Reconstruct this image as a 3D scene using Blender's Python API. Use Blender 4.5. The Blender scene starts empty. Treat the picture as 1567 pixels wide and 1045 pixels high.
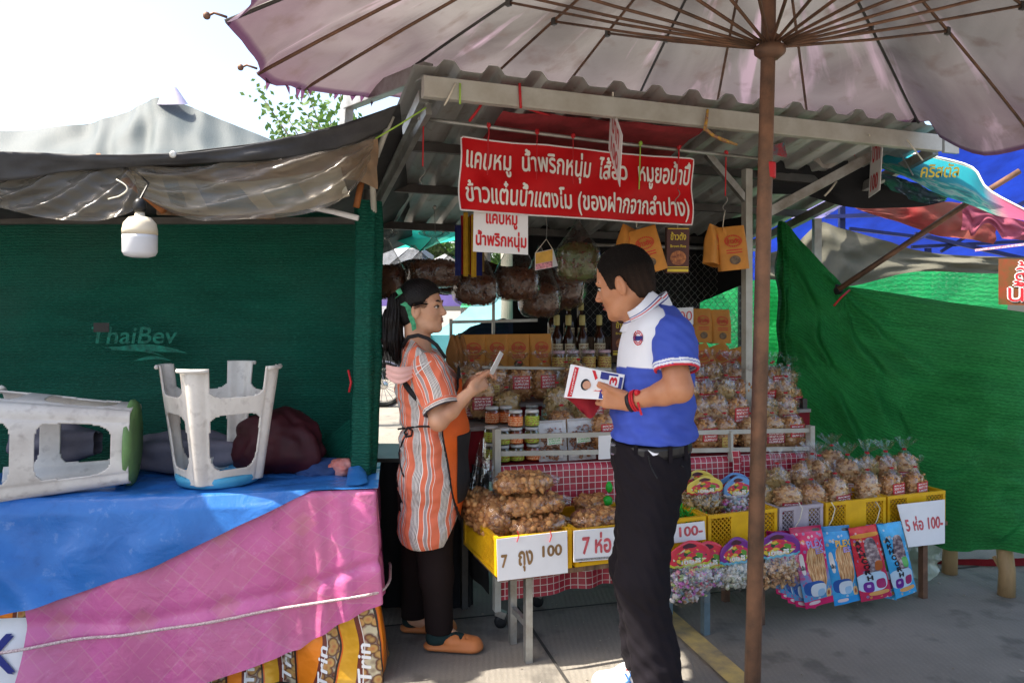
import bpy, math, random
import numpy as np
from mathutils import Vector, Matrix, noise as mnoise

# ------------------------------------------------------------------ camera, sky, sun, exposure
sc = bpy.context.scene
C = sc.collection
FPX, CXP, HZP, CH = 1200.0, 783.5, 470.0, 1.45
cd = bpy.data.cameras.new('camera'); cam = bpy.data.objects.new('camera', cd); C.objects.link(cam)
cd.sensor_width = 36; cd.lens = FPX / 1567 * 36; cd.shift_y = -52.5 / 1567
cam.location = (0, 0, CH); cam.rotation_euler = (math.radians(90), 0, 0)
cd.clip_start = 0.05; cd.clip_end = 500
sc.camera = cam
world = bpy.data.worlds.new("World"); sc.world = world; world.use_nodes = True
wn_, wl_ = world.node_tree.nodes, world.node_tree.links
sky = wn_.new('ShaderNodeTexSky'); sky.sky_type = 'NISHITA'; sky.sun_disc = False
sdir = Vector((1.53, .30, -2.3)).normalized()           # direction the light travels
sel = math.asin(-sdir.z); saz = math.atan2(-sdir.x, -sdir.y)   # azimuth from +Y, clockwise
sky.sun_elevation = sel; sky.sun_rotation = saz
sky.air_density = 1.0; sky.dust_density = 3.5; sky.ozone_density = .3
bg = wn_['Background']; bg.inputs[1].default_value = 0.15
wl_.new(sky.outputs[0], bg.inputs[0])
sl = bpy.data.lights.new('sun', 'SUN'); sl.energy = 4.2; sl.angle = math.radians(.55); sl.color = (1, .93, .82)
so = bpy.data.objects.new('sun', sl); C.objects.link(so)
so.rotation_euler = sdir.to_track_quat('-Z', 'Y').to_euler()
sc.view_settings.view_transform = 'Standard'; sc.view_settings.look = 'None'
sc.view_settings.gamma = 1; sc.view_settings.use_curve_mapping = False
sc.view_settings.exposure = 1.55
try:
    sc.cycles.max_bounces = 8; sc.cycles.diffuse_bounces = 4; sc.cycles.transparent_max_bounces = 24
    sc.cycles.caustics_reflective = False; sc.cycles.caustics_refractive = False
    sc.cycles.sample_clamp_indirect = 6
except Exception:
    pass

random.seed(7)
R = random.random
def U(a, b): return a + (b - a) * R()

# ------------------------------------------------------------------ places
def P(px, py, Y): return Vector(((px - CXP) / FPX * Y, Y, CH - (py - HZP) / FPX * Y))
SO = Vector((-.36, 3.2)); CU, SU = .94, .342
def S(u, v, z): return Vector((SO.x + CU * u - SU * v, SO.y + SU * u + CU * v, z))
def SU_(px, v):
    k = (px - CXP) / FPX
    return (-SO.x + SU * v + k * (SO.y + CU * v)) / (CU - SU * k)
def SV(px, py, v):
    u = SU_(px, v); p = S(u, v, 0)
    return Vector((p.x, p.y, CH - (py - HZP) / FPX * p.y))
STALL_ANG = math.atan2(SU, CU)

# ------------------------------------------------------------------ materials
def newmat(name):
    m = bpy.data.materials.new(name); m.use_nodes = True
    nt = m.node_tree; b = nt.nodes['Principled BSDF']
    return m, nt.nodes, nt.links, b
def node(N, t, **kw):
    n = N.new('ShaderNode' + t)
    for k, v in kw.items():
        if k.startswith('i_'):
            key = k[2:]; key = int(key) if key.isdigit() else key
            n.inputs[key].default_value = v
        else: setattr(n, k, v)
    return n
def rgba(c): return (c[0], c[1], c[2], 1)
def coords(N, L, kind='Object', scale=(1, 1, 1)):
    tc = node(N, 'TexCoord'); mp = node(N, 'Mapping'); mp.inputs['Scale'].default_value = scale
    L.new(tc.outputs[kind], mp.inputs[0]); return mp.outputs[0]
def mixc(N, L, fac, a, b, blend='MIX'):
    n = N.new('ShaderNodeMix'); n.data_type = 'RGBA'; n.blend_type = blend
    for s, v in ((0, fac), (6, a), (7, b)):
        if hasattr(v, 'links') or isinstance(v, bpy.types.NodeSocket): L.new(v, n.inputs[s])
        elif isinstance(v, (int, float)): n.inputs[s].default_value = v
        else: n.inputs[s].default_value = rgba(v)
    return n.outputs[2]
def math_(N, L, op, a, b=0.0, c=0.0):
    n = N.new('ShaderNodeMath'); n.operation = op
    for i, v in enumerate((a, b, c)):
        if isinstance(v, bpy.types.NodeSocket): L.new(v, n.inputs[i])
        else: n.inputs[i].default_value = v
    return n.outputs[0]
def ramp(N, L, fac, stops, const=False):
    r = N.new('ShaderNodeValToRGB'); L.new(fac, r.inputs[0])
    if const: r.color_ramp.interpolation = 'CONSTANT'
    e = r.color_ramp.elements
    while len(e) < len(stops): e.new(.5)
    for i, (p, c) in enumerate(stops):
        e[i].position = p; e[i].color = rgba(c) if not isinstance(c, (int, float)) else (c, c, c, 1)
    return r.outputs[0]
def addbump(N, L, b, h, strength=.3, dist=.01):
    n = node(N, 'Bump'); n.inputs['Strength'].default_value = strength; n.inputs['Distance'].default_value = dist
    L.new(h, n.inputs['Height']); L.new(n.outputs[0], b.inputs['Normal']); return n
def M(name, col, rough=.6, metal=0, var=.25, vs=6, bump=.25, bs=60, spec=.3, col2=None, coat=0, transl=0, kind='Object', scale=(1, 1, 1), alpha=1, bdist=.003):
    m, N, L, b = newmat(name)
    co = coords(N, L, kind, scale)
    n1 = node(N, 'TexNoise'); n1.inputs['Scale'].default_value = vs; n1.inputs['Detail'].default_value = 6; n1.inputs['Roughness'].default_value = .65
    L.new(co, n1.inputs[0])
    c2 = col2 if col2 else tuple(max(0, x * (1 - var * 1.5)) for x in col)
    c1 = tuple(min(1, x * (1 + var * .4)) for x in col)
    f = ramp(N, L, n1.outputs[0], [(.35, 0.0), (.65, 1.0)])
    c = mixc(N, L, f, c2, c1)
    L.new(c, b.inputs['Base Color'])
    rr = math_(N, L, 'MULTIPLY_ADD', n1.outputs[0], .25, rough - .12)
    L.new(rr, b.inputs['Roughness'])
    b.inputs['Metallic'].default_value = metal; b.inputs['Specular IOR Level'].default_value = spec
    b.inputs['Coat Weight'].default_value = coat; b.inputs['Coat Roughness'].default_value = .15
    if bump:
        n2 = node(N, 'TexNoise'); n2.inputs['Scale'].default_value = bs; n2.inputs['Detail'].default_value = 4
        L.new(co, n2.inputs[0]); addbump(N, L, b, n2.outputs[0], bump, bdist)
    out = N['Material Output']
    if transl:
        t = node(N, 'BsdfTranslucent'); L.new(c, t.inputs[0])
        mx = node(N, 'MixShader'); mx.inputs[0].default_value = transl
        L.new(b.outputs[0], mx.inputs[1]); L.new(t.outputs[0], mx.inputs[2]); L.new(mx.outputs[0], out.inputs[0])
    if alpha < 1: b.inputs['Alpha'].default_value = alpha
    return m
def film(name, tint=(.97, .97, .98), base=.06, edge=.55, rough=.1, bs=60, haze=0, hazecol=(.8, .8, .8), bstr=.6):
    m, N, L, b = newmat(name); N.remove(b)
    out = N['Material Output']
    t = node(N, 'BsdfTransparent'); t.inputs[0].default_value = rgba(tint)
    g = node(N, 'BsdfAnisotropic') if False else node(N, 'BsdfGlossy'); g.inputs['Roughness'].default_value = rough; g.inputs[0].default_value = (1, 1, 1, 1)
    lw = node(N, 'LayerWeight'); lw.inputs[0].default_value = .35
    co = coords(N, L); n = node(N, 'TexNoise'); n.inputs['Scale'].default_value = bs; n.inputs['Detail'].default_value = 3; n.inputs['Distortion'].default_value = 1.2; L.new(co, n.inputs[0])
    bm = node(N, 'Bump'); bm.inputs['Strength'].default_value = bstr; bm.inputs['Distance'].default_value = .01; L.new(n.outputs[0], bm.inputs['Height'])
    L.new(bm.outputs[0], g.inputs['Normal']); L.new(bm.outputs[0], lw.inputs['Normal'])
    fac = math_(N, L, 'MULTIPLY_ADD', lw.outputs['Facing'], edge, base)
    mx = node(N, 'MixShader'); L.new(fac, mx.inputs[0]); L.new(t.outputs[0], mx.inputs[1]); L.new(g.outputs[0], mx.inputs[2])
    last = mx.outputs[0]
    if haze:
        d = node(N, 'BsdfDiffuse'); d.inputs[0].default_value = rgba(hazecol)
        tl = node(N, 'BsdfTranslucent'); tl.inputs[0].default_value = rgba(hazecol)
        a = node(N, 'AddShader'); L.new(d.outputs[0], a.inputs[0]); L.new(tl.outputs[0], a.inputs[1])
        m2 = node(N, 'MixShader'); m2.inputs[0].default_value = haze; L.new(last, m2.inputs[1]); L.new(d.outputs[0], m2.inputs[2]); last = m2.outputs[0]
        n3 = node(N, 'MixShader'); n3.inputs[0].default_value = .35; L.new(d.outputs[0], n3.inputs[1]); L.new(tl.outputs[0], n3.inputs[2]); L.new(n3.outputs[0], m2.inputs[2])
    L.new(last, out.inputs[0]); return m
def netmat(name, col, transl=.35, holes=.08, lines=160, rough=.55, folds=True, light=1.0):
    """woven shade net: fine rows of knitted tape, some light passes"""
    m, N, L, b = newmat(name); co = coords(N, L, 'UV')
    w = node(N, 'TexWave', wave_type='BANDS', bands_direction='Y'); w.inputs['Scale'].default_value = lines / 20 * 6.3 / 6.3; w.inputs['Distortion'].default_value = 5.0
    w.inputs['Detail'].default_value = 3; w.inputs['Detail Scale'].default_value = 3; L.new(co, w.inputs[0])
    nz = node(N, 'TexNoise'); nz.inputs['Scale'].default_value = 3; nz.inputs['Detail'].default_value = 8; L.new(coords(N, L, 'UV', (1, 5, 1)), nz.inputs[0])
    sp = node(N, 'TexNoise'); sp.inputs['Scale'].default_value = 90; sp.inputs['Detail'].default_value = 2; L.new(coords(N, L, 'UV', (.5, 2.2, 1)), sp.inputs[0])
    f = math_(N, L, 'MULTIPLY_ADD', w.outputs[1], .35, math_(N, L, 'MULTIPLY', nz.outputs[0], .9))
    c = mixc(N, L, f, tuple(x * .40 for x in col), tuple(min(1, x * 1.45 * light) for x in col))
    c = mixc(N, L, ramp(N, L, sp.outputs[0], [(.5, 0.0), (.72, .55)]), c, tuple(min(1, x * 1.9 + .015) for x in col))
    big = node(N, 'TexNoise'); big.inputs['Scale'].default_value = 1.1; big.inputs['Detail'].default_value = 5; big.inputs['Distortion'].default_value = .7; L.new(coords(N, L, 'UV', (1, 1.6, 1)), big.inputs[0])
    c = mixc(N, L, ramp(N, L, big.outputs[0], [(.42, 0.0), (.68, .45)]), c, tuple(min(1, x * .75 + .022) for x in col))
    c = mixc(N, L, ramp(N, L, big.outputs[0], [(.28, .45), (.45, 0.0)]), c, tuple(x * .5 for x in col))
    L.new(c, b.inputs['Base Color']); b.inputs['Roughness'].default_value = rough; b.inputs['Specular IOR Level'].default_value = .12
    h = math_(N, L, 'ADD', w.outputs[1], sp.outputs[0]); addbump(N, L, b, h, .7, .004)
    t = node(N, 'BsdfTranslucent'); L.new(c, t.inputs[0]); mx = node(N, 'MixShader'); mx.inputs[0].default_value = transl
    L.new(b.outputs[0], mx.inputs[1]); L.new(t.outputs[0], mx.inputs[2])
    tr = node(N, 'BsdfTransparent'); m2 = node(N, 'MixShader'); 
    hol = math_(N, L, 'MULTIPLY', math_(N, L, 'GREATER_THAN', sp.outputs[0], .6), holes * 4)
    L.new(hol, m2.inputs[0]); L.new(mx.outputs[0], m2.inputs[1]); L.new(tr.outputs[0], m2.inputs[2])
    L.new(m2.outputs[0], N['Material Output'].inputs[0]); return m

# ------------------------------------------------------------------ mesh building
class MB:
    def __init__(s): s.v = []; s.f = []; s.uv = None
    def add(s, vs, fs):
        n = len(s.v); s.v.extend([tuple(p) for p in vs]); s.f.extend([tuple(i + n for i in f) for f in fs]); return s
    def box(s, c, size, rot=None, taper=1.0):
        x, y, z = (q / 2 for q in size); vs = []
        for dz in (-1, 1):
            t = taper if dz > 0 else 1
            for dx, dy in ((-1, -1), (1, -1), (1, 1), (-1, 1)):
                p = Vector((dx * x * t, dy * y * t, dz * z))
                if rot is not None: p = rot @ p
                vs.append(Vector(c) + p)
        return s.add(vs, [(3, 2, 1, 0), (4, 5, 6, 7), (0, 1, 5, 4), (1, 2, 6, 5), (2, 3, 7, 6), (3, 0, 4, 7)])
    def bar(s, p0, p1, w, h, up=(0, 0, 1)):
        p0, p1 = Vector(p0), Vector(p1); d = (p1 - p0); ln = d.length; d.normalize()
        a = d.cross(Vector(up)); a = a.normalized() if a.length > 1e-4 else Vector((1, 0, 0)); b = a.cross(d).normalized()
        rot = Matrix((a, d, b)).transposed()
        return s.box((p0 + p1) / 2, (w, ln, h), rot)
    def tube(s, pts, r, n=8, caps=True, tw=None):
        pts = [Vector(p) for p in pts]; k = len(pts); rs = r if isinstance(r, (list, tuple)) else [r] * k
        a = None; vs = []; fs = []
        for i, p in enumerate(pts):
            d = (pts[min(i + 1, k - 1)] - pts[max(i - 1, 0)]).normalized()
            if a is None:
                a = d.cross(Vector((0, 0, 1)));
                if a.length < 1e-3: a = d.cross(Vector((0, 1, 0)))
            else: a = a - d * a.dot(d)
            a.normalize(); b = d.cross(a)
            for j in range(n):
                t = 2 * math.pi * j / n; vs.append(p + (a * math.cos(t) + b * math.sin(t)) * rs[i])
        for i in range(k - 1):
            for j in range(n): fs.append((i * n + j, i * n + (j + 1) % n, (i + 1) * n + (j + 1) % n, (i + 1) * n + j))
        if caps: fs.append(tuple(range(n - 1, -1, -1))); fs.append(tuple((k - 1) * n + j for j in range(n)))
        return s.add(vs, fs)
    def lathe(s, prof, o=(0, 0, 0), n=24, axis=None, sx=1, sy=1, caps=True):
        vs = []; fs = []; o = Vector(o); k = len(prof)
        rot = axis if axis is not None else Matrix.Identity(3)
        for r, z in prof:
            for j in range(n):
                t = 2 * math.pi * j / n; vs.append(o + rot @ Vector((r * sx * math.cos(t), r * sy * math.sin(t), z)))
        for i in range(k - 1):
            for j in range(n): fs.append((i * n + j, i * n + (j + 1) % n, (i + 1) * n + (j + 1) % n, (i + 1) * n + j))
        if caps: fs.append(tuple(range(n - 1, -1, -1))); fs.append(tuple((k - 1) * n + j for j in range(n)))
        return s.add(vs, fs)
    def grid(s, fn, nu, nv, uvscale=(1, 1)):
        if s.uv is None: s.uv = {}
        n = len(s.v); vs = []; 
        for j in range(nv + 1):
            for i in range(nu + 1):
                a, b = i / nu, j / nv; vs.append(fn(a, b)); s.uv[n + j * (nu + 1) + i] = (a * uvscale[0], b * uvscale[1])
        fs = [(j * (nu + 1) + i, j * (nu + 1) + i + 1, (j + 1) * (nu + 1) + i + 1, (j + 1) * (nu + 1) + i) for j in range(nv) for i in range(nu)]
        return s.add(vs, fs)
    def sphere(s, c, r, n=10, m=7, rot=None, jit=0):
        c = Vector(c); rr = r if hasattr(r, '__len__') else (r, r, r); vs = [c + (rot @ Vector((0, 0, -rr[2])) if rot is not None else Vector((0, 0, -rr[2])))]
        fs = []
        for i in range(1, m):
            ph = -math.pi / 2 + math.pi * i / m
            for j in range(n):
                t = 2 * math.pi * j / n; q = 1 + (U(-jit, jit) if jit else 0)
                p = Vector((rr[0] * math.cos(ph) * math.cos(t), rr[1] * math.cos(ph) * math.sin(t), rr[2] * math.sin(ph))) * q
                vs.append(c + (rot @ p if rot is not None else p))
        vs.append(c + (rot @ Vector((0, 0, rr[2])) if rot is not None else Vector((0, 0, rr[2])))); L_ = len(vs) - 1
        for j in range(n): fs.append((0, 1 + (j + 1) % n, 1 + j)); fs.append((L_, L_ - n + j, L_ - n + (j + 1) % n))
        for i in range(m - 2):
            for j in range(n): fs.append((1 + i * n + j, 1 + i * n + (j + 1) % n, 1 + (i + 1) * n + (j + 1) % n, 1 + (i + 1) * n + j))
        return s.add(vs, fs)
    def build(s, name, mat, parent=None, smooth=False, solid=0, bevel=0, sub=0, rel=None):
        me = bpy.data.meshes.new(name); me.from_pydata(s.v, [], s.f); me.update()
        if s.uv:
            ul = me.uv_layers.new(name='UVMap')
            for l in me.loops: ul.data[l.index].uv = s.uv.get(l.vertex_index, (0, 0))
        return link(name, me, mat, parent, smooth, solid, bevel, sub, rel)
def link(name, me, mat, parent=None, smooth=False, solid=0, bevel=0, sub=0, rel=None):
    o = bpy.data.objects.new(name, me); C.objects.link(o)
    if mat: me.materials.append(mat)
    if smooth: me.shade_smooth()
    if parent is not None:
        o.parent = parent
        base = rel if rel is not None else parent
        if rel != 'local':
            q = Vector((0, 0, 0)); a = base
            while a is not None: q += a.location; a = a.parent
            o.location = -q
    if bevel:
        md = o.modifiers.new('bevel', 'BEVEL'); md.width = bevel; md.segments = 2; md.limit_method = 'ANGLE'
    if solid:
        md = o.modifiers.new('solid', 'SOLIDIFY'); md.thickness = solid; md.offset = 0
    if sub:
        md = o.modifiers.new('sub', 'SUBSURF'); md.levels = sub; md.render_levels = sub
    return o
def tag(o, label=None, cat=None, group=None, kind=None):
    if label: o['label'] = label
    if cat: o['category'] = cat
    if group: o['group'] = group
    if kind: o['kind'] = kind
    return o
def thing(name, label, cat, loc=(0, 0, 0), group=None, rz=0):
    o = bpy.data.objects.new(name, None); C.objects.link(o); o.location = loc; o.rotation_euler = (0, 0, rz); o.empty_display_size = .05
    return tag(o, label, cat, group)
def dup(root, loc, rot=None, label=None, group=None, scale=None):
    r = root.copy(); C.objects.link(r); r.location = loc
    if rot is not None: r.rotation_euler = rot
    if scale is not None: r.scale = scale if hasattr(scale, '__len__') else (scale,) * 3
    if label: r['label'] = label
    if group: r['group'] = group
    for ch in list(root.children):
        c = ch.copy(); C.objects.link(c); c.parent = r
        for g in ch.children:
            d = g.copy(); C.objects.link(d); d.parent = c
    return r
def remove_tree(root):
    for ch in list(root.children):
        for g in list(ch.children): bpy.data.objects.remove(g)
        bpy.data.objects.remove(ch)
    bpy.data.objects.remove(root)
def structure(o): o['kind'] = 'structure'; return o
def nz(x, y, z=0.0, f=1.0): return mnoise.noise(Vector((x * f, y * f, z * f)))
ORD = ['first', 'second', 'third', 'fourth', 'fifth', 'sixth', 'seventh', 'eighth', 'ninth', 'tenth', 'eleventh', 'twelfth', 'thirteenth', 'fourteenth', 'fifteenth', 'sixteenth', 'seventeenth', 'eighteenth', 'nineteenth', 'twentieth']
def ordl(i, n):
    return 'leftmost' if i == 0 else 'rightmost' if i == n - 1 else ORD[i] + ' from the left'

def lerp_cols(cols, a):
    """smooth (catmull) interpolation of columns of numbers placed at equal steps; a in 0..1"""
    n = len(cols) - 1; x = a * n; i = min(int(x), n - 1); t = x - i
    g = lambda k: cols[max(0, min(n, k))]
    p0, p1, p2, p3 = g(i - 1), g(i), g(i + 1), g(i + 2)
    return [0.5 * (2 * p1[k] + (-p0[k] + p2[k]) * t + (2 * p0[k] - 5 * p1[k] + 4 * p2[k] - p3[k]) * t * t + (-p0[k] + 3 * p1[k] - 3 * p2[k] + p3[k]) * t ** 3) for k in range(len(p1))]
def sheet(cols, nu=60, nv=30, amp=.01, fu=6, fv=3, seed=0, bulge=0, uv=(1, 1), edge=True, fold=0, fdir=(1, 0)):
    """cloth from columns (px_top,py_top,Y_top, px_bottom,py_bottom,Y_bottom)"""
    def fn(a, b):
        c = lerp_cols(cols, a); p0 = P(c[0], c[1], c[2]); p1 = P(c[3], c[4], c[5])
        p = p0.lerp(p1, b); w = amp * (mnoise.noise(Vector((a * fu, b * fv, seed * 3.7))) + .5 * mnoise.noise(Vector((a * fu * 2.3, b * fv * 2.1, seed * 3.7 + 9))))
        if fold:
            q = a * fdir[0] + b * fdir[1] + .12 * mnoise.noise(Vector((a * 3, b * 3, seed)))
            w += fold * (abs(math.sin(q * math.pi)) ** .6 - .5)
        k = 1.0 if edge else math.sin(math.pi * b)
        p.y += w * k - bulge * math.sin(math.pi * b) * math.sin(math.pi * a)
        return p
    return MB().grid(fn, nu, nv, uv)

# ------------------------------------------------------------------ lettering (flat print standing 1 mm proud)
def text_mesh(s, size=1.0, bold=0.0, spacing=1.0, shear=0):
    c = bpy.data.curves.new('txt', 'FONT'); c.body = s; c.size = size; c.space_character = spacing; c.shear = shear; c.resolution_u = 3
    c.align_x = 'CENTER'
    o = bpy.data.objects.new('txt', c); C.objects.link(o)
    dg = bpy.context.evaluated_depsgraph_get(); me = bpy.data.meshes.new_from_object(o.evaluated_get(dg))
    V = [list(v.co) for v in me.vertices]; Fs = [tuple(p.vertices) for p in me.polygons]
    bpy.data.objects.remove(o); bpy.data.curves.remove(c); bpy.data.meshes.remove(me)
    par = list(range(len(V)))
    def find(i):
        while par[i] != i: par[i] = par[par[i]]; i = par[i]
        return i
    for f in Fs:
        for i in f[1:]: par[find(i)] = find(f[0])
    ids = {}; isl = [ids.setdefault(find(i), len(ids)) for i in range(len(V))]
    for i, v in enumerate(V): v[2] = (isl[i] % 7) * .00006
    if bold:
        V0 = [v[:] for v in V]; F0 = Fs[:]; k = 1
        for dx, dy in ((-bold, 0), (bold, 0), (0, bold), (0, -bold)):
            n = len(V); V += [[v[0] + dx, v[1] + dy, v[2] + .0004 * k] for v in V0]; Fs += [tuple(i + n for i in f) for f in F0]; k += 1
    xs = [v[0] for v in V] or [0]; ys = [v[1] for v in V] or [0]
    return V, Fs, (min(xs), max(xs), min(ys), max(ys))
def text_on(name, s, mat, parent, fn, box, bold=.0, spacing=1.0, fit='both', shear=0, lift=.0012, sub=False):
    """print string s over surface fn(u,v)->(point, normal); box=(u0,v0,u1,v1) in surface units (v up)"""
    V, Fs, (x0, x1, y0, y1) = text_mesh(s, 1.0, bold, spacing, shear)
    u0, v0, u1, v1 = box; m = MB(); vs = []
    sx = (u1 - u0) / max(1e-6, x1 - x0); sy = (v1 - v0) / max(1e-6, y1 - y0)
    for x, y, z in V:
        p, n = fn(u0 + (x - x0) * sx, v0 + (y - y0) * sy)
        vs.append(p + n * (lift + z * .25))
    m.add(vs, Fs); return m.build(name, mat, parent)
def plane_fn(o, ux, uy):
    """o: lower-left corner, ux / uy full vectors; u,v in 0..1"""
    n = ux.cross(uy).normalized()
    if n.y > 0: n = -n
    return lambda u, v: (o + ux * u + uy * v, n)
def plate(name, fn, mat, parent, u=(0, 1), v=(0, 1), th=.003, lift=0):
    """thin solid board lying on a surface function"""
    m = MB(); c = [(u[0], v[0]), (u[1], v[0]), (u[1], v[1]), (u[0], v[1])]
    f = [fn(*q)[0] + fn(*q)[1] * lift for q in c]; b = [fn(*q)[0] + fn(*q)[1] * (lift - th) for q in c]
    m.add(f + b, [(0, 1, 2, 3), (7, 6, 5, 4), (0, 4, 5, 1), (1, 5, 6, 2), (2, 6, 7, 3), (3, 7, 4, 0)])
    return m.build(name, mat, parent)
# ------------------------------------------------------------------ shared materials
m_galv = M('galvanised_steel', (.42, .43, .42), .45, .75, .3, 5, .15, 80, col2=(.22, .20, .17))
m_galv_paint = M('pale_grey_painted_steel', (.45, .45, .41), .5, .1, .15, 7, .12, 60, col2=(.38, .36, .31))
m_rust = M('rusty_brown_pipe', (.20, .105, .065), .55, .35, .35, 9, .3, 120, col2=(.10, .062, .045))
m_dark_steel = M('dark_steel', (.09, .085, .08), .5, .4)
m_white = M('white_board', (.80, .80, .82), .5, 0, .05, 4, .02)
m_white_paper = M('white_paper', (.8, .8, .81), .6, 0, .04, 4, 0)
m_red_print = M('red_print', (.62, .02, .03), .5, 0, .15, 12, 0)
m_brown_print = M('brown_print', (.30, .17, .07), .6, 0, .2, 20, 0)
m_black_print = M('black_print', (.015, .013, .02), .5, 0, .1, 6, 0)
m_white_print = M('white_print', (.82, .80, .78), .5, 0, .06, 20, 0)
m_yellow_print = M('yellow_print', (.75, .55, .05), .5, 0, .1, 6, 0)
m_blue_print = M('dark_blue_print', (.03, .04, .22), .5, 0, .1, 6, 0)
m_green_print = M('green_print', (.03, .35, .08), .5, 0, .1, 6, 0)
m_red_string = M('red_plastic_string', (.62, .03, .04), .45, 0, .1, 30, 0, transl=.2)
m_green_string = M('lime_plastic_string', (.45, .72, .12), .45, 0, .1, 30, 0, transl=.2)
m_white_string = M('white_string', (.7, .66, .55), .6, 0, .1, 30, 0)
m_black = M('black_plastic', (.015, .015, .016), .4, 0, .1, 6, .1)
m_bamboo = M('bamboo_pole', (.42, .28, .14), .55, 0, .3, 5, .3, 30, scale=(1, 1, .2))
m_wood = M('weathered_wood', (.20, .12, .07), .6, 0, .4, 7, .4, 60, scale=(4, 4, 1))
m_orange_wood = M('orange_wood', (.36, .13, .04), .6, 0, .35, 7, .3, 60)

# ------------------------------------------------------------------ ground
def concrete_mat():
    m, N, L, b = newmat('brushed_concrete'); co = coords(N, L)
    a = node(N, 'TexNoise'); a.inputs['Scale'].default_value = .9; a.inputs['Detail'].default_value = 9; a.inputs['Roughness'].default_value = .7; L.new(co, a.inputs[0])
    s = node(N, 'TexNoise'); s.inputs['Scale'].default_value = 120; s.inputs['Detail'].default_value = 3; L.new(co, s.inputs[0])
    mp = node(N, 'Mapping'); mp.inputs['Rotation'].default_value = (0, 0, STALL_ANG + 1.18); L.new(co, mp.inputs[0])
    w = node(N, 'TexWave', wave_type='BANDS', bands_direction='Y'); w.inputs['Scale'].default_value = 13; w.inputs['Distortion'].default_value = 1.6; w.inputs['Detail'].default_value = 3; w.inputs['Detail Scale'].default_value = 2.5
    L.new(mp.outputs[0], w.inputs[0])
    c = mixc(N, L, ramp(N, L, a.outputs[0], [(.3, 0.0), (.7, 1.0)]), (.175, .158, .134), (.275, .25, .212))
    c = mixc(N, L, math_(N, L, 'MULTIPLY', w.outputs[1], .10), c, (.11, .105, .10))
    c = mixc(N, L, ramp(N, L, s.outputs[0], [(.55, 0.0), (.75, .5)]), c, (.30, .29, .27))
    st = node(N, 'TexNoise'); st.inputs['Scale'].default_value = 4.5; st.inputs['Detail'].default_value = 4; L.new(co, st.inputs[0])
    c = mixc(N, L, ramp(N, L, st.outputs[0], [(.56, 0.0), (.66, .55)]), c, (.085, .078, .07))
    L.new(c, b.inputs['Base Color']); b.inputs['Roughness'].default_value = .85; b.inputs['Specular IOR Level'].default_value = .2
    h = math_(N, L, 'MULTIPLY_ADD', w.outputs[1], .35, math_(N, L, 'MULTIPLY', s.outputs[0], .8)); addbump(N, L, b, h, .4, .005)
    return m
m_conc = concrete_mat()
g = MB().grid(lambda a, b: Vector((-150 + 300 * a, -40 + 340 * b, 0)), 30, 34).build('ground', m_conc); structure(g)
g['label'] = 'brushed grey concrete ground of the market lane'
m_joint = M('joint_filler', (.05, .047, .043), .9)
jm = MB()
for (a, b) in ((S(-1.2, .52, .004), S(3.2, .10, .004)), (S(.1, -4, .004), S(.75, 2.2, .004))):
    d = (b - a).normalized(); n = Vector((-d.y, d.x, 0)) * .007
    jm.add([a - n, b - n, b + n, a + n], [(0, 1, 2, 3)])
structure(jm.build('pavement_joint', m_joint))
m_yline = M('worn_yellow_paint', (.50, .36, .12), .8, 0, .5, 6, .3, 50, col2=(.22, .19, .13))
a, b = Vector((.66, 3.95, .008)), Vector((1.0, 2.55, .008)); d = (b - a).normalized(); n = Vector((-d.y, d.x, 0)) * .052
ym = MB().add([a - n, b - n, b + n, a + n], [(0, 1, 2, 3)]).build('painted_line', m_yline); structure(ym)

lm = MB()
for k in range(150):
    x, y = U(-1, 3.2), U(3.0, 5.2); r_ = U(.002, .007) * (2.0 if k % 9 == 0 else 1); lm.sphere((x, y, .004), (r_, r_ * U(.5, 1), .003), 5, 3, Matrix.Rotation(U(0, 3), 3, 'Z'), jit=.25)
o = lm.build('grit', M('ground_grit', (.20, .16, .11), .9, 0, .8, 30, 0, col2=(.32, .3, .27))); tag(o, 'scattered grit and leaf crumbs on the concrete', 'grit', kind='stuff')

# ------------------------------------------------------------------ main stall: corrugated roof, frame
ROOF_W, ROOF_D, SLOPE = 2.86, 1.72, .25
def roof_z(u, v): return 2.385 - .012 * u - SLOPE * v
def corr(u):
    t = (u / .19) % 1.0
    if t < .18: q = 0
    elif t < .32: q = (t - .18) / .14
    elif t < .56: q = 1
    elif t < .70: q = 1 - (t - .56) / .14
    else: q = 0
    return q
def galv_roof_mat():
    m, N, L, b = newmat('corrugated_zinc'); co = coords(N, L, 'UV')
    a = node(N, 'TexNoise'); a.inputs['Scale'].default_value = 5; a.inputs['Detail'].default_value = 8; L.new(coords(N, L, 'UV', (2, .6, 1)), a.inputs[0])
    c = mixc(N, L, ramp(N, L, a.outputs[0], [(.3, 0.0), (.7, 1.0)]), (.36, .35, .33), (.62, .63, .62))
    s = node(N, 'TexNoise'); s.inputs['Scale'].default_value = 14; s.inputs['Detail'].default_value = 5; L.new(co, s.inputs[0])
    c = mixc(N, L, ramp(N, L, s.outputs[0], [(.6, 0.0), (.75, .8)]), c, (.28, .20, .14))
    L.new(c, b.inputs['Base Color']); b.inputs['Metallic'].default_value = .55; b.inputs['Roughness'].default_value = .42
    addbump(N, L, b, s.outputs[0], .2, .004); return m
m_zinc = galv_roof_mat()
roof = thing('corrugated_roof', 'grey corrugated metal roof sheets over the snack stall', 'roof', S(0, 0, 0))
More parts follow.
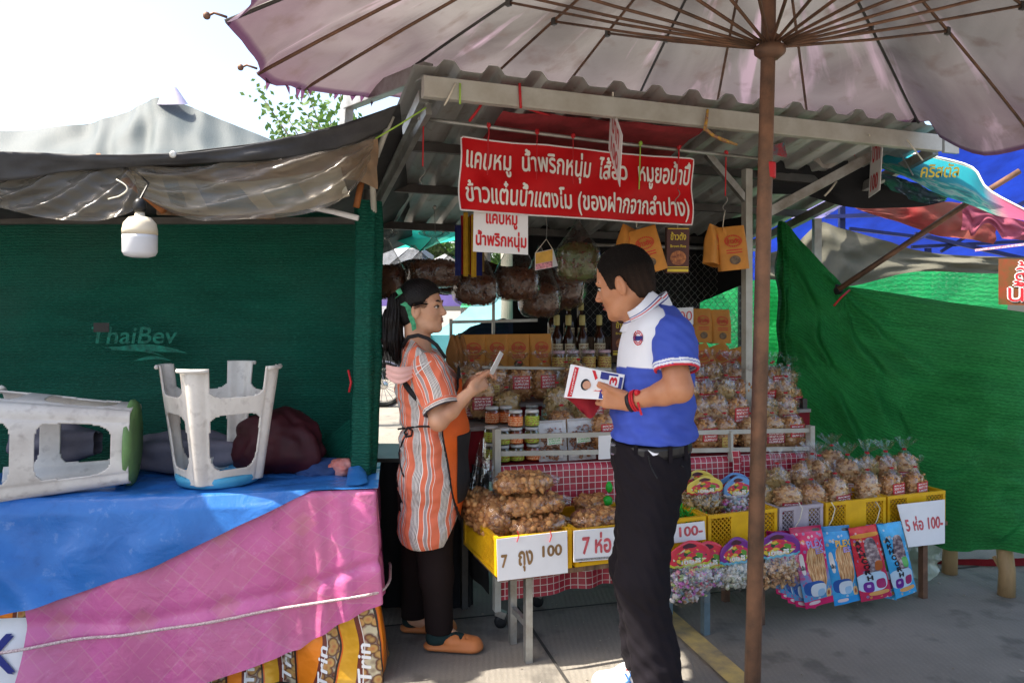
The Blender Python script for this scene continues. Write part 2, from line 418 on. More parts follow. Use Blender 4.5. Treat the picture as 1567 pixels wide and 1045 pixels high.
for k in range(3):
    u0 = -.06 + k * .95; u1 = u0 + 1.0
    MB().grid(lambda a, b, u0=u0, u1=u1, k=k: S(u0 + (u1 - u0) * a, -.085 + (ROOF_D + .1) * b, roof_z(u0 + (u1 - u0) * a, -.085 + (ROOF_D + .1) * b) + .035 * corr(u0 + (u1 - u0) * a) + .004 * k + .004 * nz(a * 6, b * 2, k)), 100, 8, (1, 1.8)).build('roof_sheet', m_zinc, roof, solid=.0012)
frame = thing('stall_frame', 'galvanised steel frame of purlins, rafters and fascia beam holding the stall roof', 'frame', S(0, 0, 0))
zf = lambda u: 2.33 - .012 * u
MB().bar(S(-.02, -.06, zf(0)), S(2.72, -.06, zf(2.72)), .045, .085).build('fascia_beam', m_galv_paint, frame, bevel=.004)
MB().box(S(2.80, -.06, zf(2.8)), (.1, .02, .085), Matrix.Rotation(STALL_ANG, 3, 'Z')).build('fascia_end', m_galv_paint, frame)
for v in (.55, 1.05, 1.62):
    MB().bar(S(-.1, v, roof_z(0, v) - .028), S(2.85, v, roof_z(2.85, v) - .028), .035, .045).build('purlin', m_dark_steel, frame)
for u in (.0, 1.42, 2.76):
    MB().bar(S(u, 0, roof_z(u, 0) - .075), S(u, 1.68, roof_z(u, 1.68) - .075), .04, .05).build('rafter', m_galv, frame)
MB().bar(S(.02, 0, 2.26), S(.0, 1.3, 1.93), .025, .05).build('rafter', m_galv, frame)
# side gutter running back from the left corner, in the sun
MB().bar(Vector((-.34, 3.19, 2.41)), Vector((-.78, 3.72, 2.42)), .05, .07).build('side_beam', m_galv, frame, bevel=.004)
MB().bar(Vector((-.78, 3.72, 2.42)), Vector((-.80, 3.74, 2.22)), .045, .045).build('side_bracket', m_galv, frame)
pL = S(-.05, .12, 0)
pR = SV(1143, 400, .45)
MB().bar(Vector((pR.x, pR.y, 0)), Vector((pR.x, pR.y, 2.2)), .042, .042, up=(CU, SU, 0)).build('side_post', m_galv_paint, frame)
MB().bar(SV(1082, 236, .45), SV(1141, 306, .45), .03, .035).build('brace', m_galv, frame)
MB().bar(SV(1340, 236, .12), SV(1160, 334, .42), .045, .05).build('brace', m_rust if False else m_galv, frame)
for u in (0.02, 2.76):
    q = S(u, 1.66, 0); MB().bar(Vector((q.x, q.y, 0)), Vector((q.x, q.y, 1.92)), .04, .04).build('back_post', m_dark_steel, frame)
ra, rb = SV(640, 181, .10), SV(1160, 243, .10)
rod = MB().tube([ra, ra.lerp(rb, .5) + Vector((0, 0, -.006)), rb], .009, 8).build('hanging_rod', m_galv, frame, True)
m_translred = M('painted_red_reflection', (.38, .05, .06), .6, 0, .3, 6, .1, transl=.35)
redrefl = MB().grid(lambda a, b: S(.35 + 1.0 * a, .02 + .35 * b, 2.285 - .20 * .37 * b * 1.0 - .02 * math.sin(a * 9) * b - .012 * nz(a * 7, b * 4)), 30, 8, (1, .4)).build('red_reflection_sheet', m_translred)  # added sheet; its red stands in for banner light reflected on the roof underside
tag(redrefl, 'red sheet added under the roof behind the fascia as painted red reflection', 'plastic sheet')

# ------------------------------------------------------------------ market umbrella
UC = Vector((.855, 2.6, 0)); NR = 22
def interp_ang(th, tab):
    d = math.degrees(th) % 360; n = len(tab)
    for i in range(n):
        a0, v0 = tab[i]; a1, v1 = tab[(i + 1) % n]; a1 = a1 if a1 > a0 else a1 + 360
        dd = d if d >= a0 else d + 360
        if a0 <= dd <= a1: t = (dd - a0) / (a1 - a0); t = t * t * (3 - 2 * t); return v0 + (v1 - v0) * t
    return tab[0][1]
RIMZ = [(0, 2.20), (20, 2.20), (38, 2.215), (52, 2.42), (70, 2.43), (110, 2.43), (150, 2.42), (168, 2.31), (180, 2.24), (200, 2.24), (270, 2.20)]
RIMR = [(0, 1.85), (43, 1.88), (90, 1.75), (150, 1.78), (180, 1.70), (200, 1.70), (270, 1.85)]
APEX = 2.98
def roof_top_at(p):
    rel = Vector((p.x - SO.x, p.y - SO.y)); u = CU * rel.x + SU * rel.y; v = -SU * rel.x + CU * rel.y
    if v > -.15 and -.1 < u < 2.9: return 2.385 - .012 * u + .045 + .012
    return None
def canopy_pt(th, r, scal=True):
    ph = (th / (2 * math.pi) * NR) % 1.0; mid = math.sin(math.pi * ph)
    Rr = interp_ang(th, RIMR); zr = interp_ang(th, RIMZ)
    rr = r * Rr * (1 - (.035 * mid * r * r if scal else 0))
    z = APEX + (zr - APEX) * (r ** 1.25) - (.045 * mid * r * (1 - r * .35) if scal else 0)
    p = UC + Vector((math.cos(th) * rr, math.sin(th) * rr, z))
    rt = roof_top_at(p)
    if rt is not None and p.z < rt: p.z = rt
    return p
def canopy_mat():
    m, N, L, b = newmat('umbrella_cloth'); co = coords(N, L)
    a = node(N, 'TexNoise'); a.inputs['Scale'].default_value = 1.6; a.inputs['Detail'].default_value = 7; a.inputs['Distortion'].default_value = .8; L.new(co, a.inputs[0])
    uvc = coords(N, L, 'UV', (60, 2.2, 1)); s = node(N, 'TexNoise'); s.inputs['Scale'].default_value = 1; s.inputs['Detail'].default_value = 5; s.inputs['Distortion'].default_value = .6; L.new(uvc, s.inputs[0])
    sep = node(N, 'SeparateXYZ'); L.new(coords(N, L, 'UV'), sep.inputs[0])
    c = mixc(N, L, ramp(N, L, a.outputs[0], [(.3, 0.0), (.7, 1.0)]), (.070, .060, .055), (.20, .185, .172))
    rim = ramp(N, L, sep.outputs[1], [(.62, 0.0), (.98, .8)])
    pk = node(N, 'TexNoise'); pk.inputs['Scale'].default_value = 2.2; L.new(co, pk.inputs[0])
    c = mixc(N, L, math_(N, L, 'MULTIPLY', rim, pk.outputs[0]), c, (.16, .085, .13))
    c = mixc(N, L, ramp(N, L, s.outputs[0], [(.59, 0.0), (.72, .8)]), c, (.36, .26, .31))
    d = node(N, 'TexNoise'); d.inputs['Scale'].default_value = 9; d.inputs['Detail'].default_value = 6; L.new(co, d.inputs[0])
    c = mixc(N, L, ramp(N, L, d.outputs[0], [(.57, 0.0), (.75, .6)]), c, (.09, .06, .05))
    edge = ramp(N, L, sep.outputs[1], [(.985, 0.0), (.99, .85)])
    c = mixc(N, L, edge, c, (.05, .018, .045))
    L.new(c, b.inputs['Base Color']); b.inputs['Roughness'].default_value = .6; b.inputs['Specular IOR Level'].default_value = .25
    wv = node(N, 'TexNoise'); wv.inputs['Scale'].default_value = 22; wv.inputs['Detail'].default_value = 5; L.new(co, wv.inputs[0]); addbump(N, L, b, wv.outputs[0], .35, .01)
    t = node(N, 'BsdfTranslucent'); L.new(c, t.inputs[0]); mx = node(N, 'MixShader'); mx.inputs[0].default_value = .36
    L.new(b.outputs[0], mx.inputs[1]); L.new(t.outputs[0], mx.inputs[2]); L.new(mx.outputs[0], N['Material Output'].inputs[0]); return m
umb = thing('market_umbrella', 'large faded pink grey market umbrella on a rusty pole standing before the stall', 'umbrella', (UC.x, UC.y, 0))
def cfn(a, b):
    th = a * 2 * math.pi; p = canopy_pt(th, .03 + .97 * b)
    p.z += .014 * nz(math.cos(th) * 5 * b, math.sin(th) * 5 * b, 3) * b
    if b > .999: p += Vector((0, 0, -.02 + .012 * nz(a * 90, 1, 2)))
    return p
MB().grid(cfn, NR * 10, 26).build('canopy', canopy_mat(), umb, True)
# torn hanging strips at the left rim
m_hem = M('purple_hem', (.20, .08, .18), .7, transl=.3)
for k in range(9):
    tm = MB()
    th = math.radians(146 + k * 4.1 + U(-1, 1)); p = canopy_pt(th, 1.0) + Vector((0, 0, -.015)); t = Vector((-math.sin(th), math.cos(th), 0)) * U(.012, .03); h = U(.02, .06)
    tm.add([p - t, p + t, p + Vector((U(-.01, .01), 0, -h))], [(0, 1, 2)]); tm.build('torn_hem', m_hem, umb)
    if 0: pass
HUB = Vector((UC.x, UC.y, 2.32))
for k in range(NR):
    th = 2 * math.pi * k / NR
    pts = [canopy_pt(th + 1e-4, r, False) + Vector((0, 0, -.012 - .006 * r)) for r in (.03, .15, .3, .45, .6, .75, .88, 1.0)]
    rb = MB().tube(pts, .0065, 5).build('rib', m_rust if k % 3 else m_dark_steel, umb, True)
    q = canopy_pt(th + 1e-4, .58, False) + Vector((0, 0, -.02)); hh = HUB + Vector((math.cos(th) * .045, math.sin(th) * .045, 0))
    MB().tube([hh, hh.lerp(q, .5) + Vector((0, 0, -.006)), q], .0058, 5).build('stretcher', m_rust, umb, True)
    MB().box(q, (.022, .016, .03), Matrix.Rotation(th, 3, 'Z')).build('rib_joint', m_dark_steel, umb)
lean = Vector((UC.x - .035, UC.y - .05, 0))
pm = MB().tube([Vector((.672 + .0, 2.29, -.0)) if False else lean + Vector((-.06, -.05, 0)), Vector((UC.x - .005, UC.y, 2.32)), Vector((UC.x, UC.y, 2.99))], [.026, .0235, .0235], 16)
pm.build('pole', m_rust, umb, True)
MB().lathe([(.027, -.05), (.05, -.03), (.052, -.01), (.036, .0), (.034, .025), (.027, .03)], HUB, 18).build('runner_hub', m_rust, umb, True)
MB().lathe([(.0, .02), (.05, .0), (.05, -.04), (.027, -.05)], (UC.x, UC.y, APEX), 16).build('top_hub', m_rust, umb, True)
tp = lambda z: lean.lerp(Vector((UC.x, UC.y, 0)), z / 2.32)
q = tp(1.87); MB().lathe([(.0262, -.025), (.0268, -.02), (.0268, .02), (.0262, .025)], (q.x - .006, q.y - .005, 1.90), 16).build('pole_tape', m_red_string, umb, True)
MB().lathe([(.25, 0), (.25, .05), (.2, .09), (.05, .1), (.045, .22)], (lean.x - .06, lean.y - .05, 0), 20).build('base', M('cast_concrete_base', (.3, .29, .27), .9), umb, True)
for th, n in ((180, 3), (196, 2), (171, 1)):
    p = canopy_pt(math.radians(th), 1.0); m_ = MB()
    m_.tube([p, p + Vector((-.035, 0, .012)), p + Vector((-.06, .0, .0))], .004, 5); m_.sphere(p + Vector((-.055, 0, .004)), .011, 8, 6)
    m_.build('rib_tip', m_rust, umb, True)

# unseen umbrella added out of frame on the left to shade the covered table
nu_ = thing('added_shade_umbrella', 'large grey market umbrella added out of view to shade the covered table', 'umbrella', (-4.05, 2.3, 0))
def nfn(a, b):
    th = a * 2 * math.pi; rr = 1.75 * (.02 + .98 * b); return Vector((-4.05 + math.cos(th) * rr, 2.3 + math.sin(th) * rr, 3.15 - .6 * b ** 1.2 - .03 * abs(math.sin(th * 8)) * b))
MB().grid(nfn, 96, 10).build('canopy', M('grey_umbrella_cloth', (.3, .3, .32), .7, transl=.2), nu_, True)
MB().tube([(-4.05, 2.3, 0), (-4.05, 2.3, 3.1)], .025, 10).build('pole', m_rust, nu_, True)

# ------------------------------------------------------------------ left stall
m_tarp_black = M('black_tarpaulin', (.022, .022, .024), .55, 0, .3, 5, .3, 30, col2=(.05, .05, .052))
def AWT(px):   # front edge of the awning
    tab = [(-1700, 250, 2.75), (-800, 232, 2.78), (0, 233, 2.85), (150, 238, 2.9), (265, 235, 2.92), (400, 219, 3.0), (520, 192, 3.08), (612, 160, 3.16)]
    for (a, b) in zip(tab, tab[1:]):
        if a[0] <= px <= b[0]:
            t = (px - a[0]) / (b[0] - a[0]); return P(px, a[1] + (b[1] - a[1]) * t, a[2] + (b[2] - a[2]) * t)
    return P(*tab[-1])
awn = thing('black_awning', 'black tarpaulin awning stretched over the green netted stall at left', 'awning', (-1.6, 3, 0))
def awf(a, b):
    p = AWT(-1700 + 2312 * a); q = Vector((p.x - .25 * b - .4 * (1 - a) * b, p.y + 2.4 * b, p.z - .35 * b - .07 * math.sin(b * math.pi) * (1 - a ** 6) + .02 * nz(a * 8, b * 5)))
    if b == 0: q = p
    return q
MB().grid(awf, 80, 16, (5, 2.5)).build('awning_top', m_tarp_black, awn, True, solid=.003)
val = sheet([(-700, 232, 2.79, -700, 290, 2.80), (-300, 232, 2.82, -300, 282, 2.83), (0, 232, 2.84, 0, 277, 2.86), (110, 236, 2.88, 110, 262, 2.90), (265, 235, 2.91, 265, 252, 2.93), (400, 219, 2.99, 400, 245, 3.0), (520, 192, 3.07, 520, 228, 3.08), (610, 160, 3.15, 592, 196, 3.16)], 90, 8, .012, 14, 2, 1, uv=(3, .2))
val.build('valance', m_tarp_black, awn, True, solid=.003)
MB().lathe([(.006, .0), (.012, .0), (.014, .002), (.012, .004), (.006, .004)], P(265, 237, 2.90), 14, Matrix.Rotation(math.pi / 2, 3, 'X')).build('grommet', m_galv, awn, True)

m_clear = film('clear_plastic_sheet', (.82, .78, .70), .03, .16, .3, 4, haze=.42, hazecol=(.26, .235, .20), bstr=.4)
m_tan = M('tan_old_banner', (.34, .20, .10), .6, 0, .35, 3, .3, 12, col2=(.22, .16, .11), transl=.15)
def oldbanner_mat():
    m, N, L, b = newmat('faded_printed_banner'); uv = coords(N, L, 'UV')
    sep = node(N, 'SeparateXYZ'); L.new(uv, sep.inputs[0])
    c = ramp(N, L, sep.outputs[0], [(0, (.42, .42, .38)), (.2, (.16, .23, .27)), (.28, (.42, .42, .36)), (.36, (.12, .19, .25)), (.56, (.44, .43, .36)), (.64, (.22, .29, .30)), (.8, (.33, .33, .27))], True)
    c2 = ramp(N, L, sep.outputs[1], [(0, 1.0), (.3, 0.0), (.72, 0.0), (.9, 1.0)])
    c = mixc(N, L, c2, c, (.36, .32, .24))
    n = node(N, 'TexNoise'); n.inputs['Scale'].default_value = 5; n.inputs['Detail'].default_value = 7; L.new(uv, n.inputs[0])
    c = mixc(N, L, ramp(N, L, n.outputs[0], [(.4, 0.0), (.7, .6)]), c, (.25, .20, .14))
    L.new(c, b.inputs['Base Color']); b.inputs['Roughness'].default_value = .55; addbump(N, L, b, n.outputs[0], .3, .02); return m
o = sheet([(190, 262, 3.02, 215, 300, 3.02), (260, 268, 3.03, 280, 326, 3.0), (340, 280, 3.04, 380, 330, 3.0), (430, 272, 3.05, 460, 322, 3.02), (520, 255, 3.08, 535, 300, 3.06)], 50, 20, .02, 5, 3, 5).build('printed_banner', oldbanner_mat(), None, True)
tag(o, 'faded banner with blue and cream print sagging behind clear plastic', 'banner')
o = sheet([(235, 256, 3.07, 250, 285, 3.06), (330, 258, 3.08, 340, 292, 3.07), (440, 243, 3.1, 440, 290, 3.09), (530, 224, 3.13, 530, 275, 3.13), (578, 212, 3.16, 578, 290, 3.17)], 50, 14, .03, 6, 3, 8, uv=(2, 1)).build('tan_sheet', m_tan, None, True)
tag(o, 'brown stained sheet bunched under the right end of the black awning', 'tarpaulin')
o = sheet([(-160, 272, 2.88, -160, 300, 2.88), (-60, 274, 2.88, -60, 308, 2.87), (0, 274, 2.88, 0, 318, 2.86), (60, 264, 2.9, 60, 332, 2.86), (120, 256, 2.92, 125, 338, 2.87), (175, 254, 2.93, 185, 330, 2.89), (200, 258, 2.94, 215, 306, 2.92)], 70, 24, .02, 7, 4, 3, fold=.028, fdir=(5, 2)).build('plastic_sheet', m_clear, None, True)
tag(o, 'cloudy clear plastic sheet sagging left of the light bulb', 'plastic sheet')
o = sheet([(190, 250, 2.93, 215, 300, 2.96), (270, 256, 2.95, 285, 334, 2.95), (350, 250, 2.98, 370, 336, 2.96), (440, 240, 3.02, 470, 326, 3.0), (520, 226, 3.06, 530, 300, 3.04), (575, 208, 3.12, 560, 262, 3.1)], 80, 24, .02, 7, 4, 4, fold=.03, fdir=(2.5, 3)).build('plastic_sheet', m_clear, None, True)
tag(o, 'shiny clear plastic sheet sagging right of the light bulb over old banner', 'plastic sheet')

# timber under the awning
for (p0, p1, r, mat, nm, lab) in ((P(150, 240, 3.25), P(250, 322, 3.05), .016, m_orange_wood, 'timber_strut', 'orange brown wooden strut slanting down to the light bulb'),
    (P(470, 316, 3.3), P(548, 334, 3.25), .012, m_white, 'bracket_arm', 'white metal arm under the awning beside the green wrapped post'),
    (P(553, 280, 3.28), P(545, 318, 3.28), .014, m_orange_wood, 'timber_strut', 'short orange wooden strut tied at the top of the green wrapped post'),
    (P(568, 222, 3.2), P(572, 325, 3.3), .013, m_galv_paint, 'awning_pole', 'thin pale pipe standing above the green wrapped post'),
    (P(600, 178, 3.19), P(576, 240, 3.24), .012, m_galv_paint, 'tie_bar', 'short pale bar sloping from the stall corner to the awning')):
    o = MB().tube([p0, p0.lerp(p1, .5) + Vector((0, 0, .003)), p1], r, 8).build(nm, mat, None, True); tag(o, lab, 'pole')
MB_ = MB(); MB_.bar(P(240, 322, 3.06), P(420, 330, 3.3), .02, .035)
tag(MB_.build('timber_beam', m_wood), 'weathered wooden beam under the sagging clear plastic', 'beam')
MB_ = MB(); MB_.bar(Vector((-3.5, 3.55, 1.84)), Vector((-.62, 3.55, 1.84)), .03, .03)
tag(MB_.build('top_rail', m_dark_steel), 'dark rail carrying the top of the dark green net wall', 'rail')

m_net_dark = netmat('dark_green_shade_net', (.004, .075, .050), .10, .0, 480)
def netwall(a, b):
    x = -3.4 + 2.745 * a; z = 1.885 - .02 * math.sin(a * 40) * .1 - 1.86 * b
    y = 3.62 + .022 * nz(a * 9, b * 1.2, 1) + .015 * nz(a * 4, b * 9, 5) - .10 * a * 0 + .03 * math.sin(b * 3)
    return Vector((x, y, z))
o = MB().grid(netwall, 90, 60, (2.87, 1.86)).build('net_wall', m_net_dark, None, True)
nw = thing('green_net_wall', 'dark green shade net stretched as a wall behind the stools', 'net wall', (-1.6, 3.6, 0))
o.parent = nw; o.location = -nw.location; o.name = 'net_sheet'
m_netprint = M('faded_net_print', (.008, .17, .115), .7, 0, .4, 30, .2)
def netpt(u, v): # u,v in photo pixels
    p = P(u, -v, 3.55); y = 3.53; return (P(u, -v, 3.53), Vector((0, -1, 0)))
text_on('net_lettering', 'ThaiBev', m_netprint, nw, netpt, (140, -526, 272, -500), .012, shear=.15)
sw = MB()
for k, (x0, x1, y0, y1, th) in enumerate(((170, 286, 534, 544, 11), (160, 250, 532, 549, 5), (205, 262, 552, 556, 5))):
    for i in range(16):
        t0, t1 = i / 16, (i + 1) / 16
        w0, w1 = th * math.sin(math.pi * min(1, t0 * .9 + .08)), th * math.sin(math.pi * min(1, t1 * .9 + .08))
        f = lambda t: (x0 + (x1 - x0) * t, y0 + (y1 - y0) * t - 7 * math.sin(math.pi * t * .8))
        a_, b_ = f(t0), f(t1)
        yk = 3.53 - .003 * k; sw.add([P(a_[0], a_[1] - w0 / 2, yk), P(b_[0], b_[1] - w1 / 2, yk), P(b_[0], b_[1] + w1 / 2, yk), P(a_[0], a_[1] + w0 / 2, yk)], [(0, 1, 2, 3)])
sw.build('net_emblem', m_netprint, nw)
MB().grid(lambda a, b: P(143 + 24 * a, 494 + 14 * b, 3.525), 2, 2).build('net_hole', m_black, nw)

# net wrapped round the corner post
def roll(a, b):
    th = a * 2 * math.pi; z = 1.90 - 1.87 * b; r = .055 + .006 * math.sin(th * 5 + 2 * math.sin(b * 5)) + .008 * nz(math.cos(th) * 2, math.sin(th) * 2, b * 7)
    return Vector((-.615 - .028 * b + .01 * math.sin(b * 6) + r * math.cos(th), 3.34 + r * math.sin(th), z))
rp = thing('net_wrapped_post', 'corner post wrapped in bunched dark green net at the stall entrance', 'post', (-.63, 3.34, 0))
MB().grid(roll, 40, 60, (.35, 1.87)).build('net_wrap', m_net_dark, rp, True)
MB().tube([(-.63, 3.34, 0), (-.615, 3.34, 1.95)], .02, 8).build('post_core', m_galv, rp, True)
MB().tube([P(533, 566, 3.30), P(537, 585, 3.29), P(534, 600, 3.29)], .005, 5).build('red_tie', m_red_string, rp, True)
skirt = sheet([(470, 688, 3.55, 470, 900, 3.5), (500, 668, 3.5, 500, 900, 3.46), (536, 640, 3.40, 540, 900, 3.38)], 16, 20, .02, 4, 2, 31, uv=(.3, .7)).build('net_skirt', m_net_dark, None, True)
tag(skirt, 'slack corner of dark green net beside the wrapped post', 'net')

# ------------------------------------------------------------------ covered table with tarps
m_pink = None
def tarp_mat(name, col, col2, rough=.38, kind='blue'):
    m, N, L, b = newmat(name); uv = coords(N, L, 'UV'); co = coords(N, L)
    n = node(N, 'TexNoise'); n.inputs['Scale'].default_value = 3.5; n.inputs['Detail'].default_value = 8; n.inputs['Roughness'].default_value = .7; L.new(co, n.inputs[0])
    c = mixc(N, L, ramp(N, L, n.outputs[0], [(.35, 0.0), (.7, 1.0)]), col2, col)
    if kind == 'pink':
        # printed pattern: parquet of lozenges and starred squares
        sep = node(N, 'SeparateXYZ'); L.new(uv, sep.inputs[0]); sc_ = 3.4
        def tri(s, k, off=0): return math_(N, L, 'PINGPONG', math_(N, L, 'MULTIPLY_ADD', s, k, off), .5)
        X, Y = tri(sep.outputs[0], sc_), tri(sep.outputs[1], sc_)
        s_ = math_(N, L, 'ADD', X, Y); r1 = math_(N, L, 'PINGPONG', math_(N, L, 'MULTIPLY', s_, 5), .5)
        d_ = math_(N, L, 'SUBTRACT', X, Y)
        f1 = math_(N, L, 'GREATER_THAN', d_, 0); c = mixc(N, L, math_(N, L, 'MULTIPLY', f1, .30), c, (.46, .15, .22))
        ln = math_(N, L, 'LESS_THAN', r1, .045); c = mixc(N, L, math_(N, L, 'MULTIPLY', ln, .18), c, (.55, .30, .30))
        ln = math_(N, L, 'LESS_THAN', math_(N, L, 'ABSOLUTE', d_), .012); c = mixc(N, L, math_(N, L, 'MULTIPLY', ln, .18), c, (.56, .34, .34))
        sm = math_(N, L, 'LESS_THAN', math_(N, L, 'PINGPONG', math_(N, L, 'MULTIPLY_ADD', sep.outputs[0], sc_ * .5, .0), .5), .035); c = mixc(N, L, math_(N, L, 'MULTIPLY', sm, .04), c, (.55, .34, .40))
        diam = math_(N, L, 'GREATER_THAN', s_, .82); c = mixc(N, L, math_(N, L, 'MULTIPLY', diam, .28), c, (.50, .22, .20))
    wear = node(N, 'TexNoise'); wear.inputs['Scale'].default_value = 14; wear.inputs['Detail'].default_value = 9; wear.inputs['Roughness'].default_value = .75; L.new(co, wear.inputs[0])
    c = mixc(N, L, ramp(N, L, wear.outputs[0], [(.58, 0.0), (.75, .35)]), c, tuple(min(1, x * .5 + .35) for x in col))
    c = mixc(N, L, ramp(N, L, wear.outputs[0], [(.25, .5), (.42, 0.0)]), c, tuple(x * .45 for x in col))
    L.new(c, b.inputs['Base Color']); b.inputs['Roughness'].default_value = rough; b.inputs['Specular IOR Level'].default_value = .4
    w = node(N, 'TexNoise'); w.inputs['Scale'].default_value = 9; w.inputs['Detail'].default_value = 6; w.inputs['Distortion'].default_value = .5; L.new(co, w.inputs[0])
    n_ = addbump(N, L, b, w.outputs[0], .55, .02); return m
m_blue = tarp_mat('blue_tarpaulin', (.03, .17, .50), (.02, .12, .40), .34)
m_pink = tarp_mat('pink_oilcloth', (.58, .135, .33), (.48, .10, .25), .24, 'pink')
# table body: front face from X=-3 to corner (-.545,3.08)
TZ = .735
CR = Vector((-.545, 3.07)); FD = Vector((-.990, -.145)).normalized()   # along the front towards the left
BD = Vector((-.145, .990))                                                # towards the back
def TB(s, t): q = CR + FD * s + BD * t; return Vector((q.x, q.y, 0))
tbl = thing('covered_table', 'long table hidden under blue and pink tarpaulins at left', 'table', TB(1, .3))
MB().add([TB(.03, .03) + Vector((0, 0, TZ - .03)), TB(2.6, .03) + Vector((0, 0, TZ - .03)), TB(2.6, .48) + Vector((0, 0, TZ - .03)), TB(.03, .48) + Vector((0, 0, TZ - .03)),
          TB(.03, .03) + Vector((0, 0, TZ - .008)), TB(2.6, .03) + Vector((0, 0, TZ - .008)), TB(2.6, .48) + Vector((0, 0, TZ - .008)), TB(.03, .48) + Vector((0, 0, TZ - .008))],
         [(0, 1, 2, 3), (7, 6, 5, 4), (0, 4, 5, 1), (1, 5, 6, 2), (2, 6, 7, 3), (3, 7, 4, 0)]).build('tabletop', m_wood, tbl)
for s, t in ((.08, .08), (.08, .44), (1.3, .08), (1.3, .44), (2.5, .08), (2.5, .44)):
    q = TB(s, t); MB().bar(q, q + Vector((0, 0, TZ - .03)), .04, .04, up=(1, 0, 0)).build('leg', m_wood, tbl)
def pinkf(a, b):
    # a: right side of the table, round the corner, then leftwards; b: down
    L_ = a * 1.73 - .48 + (.02 * math.sin(b * 7) * a)
    if L_ < 0: q = TB(0, -L_); nrm = Vector((.99, .145, 0))
    else: q = TB(L_, 0); nrm = Vector((.145, -.99, 0))
    k = math.exp(-(L_ / .06) ** 2); nrm = (nrm * (1 - k) + Vector((.75, -.65, 0)) * k).normalized()
    bot = .30 if L_ < 0 else .30 - .55 * L_ if L_ < .27 else .1515 - .24 * (L_ - .27) if L_ < .8 else .02
    bot = max(bot, .02)
    z = TZ + .004 - b * (TZ - bot)
    out = .020 + .075 * b + .03 * nz(L_ * 5, b * 1.5, 4) * (.3 + b) + .022 * math.sin(L_ * 9 + b * 2.5) * b
    rad = (.5 + .5 * math.cos(min(1, abs(L_ - .05) / .42) * math.pi))
    out += .028 * rad * math.sin((L_ - .02) * 70 + b * 3) * (.25 + .5 * b) + .03 * k
    out *= .40 + .60 * min(1, max(0, L_) / .45)
    if b > .48: out -= .012 * math.exp(-((b - .62) / .04) ** 2)
    if b == 0: out = .004
    return q + nrm * out + Vector((0, 0, z))
o = MB().grid(pinkf, 170, 44, (1.73, .70)).build('pink_tablecloth', m_pink, None, True)
tag(o, 'pink oilcloth with starred parquet print hanging down the table front', 'tablecloth')
# blue tarp: top plus front flap with slanted lower edge
def hedge(s): # lower edge drop along the front, s = distance from corner
    tab = [(0, .0), (.25, .0), (.32, .03), (.55, .13), (.8, .245), (1.1, .345), (1.35, .40), (1.7, .41), (2.2, .45), (2.8, .45)]
    for a, b in zip(tab, tab[1:]):
        if a[0] <= s <= b[0]: return a[1] + (b[1] - a[1]) * (s - a[0]) / (b[0] - a[0])
    return .45
def bluef(a, b):
    s = .0 + 2.7 * a
    if b < .5:
        t = (1 - b / .5); q = TB(s - .02, t * .50 - .0); z = TZ + .010 + .006 * nz(s * 4, t * 6, 2) + .005 * nz(s * 12, t * 14, 2)
        return Vector((q.x, q.y, z))
    k = (b - .5) / .5; d = hedge(s) * k; q = TB(s - .02, 0)
    r = min(1, d / .05); out = .014 + .025 * r + .10 * d + (.035 * nz(s * 3, d * 4, 11) + .02 * nz(s * 8, d * 5, 15)) * min(1, d * 6)
    out += .03 * math.exp(-((s - 1.55 + d * .9) / .07) ** 2) * min(1, d * 8)
    if k == 0: out = .004
    return Vector((q.x + .145 * out, q.y - .99 * out, TZ + .010 - d - .0))
o = MB().grid(bluef, 160, 60, (2.7, 1.0)).build('blue_tarpaulin', m_blue, None, True)
tag(o, 'worn blue tarpaulin spread over the table top and hanging over its front', 'tarpaulin')
o = sheet([(535, 700, 3.42, 530, 742, 3.1), (550, 694, 3.42, 548, 742, 3.1), (560, 712, 3.4, 562, 738, 3.12)], 10, 10, .005, 4, 2, 2, bulge=.0).build('tarpaulin_fold', m_blue, None, True)
tag(o, 'curled corner of blue tarpaulin at the right end of the table', 'tarpaulin')
# twisted string round the table
pts = []
for i in range(70):
    L_ = -.30 + 2.35 * i / 69; zt_ = .350 - .085 * max(0, L_) - .012 * math.sin(math.pi * max(0, L_) / 2); bb = (TZ - zt_) / (TZ - .10); a_ = (L_ + .48) / 1.73
    p = pinkf(a_, bb); q = TB(0, -L_) if L_ < 0 else TB(L_, 0); n_ = Vector((.145, -.99, 0)) if L_ > .03 else Vector((.99, .145, 0)) if L_ < -.03 else Vector((.72, -.69, 0)); d_ = (p - q).dot(n_); q2 = q + n_ * (max(d_, .05) + .012); q2.z = zt_; pts.append(q2)
pts = [pts[0]] + [(pts[k - 1] + pts[k] * 2 + pts[k + 1]) / 4 + (pts[k] - TB(.9, .25) - Vector((0, 0, pts[k].z))).normalized() * .004 for k in range(1, 69)] + [pts[-1]]
o = MB().tube(pts, .0055, 6).build('rope', M('pink_white_twine', (.66, .55, .52), .7, 0, .35, 160, .5, 200, col2=(.35, .2, .22)), None, True)
tag(o, 'pale twisted string tied across the pink tablecloth', 'string')
